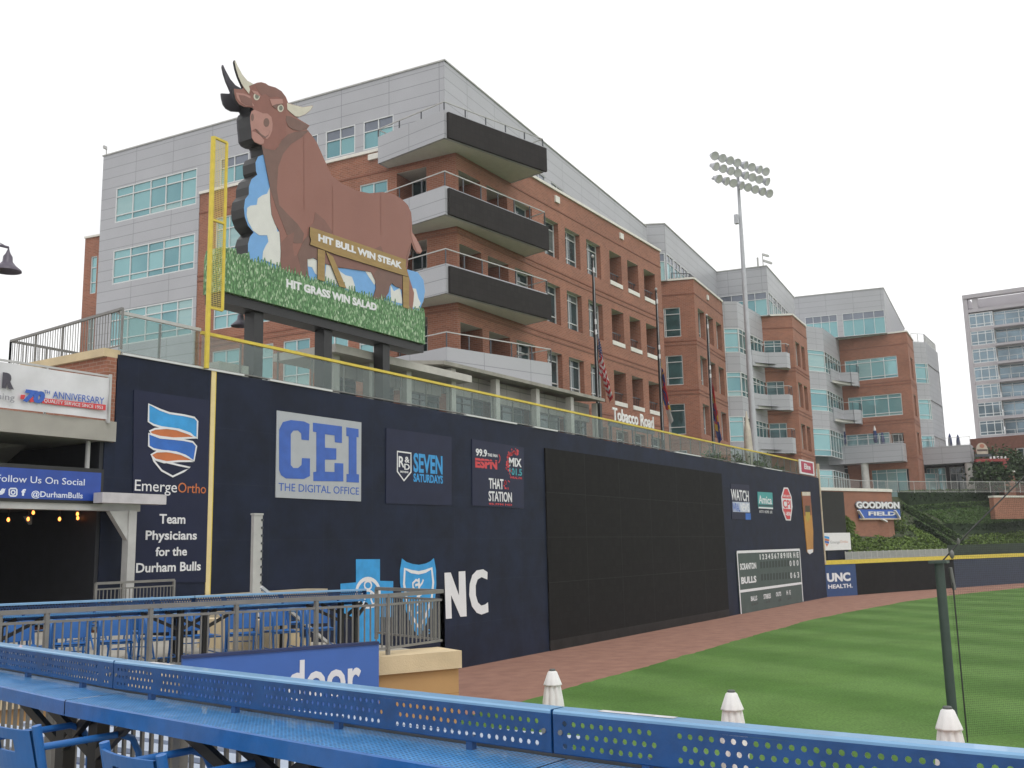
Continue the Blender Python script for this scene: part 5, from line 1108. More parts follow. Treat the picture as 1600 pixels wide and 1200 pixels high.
# round sign on a red beam and a brick pier
P1 = at_depth(1576, 745, 113); pr_ = thing('brick_pier', 'square brick pier with pale cap carrying a red post and beam', 'pier', (P1.x, P1.y, 8.96))
RP = PL((P1.x, P1.y), (P1.x+CR.x, P1.y+CR.y)); zp = zat(P1, 1576, 738)
MB().slab(RP, -.65, .65, 8.96, zp, -1.3, 0).build('pier', BRICK, pr_); MB().slab(RP, -.75, .75, zp, zp+.18, -1.4, .1).build('cap', COPING, pr_)
rb_ = thing('red_beam_canopy', 'red steel post and beam with small white letters beside the trees', 'canopy', (P1.x, P1.y, zp+.18)); REDP = mat('oxide_red_paint', (.30, .045, .04), .5)
zbm = zat(P1, 1576, 720); MB().slab(RP, -.2, .2, zp+.18, zbm, -.9, -.5).build('post', REDP, rb_); MB().slab(RP, -3.3, .5, zbm, zbm+.32, -.95, -.45).build('beam', REDP, rb_)
m2 = MB(); [m2.slab(RP, -1.6+k*.42, -1.38+k*.42, zbm+.33, zbm+.62, -.75, -.68) for k in range(5)]; m2.build('white_letters', WHITE, rb_)
sgn = thing('round_top_sign', 'round topped cream sign with dark band standing on the red beam', 'sign', RP.pt(-2.6, zbm+.34))
m2 = MB(); A = RP.px(1539, 712); k = .068; cx_ = RP.px(1538.5, 700)[0]; cz_ = zat(P1, 1538, 701)
m2.prism(RP, [(cx_+.66*math.cos(t), cz_-.25+.9*math.sin(t)) for t in [math.pi*i/12 for i in range(13)]]+[(cx_-.6, cz_-.65), (cx_+.6, cz_-.65)], -.8, -.6); m2.build('sign_board', mat('cream_sign', (.48, .40, .33), .6), sgn)
MB().slab(RP, cx_-.6, cx_+.6, cz_-.32, cz_-.1, -.6, -.58).build('dark_band', mat('dark_band', (.10, .06, .055), .6), sgn)
MB().prism(RP, [(cx_+.28*math.cos(t), cz_+.28+.24*math.sin(t)) for t in [math.pi*i/6 for i in range(12)]], -.6, -.58).build('emblem', mat('clay_emblem', (.42, .16, .10), .6), sgn)
MB().slab(RP, cx_-.85, cx_+.95, cz_-.95, cz_-.65, -.85, -.55).build('base_plinth', DKFRAME, sgn)
lw = tag(MB().slab(PL(on_z(1552, 775, 8.9), on_z(1660, 775, 8.9)), 0, 12, 6.5, 8.75, -.6, 0).build('brick_retaining_wall', BRICK), 'low brick retaining wall at the right end of the hedges', 'wall')
MB().slab(PL(on_z(1552, 775, 8.9), on_z(1660, 775, 8.9)), -.05, 12, 8.75, 8.95, -.65, .08).build('coping', COPING, lw)

# ================================================================== TERRACE PAVILION
pv = thing('terrace_pavilion', 'low pavilion with flat grey roofs and dark glass on the wall terrace', 'pavilion', (38, 25.5, 9.25))
PALE = mat('pale_painted_trim', (.50, .48, .44), .6, var=.08)
PVP = PL((0, 25.2), (1, 25.2))
mb = MB(); mb.hexa([(33.3, 24.2, 12.2), (48.2, 24.2, 12.3), (48.2, 27.25, 12.62), (33.3, 27.25, 12.55), (33.3, 24.2, 12.36), (48.2, 24.2, 12.46), (48.2, 27.25, 12.8), (33.3, 27.25, 12.72)]); mb.build('roof', mat('weathered_roof', (.30, .285, .25), .8, var=.2, vscale=2), pv)
MB().box(26.5, 35.2, 24.1, 27.25, 11.65, 11.95).build('roof', PALE, pv)
for x in (27.0, 29.0, 31.3, 34.4, 37.9, 41.5, 45.0, 47.9):
    MB().box(x-.16, x+.16, 24.5, 24.8, 9.25, 12.2 if x > 34 else 11.65).build('post', PALE, pv)
for a, b in ((35.2, 37.6), (38.3, 41.2), (41.8, 44.7), (45.3, 47.7)): window(pv, PVP, a, b, 9.3, 11.2, .0, vs=(.33, .66), hs=(.85,), gm=DARKG, fm=DKFRAME)
for a, b in ((27.3, 28.8), (29.3, 31.1), (31.6, 34.2)): window(pv, PVP, a, b, 9.3, 11.0, .0, vs=(.5,), hs=(.85,), gm=DARKG, fm=DKFRAME)
mb = MB(); mb.slab(PVP, 34.6, 48, 11.22, 12.2, -.1, .1); mb.slab(PVP, 26.6, 34.3, 11.02, 11.65, -.1, .1); mb.build('fascia_boards', panel_mat('grey_boards', (.30, .28, .25), 1.2, 3, .03, (.16, .15, .14), noise=.15), pv)
MB().box(47.85, 48.1, 24.35, 24.6, 9.25, 12.2).build('post', BLACK, pv)
tl = thing('restaurant_sign', 'white rooftop letters spelling the restaurant name behind the yellow top rail', 'sign', (54.5, 25.5, 11.5))
TBP = PL((0, 25.5), (1, 25.5)); a_, z0_ = TBP.px(957, 662); _, z1_ = TBP.px(957, 643); b_ = TBP.px(1021, 671)[0]
z0_ += .22; z1_ += .25; text('Tobacco Road', TBP, a_, b_, z0_, z1_, mat('bright_sign_white', (.82, .82, .80), .5), tl, o=.06, bold=.02, th=.05)
MB().box(a_-.3, b_+.3, 25.55, 25.65, z0_-.35, z0_-.1).build('sign_rail', DKFRAME, tl)
m2 = MB(); [m2.box(x-.04, x+.04, 25.56, 25.64, 9.25, z0_-.35) for x in (a_, (a_+b_)/2, b_)]; m2.build('sign_legs', DKFRAME, tl)
# utility cabinet behind the glass and planter bushes
tag(MB().box(20.6, 21.8, 23.5, 24.1, 9.26, 10.35).build('utility_cabinet', PALE), 'pale box cabinet behind the glass railing left of the posts', 'cabinet')
random.seed(9)
for i, (x, y, h_) in enumerate(((64, 24.2, 1.3), (66.5, 24.6, 1.1), (70, 24.5, 1.5), (73.5, 24.3, 1.2), (76, 24.6, 1.4), (79, 24.4, 1.2))):
    t = thing('planter_shrub', ['rounded shrub behind the glass railing left of the light tower base', 'second shrub behind the glass railing left of the light tower base', 'tall shrub behind the glass railing at the second flagpole', 'shrub behind the glass railing just left of the light tower', 'shrub behind the glass railing right of the light tower', 'shrub behind the glass railing next to the crimson sign'][i], 'shrub', (x, y, 9.25), 'shrubs on the wall terrace')
    lf = MB(); [leaves(lf, Vector((x+random.gauss(0, .4), y+random.gauss(0, .25), 9.3+abs(random.gauss(h_*.5, h_*.3)))), .14) for _ in range(420)]; lf.build('foliage', HEDGE, t)
    MB().tube([(x, y, 9.25), (x+.05, y, 9.25+h_*.7)], .05, 6).build('stem', MATS['bark'], t)

# ================================================================== STADIUM LIGHT TOWER
lt = thing('light_tower', 'tall grey stadium light pole with three rows of floodlights', 'light pole', (75.3, 25, 9.25))
GALV = mat('galvanised_steel', (.46, .47, .50), .5, .2, var=.08)
def lz(py): return zat((75.3, 25), 1155, py)
zt_ = lz(258)
MB().tube([(75.3, 25, 9.2), (75.3, 25, 20), (75.3, 25, zt_)], [.30, .21, .11], 16).build('pole', GALV, lt)
m2 = MB(); m2.box(74.6, 74.95, 25.0, 25.3, lz(352), lz(338)); m2.build('control_box', GALV, lt)
dv = Vector((.93, -.375, 0)).normalized(); nv = Vector((-.375, -.93, 0))
for r_, (py, n_, sh) in enumerate(((259, 8, 0), (275, 8, 0), (293, 8, .25))):
    z = lz(py); c = Vector((75.3, 25, z))-dv*.35; Lh = 3.0
    MB().bar(c-dv*Lh+nv*.2, c+dv*(Lh+.3)+nv*.2, .09, .09).build('crossarm', GALV, lt)
    for k in range(n_):
        u = -2.95+k*.87+sh; q = c+dv*u+nv*.45; ax = (nv+dv*random.uniform(-.35, .35)+Vector((0, 0, -.55))).normalized()
        m2 = MB(); m2.lathe(q, [(.02, -.38), (.16, -.34), (.20, -.12), (.30, .05), (.36, .26), (.36, .30)], 14, axis=ax); m2.bar(q-ax*.2, c+dv*u+nv*.2, .07); f = m2.build('floodlight', GALV, lt)
        m2 = MB(); e = [(.345, .29), (.2, .275), (.001, .27)]; m2.lathe(q, e, 14, axis=ax); m2.build('lens', mat('floodlight_lens', (.60, .60, .60), .4), f)
m2 = MB(); [m2.bar((75.3+.3, 25, z), (75.3+.55, 25, z), .03) for z in [lz(470)-k*.5 for k in range(-12, 6)]]; m2.build('climbing_steps', GALV, lt)

# ================================================================== FLAGS
def flag_mat(name, kind):
    m = bpy.data.materials.new(name); m.use_nodes = True; nt = m.node_tree; b = nt.nodes['Principled BSDF']; K = nt.nodes.new; W = nt.links.new
    b.inputs['Roughness'].default_value = .75
    uv = K('ShaderNodeUVMap'); uv.uv_map = 'UVMap'; sp = K('ShaderNodeSeparateXYZ'); W(uv.outputs[0], sp.inputs[0])
    r = K('ShaderNodeValToRGB'); r.color_ramp.interpolation = 'CONSTANT'; e = r.color_ramp.elements
    R_, Wt, Bl, Y_ = (.50, .03, .045, 1), (.66, .65, .64, 1), (.03, .05, .22, 1), (.62, .40, .03, 1)
    W(sp.outputs['Y'], r.inputs[0])
    if kind == 'us':
        e[0].position = 0; e[0].color = R_; e[1].position = 1/13; e[1].color = Wt
        for i in range(2, 13): x = e.new(i/13); x.color = R_ if i % 2 == 0 else Wt
    elif kind == 'state': e[0].position = 0; e[0].color = Wt; e[1].position = .5; e[1].color = R_
    else:
        e[0].position = 0; e[0].color = Bl; e[1].position = .42; e[1].color = Y_; x = e.new(.62); x.color = R_
    out = r.outputs[0]
    if kind in ('us', 'state'):
        a = K('ShaderNodeMath'); a.operation = 'LESS_THAN'; a.inputs[1].default_value = .42 if kind == 'us' else .36; W(sp.outputs['X'], a.inputs[0])
        c = K('ShaderNodeMath'); c.operation = 'GREATER_THAN'; c.inputs[1].default_value = 6/13 if kind == 'us' else -1; W(sp.outputs['Y'], c.inputs[0])
        d = K('ShaderNodeMath'); d.operation = 'MULTIPLY'; W(a.outputs[0], d.inputs[0]); W(c.outputs[0], d.inputs[1])
        v = K('ShaderNodeTexVoronoi'); v.inputs['Scale'].default_value = 1; v.inputs['Randomness'].default_value = 0
        mp = K('ShaderNodeMapping'); mp.inputs['Scale'].default_value = (16, 15, 1) if kind == 'us' else (3, 2, 1); W(uv.outputs[0], mp.inputs[0]); W(mp.outputs[0], v.inputs['Vector'])
        s = K('ShaderNodeMath'); s.operation = 'LESS_THAN'; s.inputs[1].default_value = .28; W(v.outputs['Distance'], s.inputs[0])
        mb_ = K('ShaderNodeMix'); mb_.data_type = 'RGBA'; mb_.inputs[6].default_value = Bl; mb_.inputs[7].default_value = Wt if kind == 'us' else Y_; W(s.outputs[0], mb_.inputs[0])
        mxx = K('ShaderNodeMix'); mxx.data_type = 'RGBA'; W(d.outputs[0], mxx.inputs[0]); W(out, mxx.inputs[6]); W(mb_.outputs[2], mxx.inputs[7]); out = mxx.outputs[2]
    W(out, b.inputs['Base Color']); return m
def flagpole(x, y, zt_, label):
    t = thing('flagpole', label, 'flagpole', (x, y, 9.25), 'black flagpoles on the terrace')
    MB().tube([(x, y, 9.25), (x, y, zt_-3), (x, y, zt_)], [.12, .10, .06], 12).build('pole', BLACK, t)
    m2 = MB(); m2.lathe((x, y, zt_), [(.02, 0), (.09, .06), (.09, .14), (.02, .2)], 10); m2.build('finial', LSTEEL, t)
    m2 = MB(); m2.tube([(x-.13, y-.1, zt_-.2), (x-.14, y-.1, 11)], .012, 5); [m2.cyl((x-.13, y-.1, z), (x-.13, y-.1, z+.28), .06, n=8) for z in (zt_-.9, zt_-3.9, zt_-4.5)]; m2.build('halyard', WHITE, t)
def hung_flag(x, y, ztop, wd, ht, mt, label, spread):
    """a limp flag: the fly hangs down in folds from the hoist"""
    nu, nv_ = 26, 26; vs = []; uvs = []
    for i in range(nu+1):
        u = i/nu
        for j in range(nv_+1):
            v = j/nv_
            drop = u*wd*.93*(1-.22*v*u)
            fold = math.sin(u*15+v*2)*.17*min(1, u*3) + math.sin(u*31-v*3)*.06
            lat = spread*(.12+.88*(1-v))*math.sin(min(1, u*1.6)*1.57)*.75
            vs.append((x+.06+lat*.85+fold*.9, y-.08-lat*.35+fold, ztop-ht*(1-v)*(1-.42*u)-drop*.72)); uvs.append((u, v))
    fs = [(i*(nv_+1)+j, (i+1)*(nv_+1)+j, (i+1)*(nv_+1)+j+1, i*(nv_+1)+j+1) for i in range(nu) for j in range(nv_)]
    mb = MB(); mb.add(vs, fs, 0, True)
    for k, f in enumerate(fs): mb.uv[k] = [uvs[q] for q in f]
    return tag(mb.build('flag', mt), label, 'flag')
for (x, y, zt_, l) in ((48.9, 25, 20.75, 'black flagpole flying the striped national flag'), (57.66, 25, 20.7, 'black flagpole flying the state flag beside the rooftop letters'), (66.47, 25, 20.65, 'farthest black flagpole flying the red and blue flag')): flagpole(x, y, zt_, l)
hung_flag(48.95, 25, zat((48.9, 25), 928, 515), 4.2, 2.5, flag_mat('us_flag_cloth', 'us'), 'limp national flag with stars and red white stripes', 1.2)
hung_flag(57.7, 25, zat((57.66, 25), 1030, 565), 4.0, 2.6, flag_mat('state_flag_cloth', 'state'), 'limp red, white and blue state flag on the middle pole', .95)
hung_flag(66.5, 25, zat((66.47, 25), 1109, 588), 4.9, 3.0, flag_mat('city_flag_cloth', 'city'), 'limp red, yellow and blue flag on the farthest pole', .75)
FBp = on_y(1169.5, 700, 24.3); tag(MB().lathe((FBp.x, 24.3, 9.25), [(.1, 0), (.25, .9), (.34, 2.0), (.26, 3.6), (.03, zat(FBp, 1170, 642)-9.25)], 4).build('feather_banner', mat('cream_banner', (.55, .50, .42), .7)), 'slender cream banner standing left of the light tower base', 'banner')
# ================================================================== GALLERY ON THE LEFT
DKW = mat('dark_stained_boards', (.022, .016, .013), .7, var=.25, stretch=(3, 3, .4))
sw = thing('brick_end_wall', 'brick side wall with stone coping at the left end of the navy wall', 'wall', (16.4, 30, 0))
SWP = PL((16.4, YW), (16.4, 60)); MB().box(16.1, 16.4, YW+.02, 45, 0, 9.7).build('wall_face', BRICK, sw); MB().box(16.0, 16.5, YW+.02, 45, 9.7, 9.92).build('coping', TANC, sw)
K1 = on_z(192, 481, 11.05); K2 = on_z(17, 532, 11.05); K3 = on_z(126, 552, 11.05)
ur = railing_line([(K1.x, K1.y), (K2.x, K2.y), (K3.x, K3.y)], 9.93, 1.1, 'picket_railing', None, mt=STEEL, post=1.5, top=.07); tag(ur, 'grey picket railing on the upper level left of the glass railing', 'railing')
tag(MB().cyl((16.45, YW+.1, 9.93), (16.45, YW+.1, 11.15), .05).build('corner_post', STEEL, ur), '', '') if False else None
gl = thing('gallery', 'concrete seating gallery with dark bar beneath at the left edge', 'building', (8, 24, 2.75))
GLP = PL((0, 22.4), (1, 22.4))
zs_, zt_s = on_y(178, 690, 22.4).z, on_y(170, 658, 22.4).z
MB().box(-14, 16.28, 22.4, 38, zs_, zt_s).build('floor_slab', mat('gallery_concrete', (.36, .345, .31), .85, var=.16, vscale=.8, bump=.2), gl)
MB().box(-14, 16.3, 28.6, 28.8, 2.7, zs_).build('back_wall', DKW, gl)
MB().box(15.98, 16.09, 22.63, 28.6, 2.7, zs_).build('side_wall', mat('dark_slate_boards', (.016, .017, .022), .6, var=.2), gl); MB().box(16.09, 16.419, 22.6, 22.645, 2.7, zs_).build('side_wall', NAVY, gl)
zb0_, zb1_ = on_y(100, 797, 22.4).z, on_y(100, 783, 22.4).z
MB().box(-14, 17.0, 22.25, 22.6, zb0_, zb1_).build('lintel_beam', LSTEEL, gl)
MB().box(-14, 16.2, 22.62, 28.6, zb1_-.1, zb1_+.02).build('ceiling', mat('dark_ceiling', (.06, .058, .055), .8), gl)
m2 = MB(); m2.hexa([(9, 24.5, zs_-1.1), (15.2, 26.5, zs_-.9), (15.2, 28.5, zs_-.9), (9, 28.5, zs_-1.1), (9, 24.5, zs_-.01), (15.2, 24.6, zs_-.01), (15.2, 28.5, zs_-.01), (9, 28.5, zs_-.01)]); m2.build('raker_beam', MATS['gallery_concrete'], gl)
def column(px0, px1, y, z0, parent):
    a, b = on_y(px0, 860, y).x, on_y(px1, 860, y).x; zt = zb0_
    m2 = MB(); m2.box(a, b, y-.12, y+.12, z0, zt)
    m2.prism(PL((0, y), (1, y)), [(a, zt), (a, zt-.75), (a-.55, zt-.02)], -.08, .08); return m2.build('column', LSTEEL, parent)
column(195, 207, 22.1, 2.75, gl); column(65, 75, 25.5, 2.75, gl)
a, b = on_y(160, 775, 21.75), on_y(260, 780, 21.75); MB().box(a.x, b.x, 21.75, 22.1, on_y(200, 786.5, 21.75).z, on_y(200, 770.5, 21.75).z).build('canopy_fascia', mat('white_canopy_fascia', (.52, .50, .52), .5), gl)
MB().cyl((15.72, 22.75, zb1_), (15.72, 22.75, zs_), .06).build('downpipe', LSTEEL, gl)
MB().slab(GLP, 3, 13.75, 4.3, 5.0, -5.9, -5.6).build('dark_screen', mat('dim_blue_panel', (.01, .022, .04), .5), gl)
rl = railing_line([(-12, 22.55), (16.1, 22.55)], zt_s, 1.2, 'gallery_railing', gl, mt=LSTEEL, infill=False, post=1.8)
# hung banner
bn = thing('vinyl_banner', 'white vinyl anniversary banner tied to the gallery railing at left', 'banner', (12, 22.3, 8.5))
BNP = PL((0, 22.36), (1, 22.36)); zb_b, zb_t = on_y(167, 655, 22.36).z, on_y(170, 591, 22.36).z; xr_ = on_y(169, 620, 22.36).x
mb = MB(); nx = 60
for i in range(nx):
    def yy(k, j): return .02*math.sin(k*1.9+j)+.012*math.sin(k*.7)+random.uniform(-.006, .006)
xs_ = [4+(xr_-4)*i/nx for i in range(nx+1)]; zs3 = [zb_b+(zb_t-zb_b)*j/8 for j in range(9)]
off_ = [[.02*math.sin(x*2.3+z*3)+.01*math.sin(x*5.1-z*7) for z in zs3] for x in xs_]
mb.add([BNP.pt(x, z, off_[i][j]) for i, x in enumerate(xs_) for j, z in enumerate(zs3)], [(i*9+j, (i+1)*9+j, (i+1)*9+j+1, i*9+j+1) for i in range(nx) for j in range(8)], 0, True)
mb.build('banner_sheet', mat('banner_vinyl', (.66, .66, .68), .5, var=.05), bn)
def tbn(t, xl, yt, yb, xr, m, **k): return textpx(t, BNP, xl/4, 560+yt/4, 560+yb/4, xr/4, m, bn, o=.055, **k)
DKG = mat('charcoal_vinyl', (.06, .055, .075), .5); MG = mat('grey_vinyl', (.28, .28, .31), .5)
tbn('R', 12, 85, 185, 88, DKG, bold=.08); tbn('ning', -20, 212, 252, 92, MG, bold=0)
def pb(pts, m, o=.05): mb = MB(); mb.prism(BNP, onpl(BNP, pts, o), o-.004, o); mb.build('printed_shape', m, bn)
pb(Z4([(130, 226), (160, 228), (150, 255), (127, 253)]), RED); pb(Z4([(270, 248), (662, 290), (660, 325), (262, 280)]), RED); pb(Z4([(185, 255), (215, 235), (215, 270), (190, 275)]), RED)
tbn('70', 140, 190, 268, 270, CB, bold=.07, slant=.25); tbn('TH', 275, 197, 218, 312, CB, bold=0); tbn('ANNIVERSARY', 330, 203, 247, 652, CB, bold=0)
tq = textpx('QUALITY SERVICE SINCE 1953', BNP, 275/4, 560+252/4, 560+273/4, 645/4, WHITE, bn, o=.058, bold=.0)
MB().slab(BNP, xr_, xr_+.05, zb_b-.1, zb_t+.1, -.02, .06).build('banner_pole', LSTEEL, bn)
# social media panel
sp_ = thing('led_sign', 'royal blue lit sign under the gallery inviting visitors to follow on social media', 'sign', (12, 22.2, 6.2))
SPP = PL((0, 22.2), (1, 22.2)); z0_, z1_ = on_y(157, 783, 22.2).z, on_y(157, 739, 22.2).z; xr_ = on_y(157, 760, 22.2).x
MB().slab(SPP, 6, xr_+.08, z0_-.07, z1_+.1, -.2, 0).build('housing', BLACK, sp_)
MB().slab(SPP, 6.1, xr_, z0_, z1_, 0, .01).build('screen', mat('blue_screen', (.014, .052, .28), .4, emit=.12), sp_)
def tsp(t, xl, yt, yb, xr, **k): return textpx(t, SPP, xl/4, 560+yt/4, 560+yb/4, xr/4, mat('screen_white', (.62, .66, .74), .5, emit=.1), sp_, o=.02, **k)
tsp('Follow Us On Social', -22, 725, 768, 530, bold=.0); tsp('@DurhamBulls', 196, 828, 864, 517, bold=.01); tsp('f', 133, 816, 858, 160, bold=.04)
SWH = MATS['screen_white']
line(Z4([(58, 820), (66, 813), (98, 813), (105, 820), (105, 852), (98, 860), (66, 860), (58, 852)]), .035, SWH, sp_, .02, closed=True, pl=SPP); line(Z4([(82+12*math.cos(t), 837+12*math.sin(t)) for t in [2*math.pi*i/14 for i in range(14)]]), .03, SWH, sp_, .02, closed=True, pl=SPP)
paint(Z4([(-20, 815), (-5, 825), (5, 828), (8, 818), (18, 812), (28, 816), (36, 813), (31, 823), (28, 838), (15, 850), (-5, 853), (-22, 846), (-10, 842), (-20, 835)]), SWH, sp_, .02, pl=SPP)
# string lights and lit signs in the bar
BULB = mat('warm_bulb', (1, .30, .06), .5, emit=3)
for i, (u, v) in enumerate(((13, 812), (52, 801), (44, 811), (93, 811), (121, 803), (121.5, 809.5), (154, 806.5))):
    P = on_y(u, v, 22.9+.2*(i % 3)); t = thing('string_light', 'small glowing orange bulb hanging in the dark bar under the gallery', 'light bulb', P, 'string of orange bulbs in the bar')
    MB().lathe(P, [(.01, -.05), (.034, -.025), (.034, .015), (.016, .05)], 8).build('bulb', BULB, t); m2 = MB(); m2.cyl(P+Vector((0, 0, .05)), (P.x, P.y, zb1_-.1), .012, n=5); m2.build('cord', BLACK, t)
LIT = mat('lit_yellow_sign', (.80, .78, .10), .5, emit=1.2)
for (xa, xb, ya, yb, l) in ((150, 164.5, 855, 865.5, 'wider glowing yellow sign in the dark bar'), (137, 140.5, 856, 865.5, 'narrow glowing yellow sign left of the wider one in the dark bar')):
    A_, B_ = on_y(xa, yb, 23.6), on_y(xb, ya, 23.6); t = thing('lit_sign', l, 'sign', A_); MB().box(A_.x, B_.x, 23.6, 23.66, A_.z, B_.z).build('lit_face', LIT, t); MB().box(A_.x-.03, B_.x+.03, 23.662, 23.75, A_.z-.03, B_.z+.03).build('housing', BLACK, t); MB().box((A_.x+B_.x)/2-.03, (A_.x+B_.x)/2+.03, 23.76, 23.82, 2.75, B_.z).build('post', DKFRAME, t)

# ================================================================== CONCOURSE DECKS
DK = 2.8
drail = [on_z(x, y, 3.8) for x, y in ((-120, 959), (0, 954.5), (75, 951.6), (236, 944), (376, 938.8), (498, 932.8), (606, 927.5))]
drail = [Vector((p.x, p.y, 0)) for p in drail]
A_, B_ = drail[1], drail[-1]; dd = (B_-A_).normalized()
drail = [A_-dd*3.2]+[A_+dd*((p-A_).dot(dd)) for p in drail[1:]]
E_ = on_z(691, 921, 3.8); E_ = Vector((E_.x, E_.y, 0)); F_ = on_z(716, 1016, 2.86); F_ = Vector((F_.x, F_.y, 0)); G_ = on_z(592, 1026, 2.86); G_ = Vector((G_.x, G_.y, 0))
nf = Vector((dd.y, -dd.x, 0)); nf = nf if nf.dot(-A_) > 0 else -nf
FR0 = drail[0]+nf*.35
fr = [(FR0.x, FR0.y), (G_.x, G_.y), (F_.x, F_.y)]
back = [(F_.x+1.0, F_.y+2.5), (F_.x+1.0, YW), (FR0.x-8, YW), (FR0.x-8, FR0.y)]
DECK = mat('deck_concrete', (.31, .29, .25), .85, var=.14, vscale=.9, bump=.2)
mb = MB(); mb.plan(fr+back, 0, DK-.22, 0); struct(mb.build('deck_wall', OCHRE))
mb = MB(); mb.plan(fr+back, DK-.22, DK-.02, 0, 0, 0); struct(mb.build('deck_floor', DECK))
# our own floor behind the drink rail
mb = MB(); mb.poly([(3.5, -14, DK-.0), (4.1, 9.2, DK-.0), (FR0.x-8, FR0.y, DK-.0), (-14, 12, DK), (-14, -14, DK)]); struct(mb.build('concourse_floor', DECK))
mb = MB(); mb.quad((3.5, -14, 0), (4.1, 9.2, 0), (4.1, 9.2, DK), (3.5, -14, DK)); struct(mb.build('stand_wall', OCHRE))
cw = thing('deck_coping_wall', 'tan stone coping on the ochre deck wall at the railing corner', 'wall', (F_.x, F_.y, 2.6))
mb = MB()
for p, q in zip(fr[:-1], fr[1:]):
    pl = PL(p, q); mb.slab(pl, 0, pl.len+.02, DK-.21, DK+.06, -.75, .08)
mb.build('coping', TANC, cw)
def picket_railing(name, label, pts, z0, zt, postsn=None):
    c = sum(pts, Vector())/len(pts); t = thing(name, label, 'railing', (c.x, c.y, z0))
    for p, q in zip(pts[:-1], pts[1:]):
        m = MB(); m.bar(p+Vector((0, 0, zt-.03)), q+Vector((0, 0, zt-.03)), .06, .06); m.build('top_rail', STEEL, t)
        m = MB(); m.bar(p+Vector((0, 0, zt-.17)), q+Vector((0, 0, zt-.17)), .035); m.build('mid_rail', STEEL, t); MB().bar(p+Vector((0, 0, z0+.12)), q+Vector((0, 0, z0+.12)), .035).build('bottom_rail', STEEL, t)
        L_ = (q-p).length; k = max(2, round(L_/.10)); m = MB()
        for i in range(1, k): c_ = p+(q-p)*i/k; m.bar(c_+Vector((0, 0, z0+.12)), c_+Vector((0, 0, zt-.17)), .018)
        m.build('pickets', STEEL, t)
    for p in pts: MB().bar(p+Vector((0, 0, z0)), p+Vector((0, 0, zt-.03)), .055).build('post', STEEL, t)
    return t
picket_railing('deck_railing', 'grey picket railing along the front of the middle deck', drail+[E_], DK+.04, 3.8)
E2_ = Vector((E_.x+.9, E_.y+2.2, 0))
picket_railing('deck_railing', 'short grey picket railing returning along the right end of the deck', [E_, E2_], DK+.04, 3.8)
# blue banner on the deck front
DBP = PL(fr[0], fr[1]); zdt = DBP.px(591, 1006.5, .2)[1]
sl_ = DBP.px(285, 1040, .2)[0]; db = tag(MB().slab(DBP, sl_, DBP.px(592, 1030, .2)[0], 1.5, zdt, .12, .2).build('blue_banner', mat('periwinkle_vinyl', (.050, .135, .43), .45, var=.05)), 'blue banner with white serif letters hung on the deck front below the railing', 'banner')
MB().slab(DBP, sl_, DBP.px(592, 1030, .2)[0], zdt, zdt+.04, .1, .22).build('banner_edge', mat('navy_edge', (.02, .035, .11), .5), db)
textpx('door', DBP, 449, 1033, 1096, 564, WHITE, db, o=.21, bold=.02)

# ================================================================== DRINK RAILS
BLUEF = mat('blue_fascia_coat', (.012, .115, .37), .34, var=.16, vscale=9, coat=.2, bump=.05, bscale=50, spec=.6)
BLUE = mat('blue_powder_coat', (.006, .062, .200), .36, var=.20, vscale=11, coat=.15, bump=.06, bscale=60, spec=.6)
BLUEL = mat('blue_coat_sky_sheen', (.18, .355, .56), .36, var=.08, vscale=5, coat=.25, spec=.6)  # paler copy of the blue coat, sky sheen on top faces put into colour
CHB = mat('blue_chair_plastic', (.018, .125, .38), .42, var=.08, vscale=6)
def tray_mat():
    m = bpy.data.materials.new('perforated_blue_tray'); m.use_nodes = True; nt = m.node_tree; b = nt.nodes['Principled BSDF']; K = nt.nodes.new; W = nt.links.new
    b.inputs['Roughness'].default_value = .38; b.inputs['Coat Weight'].default_value = .3; b.inputs['Specular IOR Level'].default_value = .6
    uv = K('ShaderNodeUVMap'); uv.uv_map = 'UVMap'; v = K('ShaderNodeTexVoronoi'); v.inputs['Scale'].default_value = 46; v.inputs['Randomness'].default_value = 0; W(uv.outputs[0], v.inputs['Vector'])
    l = K('ShaderNodeMapRange'); l.inputs['From Min'].default_value = .24; l.inputs['From Max'].default_value = .30; W(v.outputs['Distance'], l.inputs[0])
    mx_ = K('ShaderNodeMix'); mx_.data_type = 'RGBA'; mx_.inputs[6].default_value = (.008, .028, .085, 1); mx_.inputs[7].default_value = (.060, .255, .56, 1); W(l.outputs[0], mx_.inputs[0])  # tray blue lighter than the upright face: sky sheen put into the colour
    nz = K('ShaderNodeTexNoise'); nz.inputs['Scale'].default_value = 7; nz.inputs['Detail'].default_value = 8; W(uv.outputs[0], nz.inputs['Vector'])
    r_ = K('ShaderNodeMapRange'); r_.inputs['From Min'].default_value = .35; r_.inputs['From Max'].default_value = .65; r_.inputs['To Min'].default_value = .30; r_.inputs['To Max'].default_value = .5; W(nz.outputs[0], r_.inputs[0]); W(r_.outputs[0], b.inputs['Roughness'])
    d_ = K('ShaderNodeTexNoise'); d_.inputs['Scale'].default_value = 3.2; d_.inputs['Detail'].default_value = 9; d_.inputs['Roughness'].default_value = .7; W(uv.outputs[0], d_.inputs['Vector'])
    dr = K('ShaderNodeMapRange'); dr.inputs['From Min'].default_value = .3; dr.inputs['From Max'].default_value = .7; dr.inputs['To Min'].default_value = .80; dr.inputs['To Max'].default_value = 1.14; W(d_.outputs[0], dr.inputs[0])
    sc = K('ShaderNodeVectorMath'); sc.operation = 'SCALE'; W(mx_.outputs[2], sc.inputs[0]); W(dr.outputs[0], sc.inputs['Scale']); W(sc.outputs[0], b.inputs['Base Color']); return m
TRAY = tray_mat()
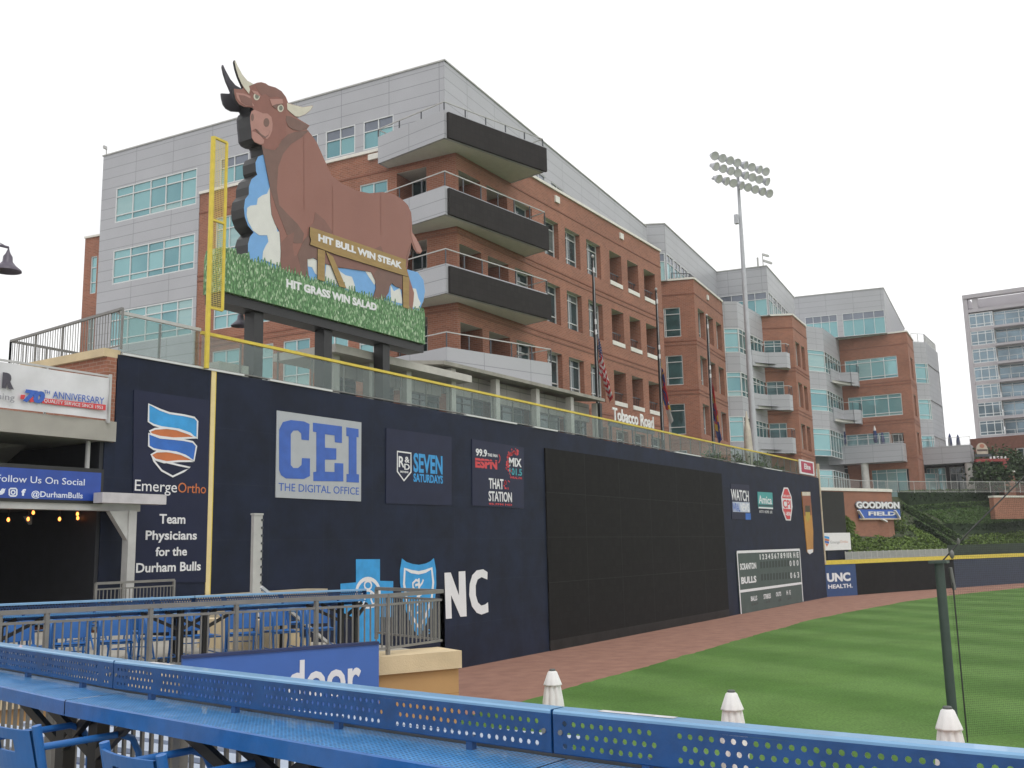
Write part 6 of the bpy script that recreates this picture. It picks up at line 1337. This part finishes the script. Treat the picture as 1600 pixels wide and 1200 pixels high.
def resample(path, step):
    out = [path[0]]
    for p, q in zip(path[:-1], path[1:]):
        n = max(1, round((q-p).length/step)); out += [p+(q-p)*(i+1)/n for i in range(n)]
    return out
def drink_rail(name, label, path, seat, zl, joints, zfloor, holes, posts, tray_w=.335, lip=.080, ph=.146):
    """path: outer edge of the lip; seat: unit vector towards the seats; joints: arc lengths where panels meet"""
    c = sum(path, Vector())/len(path); t = thing(name, label, 'drink rail', (c.x, c.y, zfloor))
    cum = [0]
    for p, q in zip(path[:-1], path[1:]): cum.append(cum[-1]+(q-p).length)
    def at(s):
        s = min(max(s, 0), cum[-1])
        for i in range(len(path)-1):
            if s <= cum[i+1] or i == len(path)-2: return path[i]+(path[i+1]-path[i])*((s-cum[i])/(cum[i+1]-cum[i]))
    def nrm(s):
        d = (at(s+.25)-at(s-.25)).normalized(); n = Vector((-d.y, d.x, 0)); return n if n.dot(seat) > 0 else -n
    def P(s, o, z): return at(s)+nrm(s)*o+Vector((0, 0, z))
    J = [0]+joints+[cum[-1]]
    for a, b in zip(J[:-1], J[1:]):
        a += .005; b -= .005; n = max(1, round((b-a)/.30))
        S = [a+(b-a)*i/n for i in range(n+1)]
        def sweep(mb, prof, S_=S, closed=False, mi=0):
            for s0, s1 in zip(S_[:-1], S_[1:]):
                for (o0, z0), (o1, z1) in zip(prof[:-1], prof[1:]): mb.quad(P(s0, o0, z0), P(s1, o0, z0), P(s1, o1, z1), P(s0, o1, z1), mi)
        # lip with folded edges
        mb = MB(); sweep(mb, [(0, zl-.03), (0, zl-.004), (.004, zl), (lip-.006, zl), (lip, zl-.006), (lip, zl-.014)]); mb.build('lip', BLUEL, t)
        # perforated upright face
        mb = MB(); z0, z1 = zl-.014, zl-ph
        if holes:
            pit = .0365; nc = int((b-a)/pit); st = (b-a)/nc; rows = 3; rh = (z0-z1-.022)/rows; r_ = .0094
            for r in range(rows):
                zc_ = z0-.011-rh*(r+.5); sh = (.5 if r == 1 else 0)
                for k in range(nc):
                    s0 = a+st*k; s1 = s0+st; sc = (s0+s1)/2+(.24*st if r == 1 else -.22*st); zt_, zb_ = zc_+rh/2, zc_-rh/2
                    solid = (k < 1 or k > nc-2) or (k % 24 in (11, 12))
                    if solid: mb.quad(P(s0, lip, zt_), P(s1, lip, zt_), P(s1, lip, zb_), P(s0, lip, zb_)); continue
                    sq = [(s0, zt_), ((s0+s1)/2, zt_), (s1, zt_), (s1, zc_), (s1, zb_), ((s0+s1)/2, zb_), (s0, zb_), (s0, zc_)]
                    hl = [(sc+r_*math.cos(q), zc_+r_*math.sin(q)) for q in [math.radians(135-45*i) for i in range(8)]]
                    A = [P(u, lip, v) for u, v in sq]; B = [P(u, lip, v) for u, v in hl]; D = [P(u, lip-.004, v) for u, v in hl]
                    mb.add(A+B+D, [(i, (i+1) % 8, 8+(i+1) % 8, 8+i) for i in range(8)]+[(8+i, 8+(i+1) % 8, 16+(i+1) % 8, 16+i) for i in range(8)])
            sweep(mb, [(lip, z0), (lip, z0-.011)]); sweep(mb, [(lip, z1+.011), (lip, z1+.004), (lip-.004, z1), (lip-.03, z1)])
        else: sweep(mb, [(lip, z0), (lip, z1), (lip-.03, z1)]); sweep(mb, [(lip-.006, z0), (lip-.006, z1)])
        mb.add([P(a, 0, zl-.001), P(a, lip, zl-.001), P(a, lip, z1), P(a, 0, z1)], [(0, 1, 2, 3)]); mb.add([P(b, 0, zl-.001), P(b, lip, zl-.001), P(b, lip, z1), P(b, 0, z1)], [(0, 1, 2, 3)])
        mb.build('perforated_panel', BLUE, t)
        for s_ in (a+.03, b-.03): q_ = P(s_, lip, zl-ph*.5); MB().cyl(q_-nrm(s_)*.004, q_+nrm(s_)*.005, .009, n=8).build('bolt', STEEL, t)
        zt_ = zl-ph-.030; mb = MB(); sweep(mb, [(.0, zt_-.02), (.0, zt_), (tray_w-.006, zt_)]); mb.build('tray', TRAY, t)
        mb = MB(); sweep(mb, [(tray_w-.006, zt_), (tray_w, zt_-.006), (tray_w, zt_-.078), (tray_w-.03, zt_-.08)]); mb.build('tray_fascia', BLUEF, t)
        k = max(1, round((b-a)/.8))
        for i in range(k): s = a+(b-a)*(i+.5)/k; MB().bar(P(s-.012, lip-.02, zl-ph-.032), P(s-.012, lip-.02, zl-ph+.02), .028).build('bracket', BLUE, t)
    for s in posts:
        zt_ = zl-ph-.05; m = MB()
        m.bar(P(s, .13, zfloor), P(s, .13, zt_), .075); m.build('post', BLACK, t)
        m = MB(); m.bar(P(s, .14, zt_-.30), P(s+.55, .22, zt_-.03), .035, .05); m.bar(P(s, .14, zt_-.30), P(s-.55, .22, zt_-.03), .035, .05); m.build('brace', BLACK, t)
    return t, at, nrm, cum
ZL = 3.9
np_ = [on_z(x, y, ZL) for x, y in ((-160, 984), (-60, 996), (0, 1003), (200, 1030), (400, 1052), (640, 1078.5), (880, 1103.5), (1200, 1133.5), (1600, 1168.5))]
np_ = [Vector((p.x, p.y, 0)) for p in np_]; np_.append(np_[-1]+(np_[-1]-np_[-2]).normalized()*2.2)
def arc_of(path, px, py, z):
    P = on_z(px, py, z); best = None; s = 0
    for p, q in zip(path[:-1], path[1:]):
        d = q-p; u = max(0, min(1, (Vector((P.x, P.y, 0))-p).dot(d)/d.length_squared)); e = (p+d*u-Vector((P.x, P.y, 0))).length
        if best is None or e < best[0]: best = (e, s+u*d.length)
        s += d.length
    return best[1]
jn = [arc_of(np_, 200, 1030, ZL), arc_of(np_, 882, 1104, ZL)]
near, nat, nnr, ncum = drink_rail('drink_rail', 'long blue perforated drink rail with tray crossing the foreground', np_, Vector((-1, -.1, 0)), ZL, jn, DK, True, [arc_of(np_, 140, 1023, ZL)+k for k in (0, .42, 1.9, 2.32, 3.8, 4.2)])
MB().add([nat(jn[1]+u)+nnr(jn[1]+u)*o+Vector((0, 0, ZL+.0015)) for u, o in ((.16, .006), (.45, .006), (.45, .04), (.16, .04))], [(0, 1, 2, 3)]).build('sticker', mat('scuffed_white_sticker', (.55, .55, .57), .5, var=.25, vscale=30), near)
MB().add([nat(jn[0]+u)+nnr(jn[0]+u)*o+Vector((0, 0, ZL+.0015)) for u, o in ((.28, .006), (.5, .006), (.5, .04), (.28, .04))], [(0, 1, 2, 3)]).build('sticker', MATS['scuffed_white_sticker'], near)
rr = [p-nnr(0)*.06 for p in np_]
picket_railing('stand_railing', 'grey picket railing standing behind the near drink rail', [nat(s)-nnr(s)*.03 for s in [ncum[-1]*i/7 for i in range(8)]], DK, ZL-.165)
mid_path = [p-nf*.62 for p in (drail[0], drail[1], drail[3], drail[5], drail[-1]-dd*.1)]
zl2 = zat(mid_path[-1], 599, 918); zl3 = zat(mid_path[1], 0, 945); zl2 = (zl2+zl3)/2
mlen = (mid_path[-1]-mid_path[0]).length
drink_rail('drink_rail', 'farther blue drink rail behind the deck railing', mid_path, -nf, zl2, [mlen*.36, mlen*.68], DK, True, [mlen-.15, mlen-.4, mlen*.7, mlen*.66, mlen*.38, mlen*.34, mlen*.1], tray_w=.36)

# ================================================================== CHAIRS
def make_chair(label, group):
    t = thing('patio_chair', label, 'chair', (0, 0, 0), group); W_, D_ = .235, .22
    m = MB(); n = 8
    for i in range(n):
        for j in range(n):
            def sp(a, b): x = -W_+.012+2*(W_-.012)*a/n; y = -D_+2*D_*b/n; return Vector((x, y, .44-.018*math.cos(x/W_*1.4)*math.cos(y/D_*1.2)+.01))
            m.add([sp(i, j), sp(i+1, j), sp(i+1, j+1), sp(i, j+1)], [(0, 1, 2, 3)], 0, True); d = Vector((0, 0, -.018)); m.add([sp(i, j)+d, sp(i+1, j)+d, sp(i+1, j+1)+d, sp(i, j+1)+d], [(3, 2, 1, 0)], 0, True)
    m.build('seat', CHB, t)
    def bpnt(x, z): return Vector((x, -D_-.02-(z-.44)*.22-.035*(1-(x/W_)**2), z))
    m = MB(); xs_ = [-W_+.02+2*(W_-.02)*i/10 for i in range(11)]; zs_2 = [.50, .56, .66, .735, .795, .845]
    for i in range(10):
        for j in range(5):
            if j == 3 and 3 <= i <= 6: continue
            top = .012*math.cos(xs_[i]*3) if j == 4 else 0
            q = [bpnt(xs_[i], zs_2[j]), bpnt(xs_[i+1], zs_2[j]), bpnt(xs_[i+1], zs_2[j+1]), bpnt(xs_[i], zs_2[j+1])]; d = Vector((0, -.016, 0))
            m.add(q, [(0, 1, 2, 3)], 0, True); m.add([p+d for p in q], [(3, 2, 1, 0)], 0, True)
            if j == 4: m.quad(q[3], q[2], q[2]+d, q[3]+d)
            if j == 0: m.quad(q[0], q[1], q[1]+d, q[0]+d)
            if 3 <= i <= 6 and j == 2: m.quad(q[3], q[2], q[2]+d, q[3]+d)
            if 3 <= i <= 6 and j == 4: m.quad(q[0], q[1], q[1]+d, q[0]+d)
    m.build('backrest', CHB, t)
    for s in (-1, 1):
        m = MB(); m.tube([(s*W_, -D_-.10, 0), (s*W_, -D_-.01, .30), (s*W_, -D_-.015, .46), (s*W_, -D_-.07, .68), (s*W_, -D_-.108, .868)], [.017, .018, .019, .021, .022], 10); m.build('leg', CHB, t)
        m = MB(); m.tube([(s*(W_+.01), D_+.05, 0), (s*(W_+.01), D_-.0, .40), (s*(W_+.01), D_-.01, .66), (s*(W_+.01), D_-.05, .735), (s*(W_+.01), D_-.12, .765), (s*W_, -D_-.085, .765)], .017, 10); m.build('leg', CHB, t)
    for q in (([(-W_, D_-.01, .42), (W_, D_-.01, .42)], .013), ([(-W_, -D_, .42), (W_, -D_, .42)], .013), ([(-W_, D_+.03, .16), (W_, D_+.03, .16)], .01), ([(-W_, -D_-.05, .18), (-W_, D_+.03, .16)], .01), ([(W_, -D_-.05, .18), (W_, D_+.03, .16)], .01)): MB().tube(q[0], q[1], 8).build('stretcher', CHB, t)
    return t
ch0 = make_chair('blue chair with armrests at the near drink rail, in the middle of the foreground row', 'chairs along the near drink rail')
cpos = []
P2 = at_depth(236, 1150, 4.15)
ang = math.atan2(1, .12)-math.pi
dirr = Vector((.16, 1, 0)).normalized()
rz = math.atan2(dirr.y, dirr.x) - math.pi
for k, l in ((1, 'blue chair with armrests at the near drink rail, cut by the left image edge'), (0, None), (-1, 'blue chair at the near drink rail of which only a post top shows'), (2, 'blue chair at the near drink rail left of the visible ones')):
    if k == 2: continue
    c = Vector((P2.x+.27, P2.y, DK)) + dirr*(1.18*k)
    o = ch0 if k == 0 else dup(ch0, label=l, group='chairs along the near drink rail')
    o.location = c; o.rotation_euler = (0, 0, rz + (.05*k))
# chairs on the middle deck face the camera side
rz2 = math.atan2(nf.y, nf.x)-math.pi/2
ML = ['leftmost blue chair drawn up to the farther drink rail'] + ['%s blue chair from the left at the farther drink rail' % w_ for w_ in ('second', 'third', 'fourth', 'fifth', 'sixth', 'seventh', 'eighth', 'ninth')] + ['rightmost blue chair drawn up to the farther drink rail']
for i in range(10):
    s = .27+.0745*i
    p = mid_path[0]+dd*mlen*s-nf*(.80+random.uniform(-.05, .12)); dup(ch0, (p.x, p.y, DK-.02), rz2+random.uniform(-.25, .25), ML[i], 'chairs behind the farther drink rail')
ML2 = ['back row blue chair farthest left on the middle deck', 'back row blue chair second from left on the middle deck', 'back row blue chair third from left on the middle deck', 'back row blue chair fourth from left on the middle deck', 'back row blue chair fifth from left on the middle deck', 'back row blue chair sixth from left on the middle deck', 'back row blue chair farthest right on the middle deck']
for i, s in enumerate((.30, .41, .52, .63, .74, .84, .95)):
    p = mid_path[0]+dd*mlen*s-nf*(2.5+random.uniform(-.15, .3)); dup(ch0, (p.x, p.y, DK-.02), rz2+3.14+random.uniform(-.5, .5), ML2[i], 'back row chairs on the middle deck')
for i, (s, l) in enumerate(((.47, 'round blue table on the left part of the middle deck'), (.69, 'round blue table at the centre of the middle deck'), (.90, 'round blue table at the right end of the middle deck'))):
    p = mid_path[0]+dd*mlen*s-nf*1.75; t = thing('round_table', l, 'table', (p.x, p.y, DK-.02), 'round tables on the middle deck')
    MB().lathe((p.x, p.y, DK-.02), [(.001, .735), (.42, .735), (.43, .72), (.42, .70), (.001, .70)], 24).build('tabletop', BLUEL, t); MB().cyl((p.x, p.y, DK-.02), (p.x, p.y, DK+.68), .035).build('pedestal', BLACK, t); MB().lathe((p.x, p.y, DK-.02), [(.25, 0), (.24, .03), (.05, .06)], 16).build('base', BLACK, t)
for (px_, py_, y_, l) in ((84, 929, 16.5, 'blue chair in front of the dark bar, its slotted back showing above the drink rail'), (137, 933, 17, 'blue chair in front of the dark bar right of the slotted one'), (205, 932, 17.5, 'blue chair beside the white column in front of the dark bar')):
    P = on_y(px_, py_, y_); dup(ch0, (P.x, P.y, DK-.02), .4, l, 'chairs in front of the dark bar')
# low wall, short railing and pale board by the navy wall
a = on_y(268, 920.5, 21.6); b = on_y(512, 917, 21.6); tag(MB().box(a.x, b.x, 21.6, 22.5, DK-.02, b.z-.05).build('low_stone_wall', mat('buff_concrete', (.40, .345, .25), .85, var=.15, bump=.2)), 'low tan stone wall along the foot of the navy wall', 'wall')
a, b, c_ = on_y(150, 910, 21.2), on_y(192, 908, 21.2), on_y(272, 905, 21.2); picket_railing('bar_railing', 'short grey picket railing in front of the bar beside the white column', [Vector((q.x, 21.2, 0)) for q in (a, b, c_)], DK-.02, b.z)
a = on_y(393, 802, 20.5); b = on_y(406.5, 804, 20.5)
pbd = thing('white_slotted_board', 'tall narrow white board with notched edge standing before the navy wall', 'board', (a.x, 20.5, DK))
MB().box(a.x, b.x, 20.4, 20.5, DK, a.z-.05).build('board', LSTEEL, pbd)
[MB().cyl((b.x-.02, 20.399, a.z-.18-k*.21), (b.x-.02, 20.37, a.z-.18-k*.21), .035, n=8).build('bolt', DKFRAME, pbd) for k in range(9)]; m2 = MB(); m2.box(a.x-.015, b.x+.015, 20.38, 20.52, a.z-.05, a.z); m2.build('cap', LSTEEL, pbd)
st = thing('stair_flight', 'pale stair flight descending behind the right end of the deck', 'stairs', (F_.x-1, F_.y+5, 0))
m2 = MB()
for k in range(8): m2.box(F_.x-.6+k*.3, F_.x-.3+k*.3, F_.y+3.5, F_.y+5.5, 0, DK+.5-k*.18)
m2.build('steps', TANC, st)
m2 = MB(); m2.bar((F_.x-1.0, F_.y+3.45, DK+1.1), (F_.x+1.8, F_.y+3.45, DK-.7), .05); m2.build('handrail', LSTEEL, st)

# ================================================================== BLEACHERS BELOW THE NEAR RAIL
ALU = mat('aluminium_plank', (.44, .50, .60), .4, .1, var=.06)
def bleacher(x, y0, y1, z, label):
    t = thing('bleacher_bench', label, 'bench', (x, (y0+y1)/2, z-.42), 'bleacher benches below the near drink rail')
    MB().box(x-.13, x+.13, y0, y1, z-.04, z).build('seat_plank', ALU, t); MB().box(x-.16, x-.14, y0, y1, z-.16, z-.05).build('back_panel', mat('faded_blue_steel', (.06, .12, .30), .5), t)
    for k in range(5): yy_ = y0+(y1-y0)*(k+.5)/5; MB().box(x-.1, x+.1, yy_-.03, yy_+.03, z-.42, z-.04).build('leg', STEEL, t)
    return t
for i in range(9):
    z = 2.58-i*.07; x = 4.55+i*.66
    bleacher(x, 5.4, 10.2, z+.40, 'bleacher bench glimpsed through the railing, row %s' % ['nearest the drink rail', 'second from the drink rail', 'third from the drink rail', 'fourth from the drink rail', 'fifth from the drink rail', 'sixth from the drink rail', 'seventh from the drink rail', 'eighth from the drink rail', 'farthest from the drink rail'][i])
    struct(MB().box(x-.329, x+.329, 5.2, 10.25, 0.004, z).build('bleacher_step', mat('blue_grey_tread', (.12, .175, .34), .7, var=.15)))

# ================================================================== WHITE CLOSED UMBRELLAS
WC = mat('white_umbrella_canvas', (.74, .74, .73), .8, var=.06, vscale=6)
def umbrella(P, label, h):
    t = thing('closed_umbrella', label, 'umbrella', (P.x, P.y, 0.012), 'closed white umbrellas on the field side patio'); z = P.z
    ph_ = random.uniform(0, 1.5)
    fold = lambda k, am: (lambda t_, zz: 1+am*math.sin(k*t_+zz*1.3)*min(1, max(0, (z-zz)*3)))
    MB().lathe((P.x, P.y, 0), [(.018, z-.31), (.172, z-.27), (.165, z-.25), (.085, z-.045), (.045, z-.012)][::-1], 48, wob=lambda t_, zz: 1-.10*(1-abs(math.cos(4*t_+ph_)))**1.3*min(1, (z-zz)*4)).build('vent_tier', WC, t)
    MB().lathe((P.x, P.y, 0), [(.13, z-.24), (.15, z-.33), (.185, z-.55), (.215, z-.80), (.20, z-1.05), (.17, z-1.3), (.14, z-1.5), (.12, z-1.62)], 64, wob=lambda t_, zz: 1-.24*(1-abs(math.cos(4*t_+ph_+zz*.5+.2*math.sin(t_))))**1.4+.03*math.sin(2*t_+zz*2)).build('canopy', WC, t)
    MB().lathe((P.x, P.y, 0), [(.001, z+.012), (.05, z+.008), (.062, z-.02), (.02, z-.04)], 14).build('finial', mat('grey_finial', (.09, .10, .095), .5), t)
    MB().cyl((P.x, P.y, .02), (P.x, P.y, z-.1), .022, n=10).build('pole', LSTEEL, t); MB().lathe((P.x, P.y, .012), [(.26, 0), (.26, .05), (.05, .08), (.04, .25)], 18).build('base', BLACK, t)
for P, l in ((at_depth(863, 1046, 18), 'closed white umbrella, leftmost and farthest of the three'), (at_depth(1142.5, 1079, 14.7), 'closed white umbrella in the middle of the three'), (at_depth(1480, 1104.5, 12.7), 'closed white umbrella in front of the dark netting pole')): umbrella(P, l, 0)

# ================================================================== NETTING POLE
NG = mat('dark_green_paint', (.045, .068, .06), .5, var=.1, vscale=4)
B_ = on_z(1490.5, 1125, 0); B_ = at_depth(1488, 1110, 22.5); T_ = zat(B_, 1467, 880)
np1 = thing('netting_pole', 'dark green steel pole holding the backstop netting at right', 'pole', (B_.x, B_.y, 0))
MB().cyl((B_.x, B_.y, 0), (B_.x, B_.y, T_), .106, n=16).build('pole', NG, np1); MB().box(B_.x-.2, B_.x+.2, B_.y-.2, B_.y+.2, T_, T_+.06).build('cap_plate', NG, np1)
m2 = MB(); c_ = Vector((B_.x, B_.y, T_)); d_ = CR
MB().tube([c_+d_*.25+Vector((0, 0, -.1)), c_+d_*.3+Vector((0, 0, -.6))], .045, 8).build('shackle', mat('dull_chain_steel', (.17, .17, .165), .5, .3), np1); m2.lathe(c_+d_*.32+Vector((0, 0, .2)), [(.015, -.1), (.05, -.05), (.05, .05), (.015, .1)], 8); m2.lathe(c_+d_*.5+Vector((0, 0, .5)), [(.015, -.08), (.04, 0), (.015, .08)], 8); m2.build('turnbuckle', mat('dull_chain_steel', (.17, .17, .165), .5, .3), np1)
far = at_depth(1690, 655, 24.5)
cb = tag(MB().tube([c_+d_*.05+Vector((0, 0, .02)), c_+(far-c_)*.2+Vector((0, 0, .02)), far], .017, 6).build('guy_cable', BLACK), 'black guy cable rising from the netting pole to the right', 'cable')
low = at_depth(1512, 1160, 22.0); cb2 = tag(MB().tube([c_+d_*.28+Vector((0, 0, -.2)), low, low+(low-c_)*.25], .015, 6).build('tie_rope', BLACK), 'black rope hanging beside the netting pole', 'rope')
netm = mesh_mat('dark_netting', (.015, .017, .016), .05, .0030, .8)
N1, N2 = Vector((B_.x, B_.y, 0)), Vector((far.x, far.y, 0))
tag(MB().add([N1+Vector((.15, -.2, .05)), N2+Vector((0, 0, .05)), far, c_+d_*.15], [(0, 1, 2, 3)]).build('safety_netting', netm), 'fine dark safety netting stretched from the green pole to the right edge', 'netting')

# ================================================================== BARN LAMPS
def barn_lamp(P, armdir, label, k=1.0, post=None):
    t = thing('barn_lamp', label, 'lamp', P, 'barn style lamps on the upper level')
    LP_ = mat('plum_grey_enamel', (.085, .07, .10), .4)
    MB().lathe(P, [(.34*k, -.30*k), (.33*k, -.26*k), (.20*k, -.15*k), (.12*k, -.05*k), (.11*k, .08*k), (.06*k, .16*k), (.03*k, .24*k)], 18).build('lamp_shade', LP_, t)
    A = Vector(armdir); m = MB(); m.tube([P+Vector((0, 0, .22*k)), P+Vector((0, 0, .32*k)), P+A*.3+Vector((0, 0, .36*k)), P+A+Vector((0, 0, .36*k))], .035*k, 8); m.tube([P+Vector((0, 0, .32*k)), P+A+Vector((0, 0, .95*k))], .012, 5); m.build('arm', LP_, t)
    e = P+A; MB().cyl((e.x, e.y, 9.25), (e.x, e.y, P.z+1.1*k), .07, n=10).build('post', LP_, t)
P = on_y(12, 406, 24.5); barn_lamp(P, (-1.6, .5, 0), 'dark barn lamp against the sky at the left edge', 1.05)
P = on_y(376, 497, 25.2); barn_lamp(P, (.62, 0, 0), 'dark barn lamp hanging in front of the brick beside the billboard post', .95)
bpy.context.view_layer.update()

# ================================================================== THIN HAZE ADDED TO STAND IN FOR LENS FLARE
hz = bpy.data.materials.new('flare_haze'); hz.use_nodes = True; hn = hz.node_tree; hn.nodes.remove(hn.nodes['Principled BSDF'])
pv_ = hn.nodes.new('ShaderNodeVolumePrincipled'); pv_.inputs['Color'].default_value = (.96, .97, 1, 1); pv_.inputs['Density'].default_value = .0004; pv_.inputs['Anisotropy'].default_value = .2
hn.links.new(pv_.outputs[0], hn.nodes['Material Output'].inputs['Volume'])
hzo = MB().box(-60, 260, -110, 130, -1, 60).build('haze', hz); hzo['kind'] = 'stuff'; hzo['label'] = 'thin pale haze added over the whole ballpark to stand in for lens flare'; hzo['category'] = 'haze'
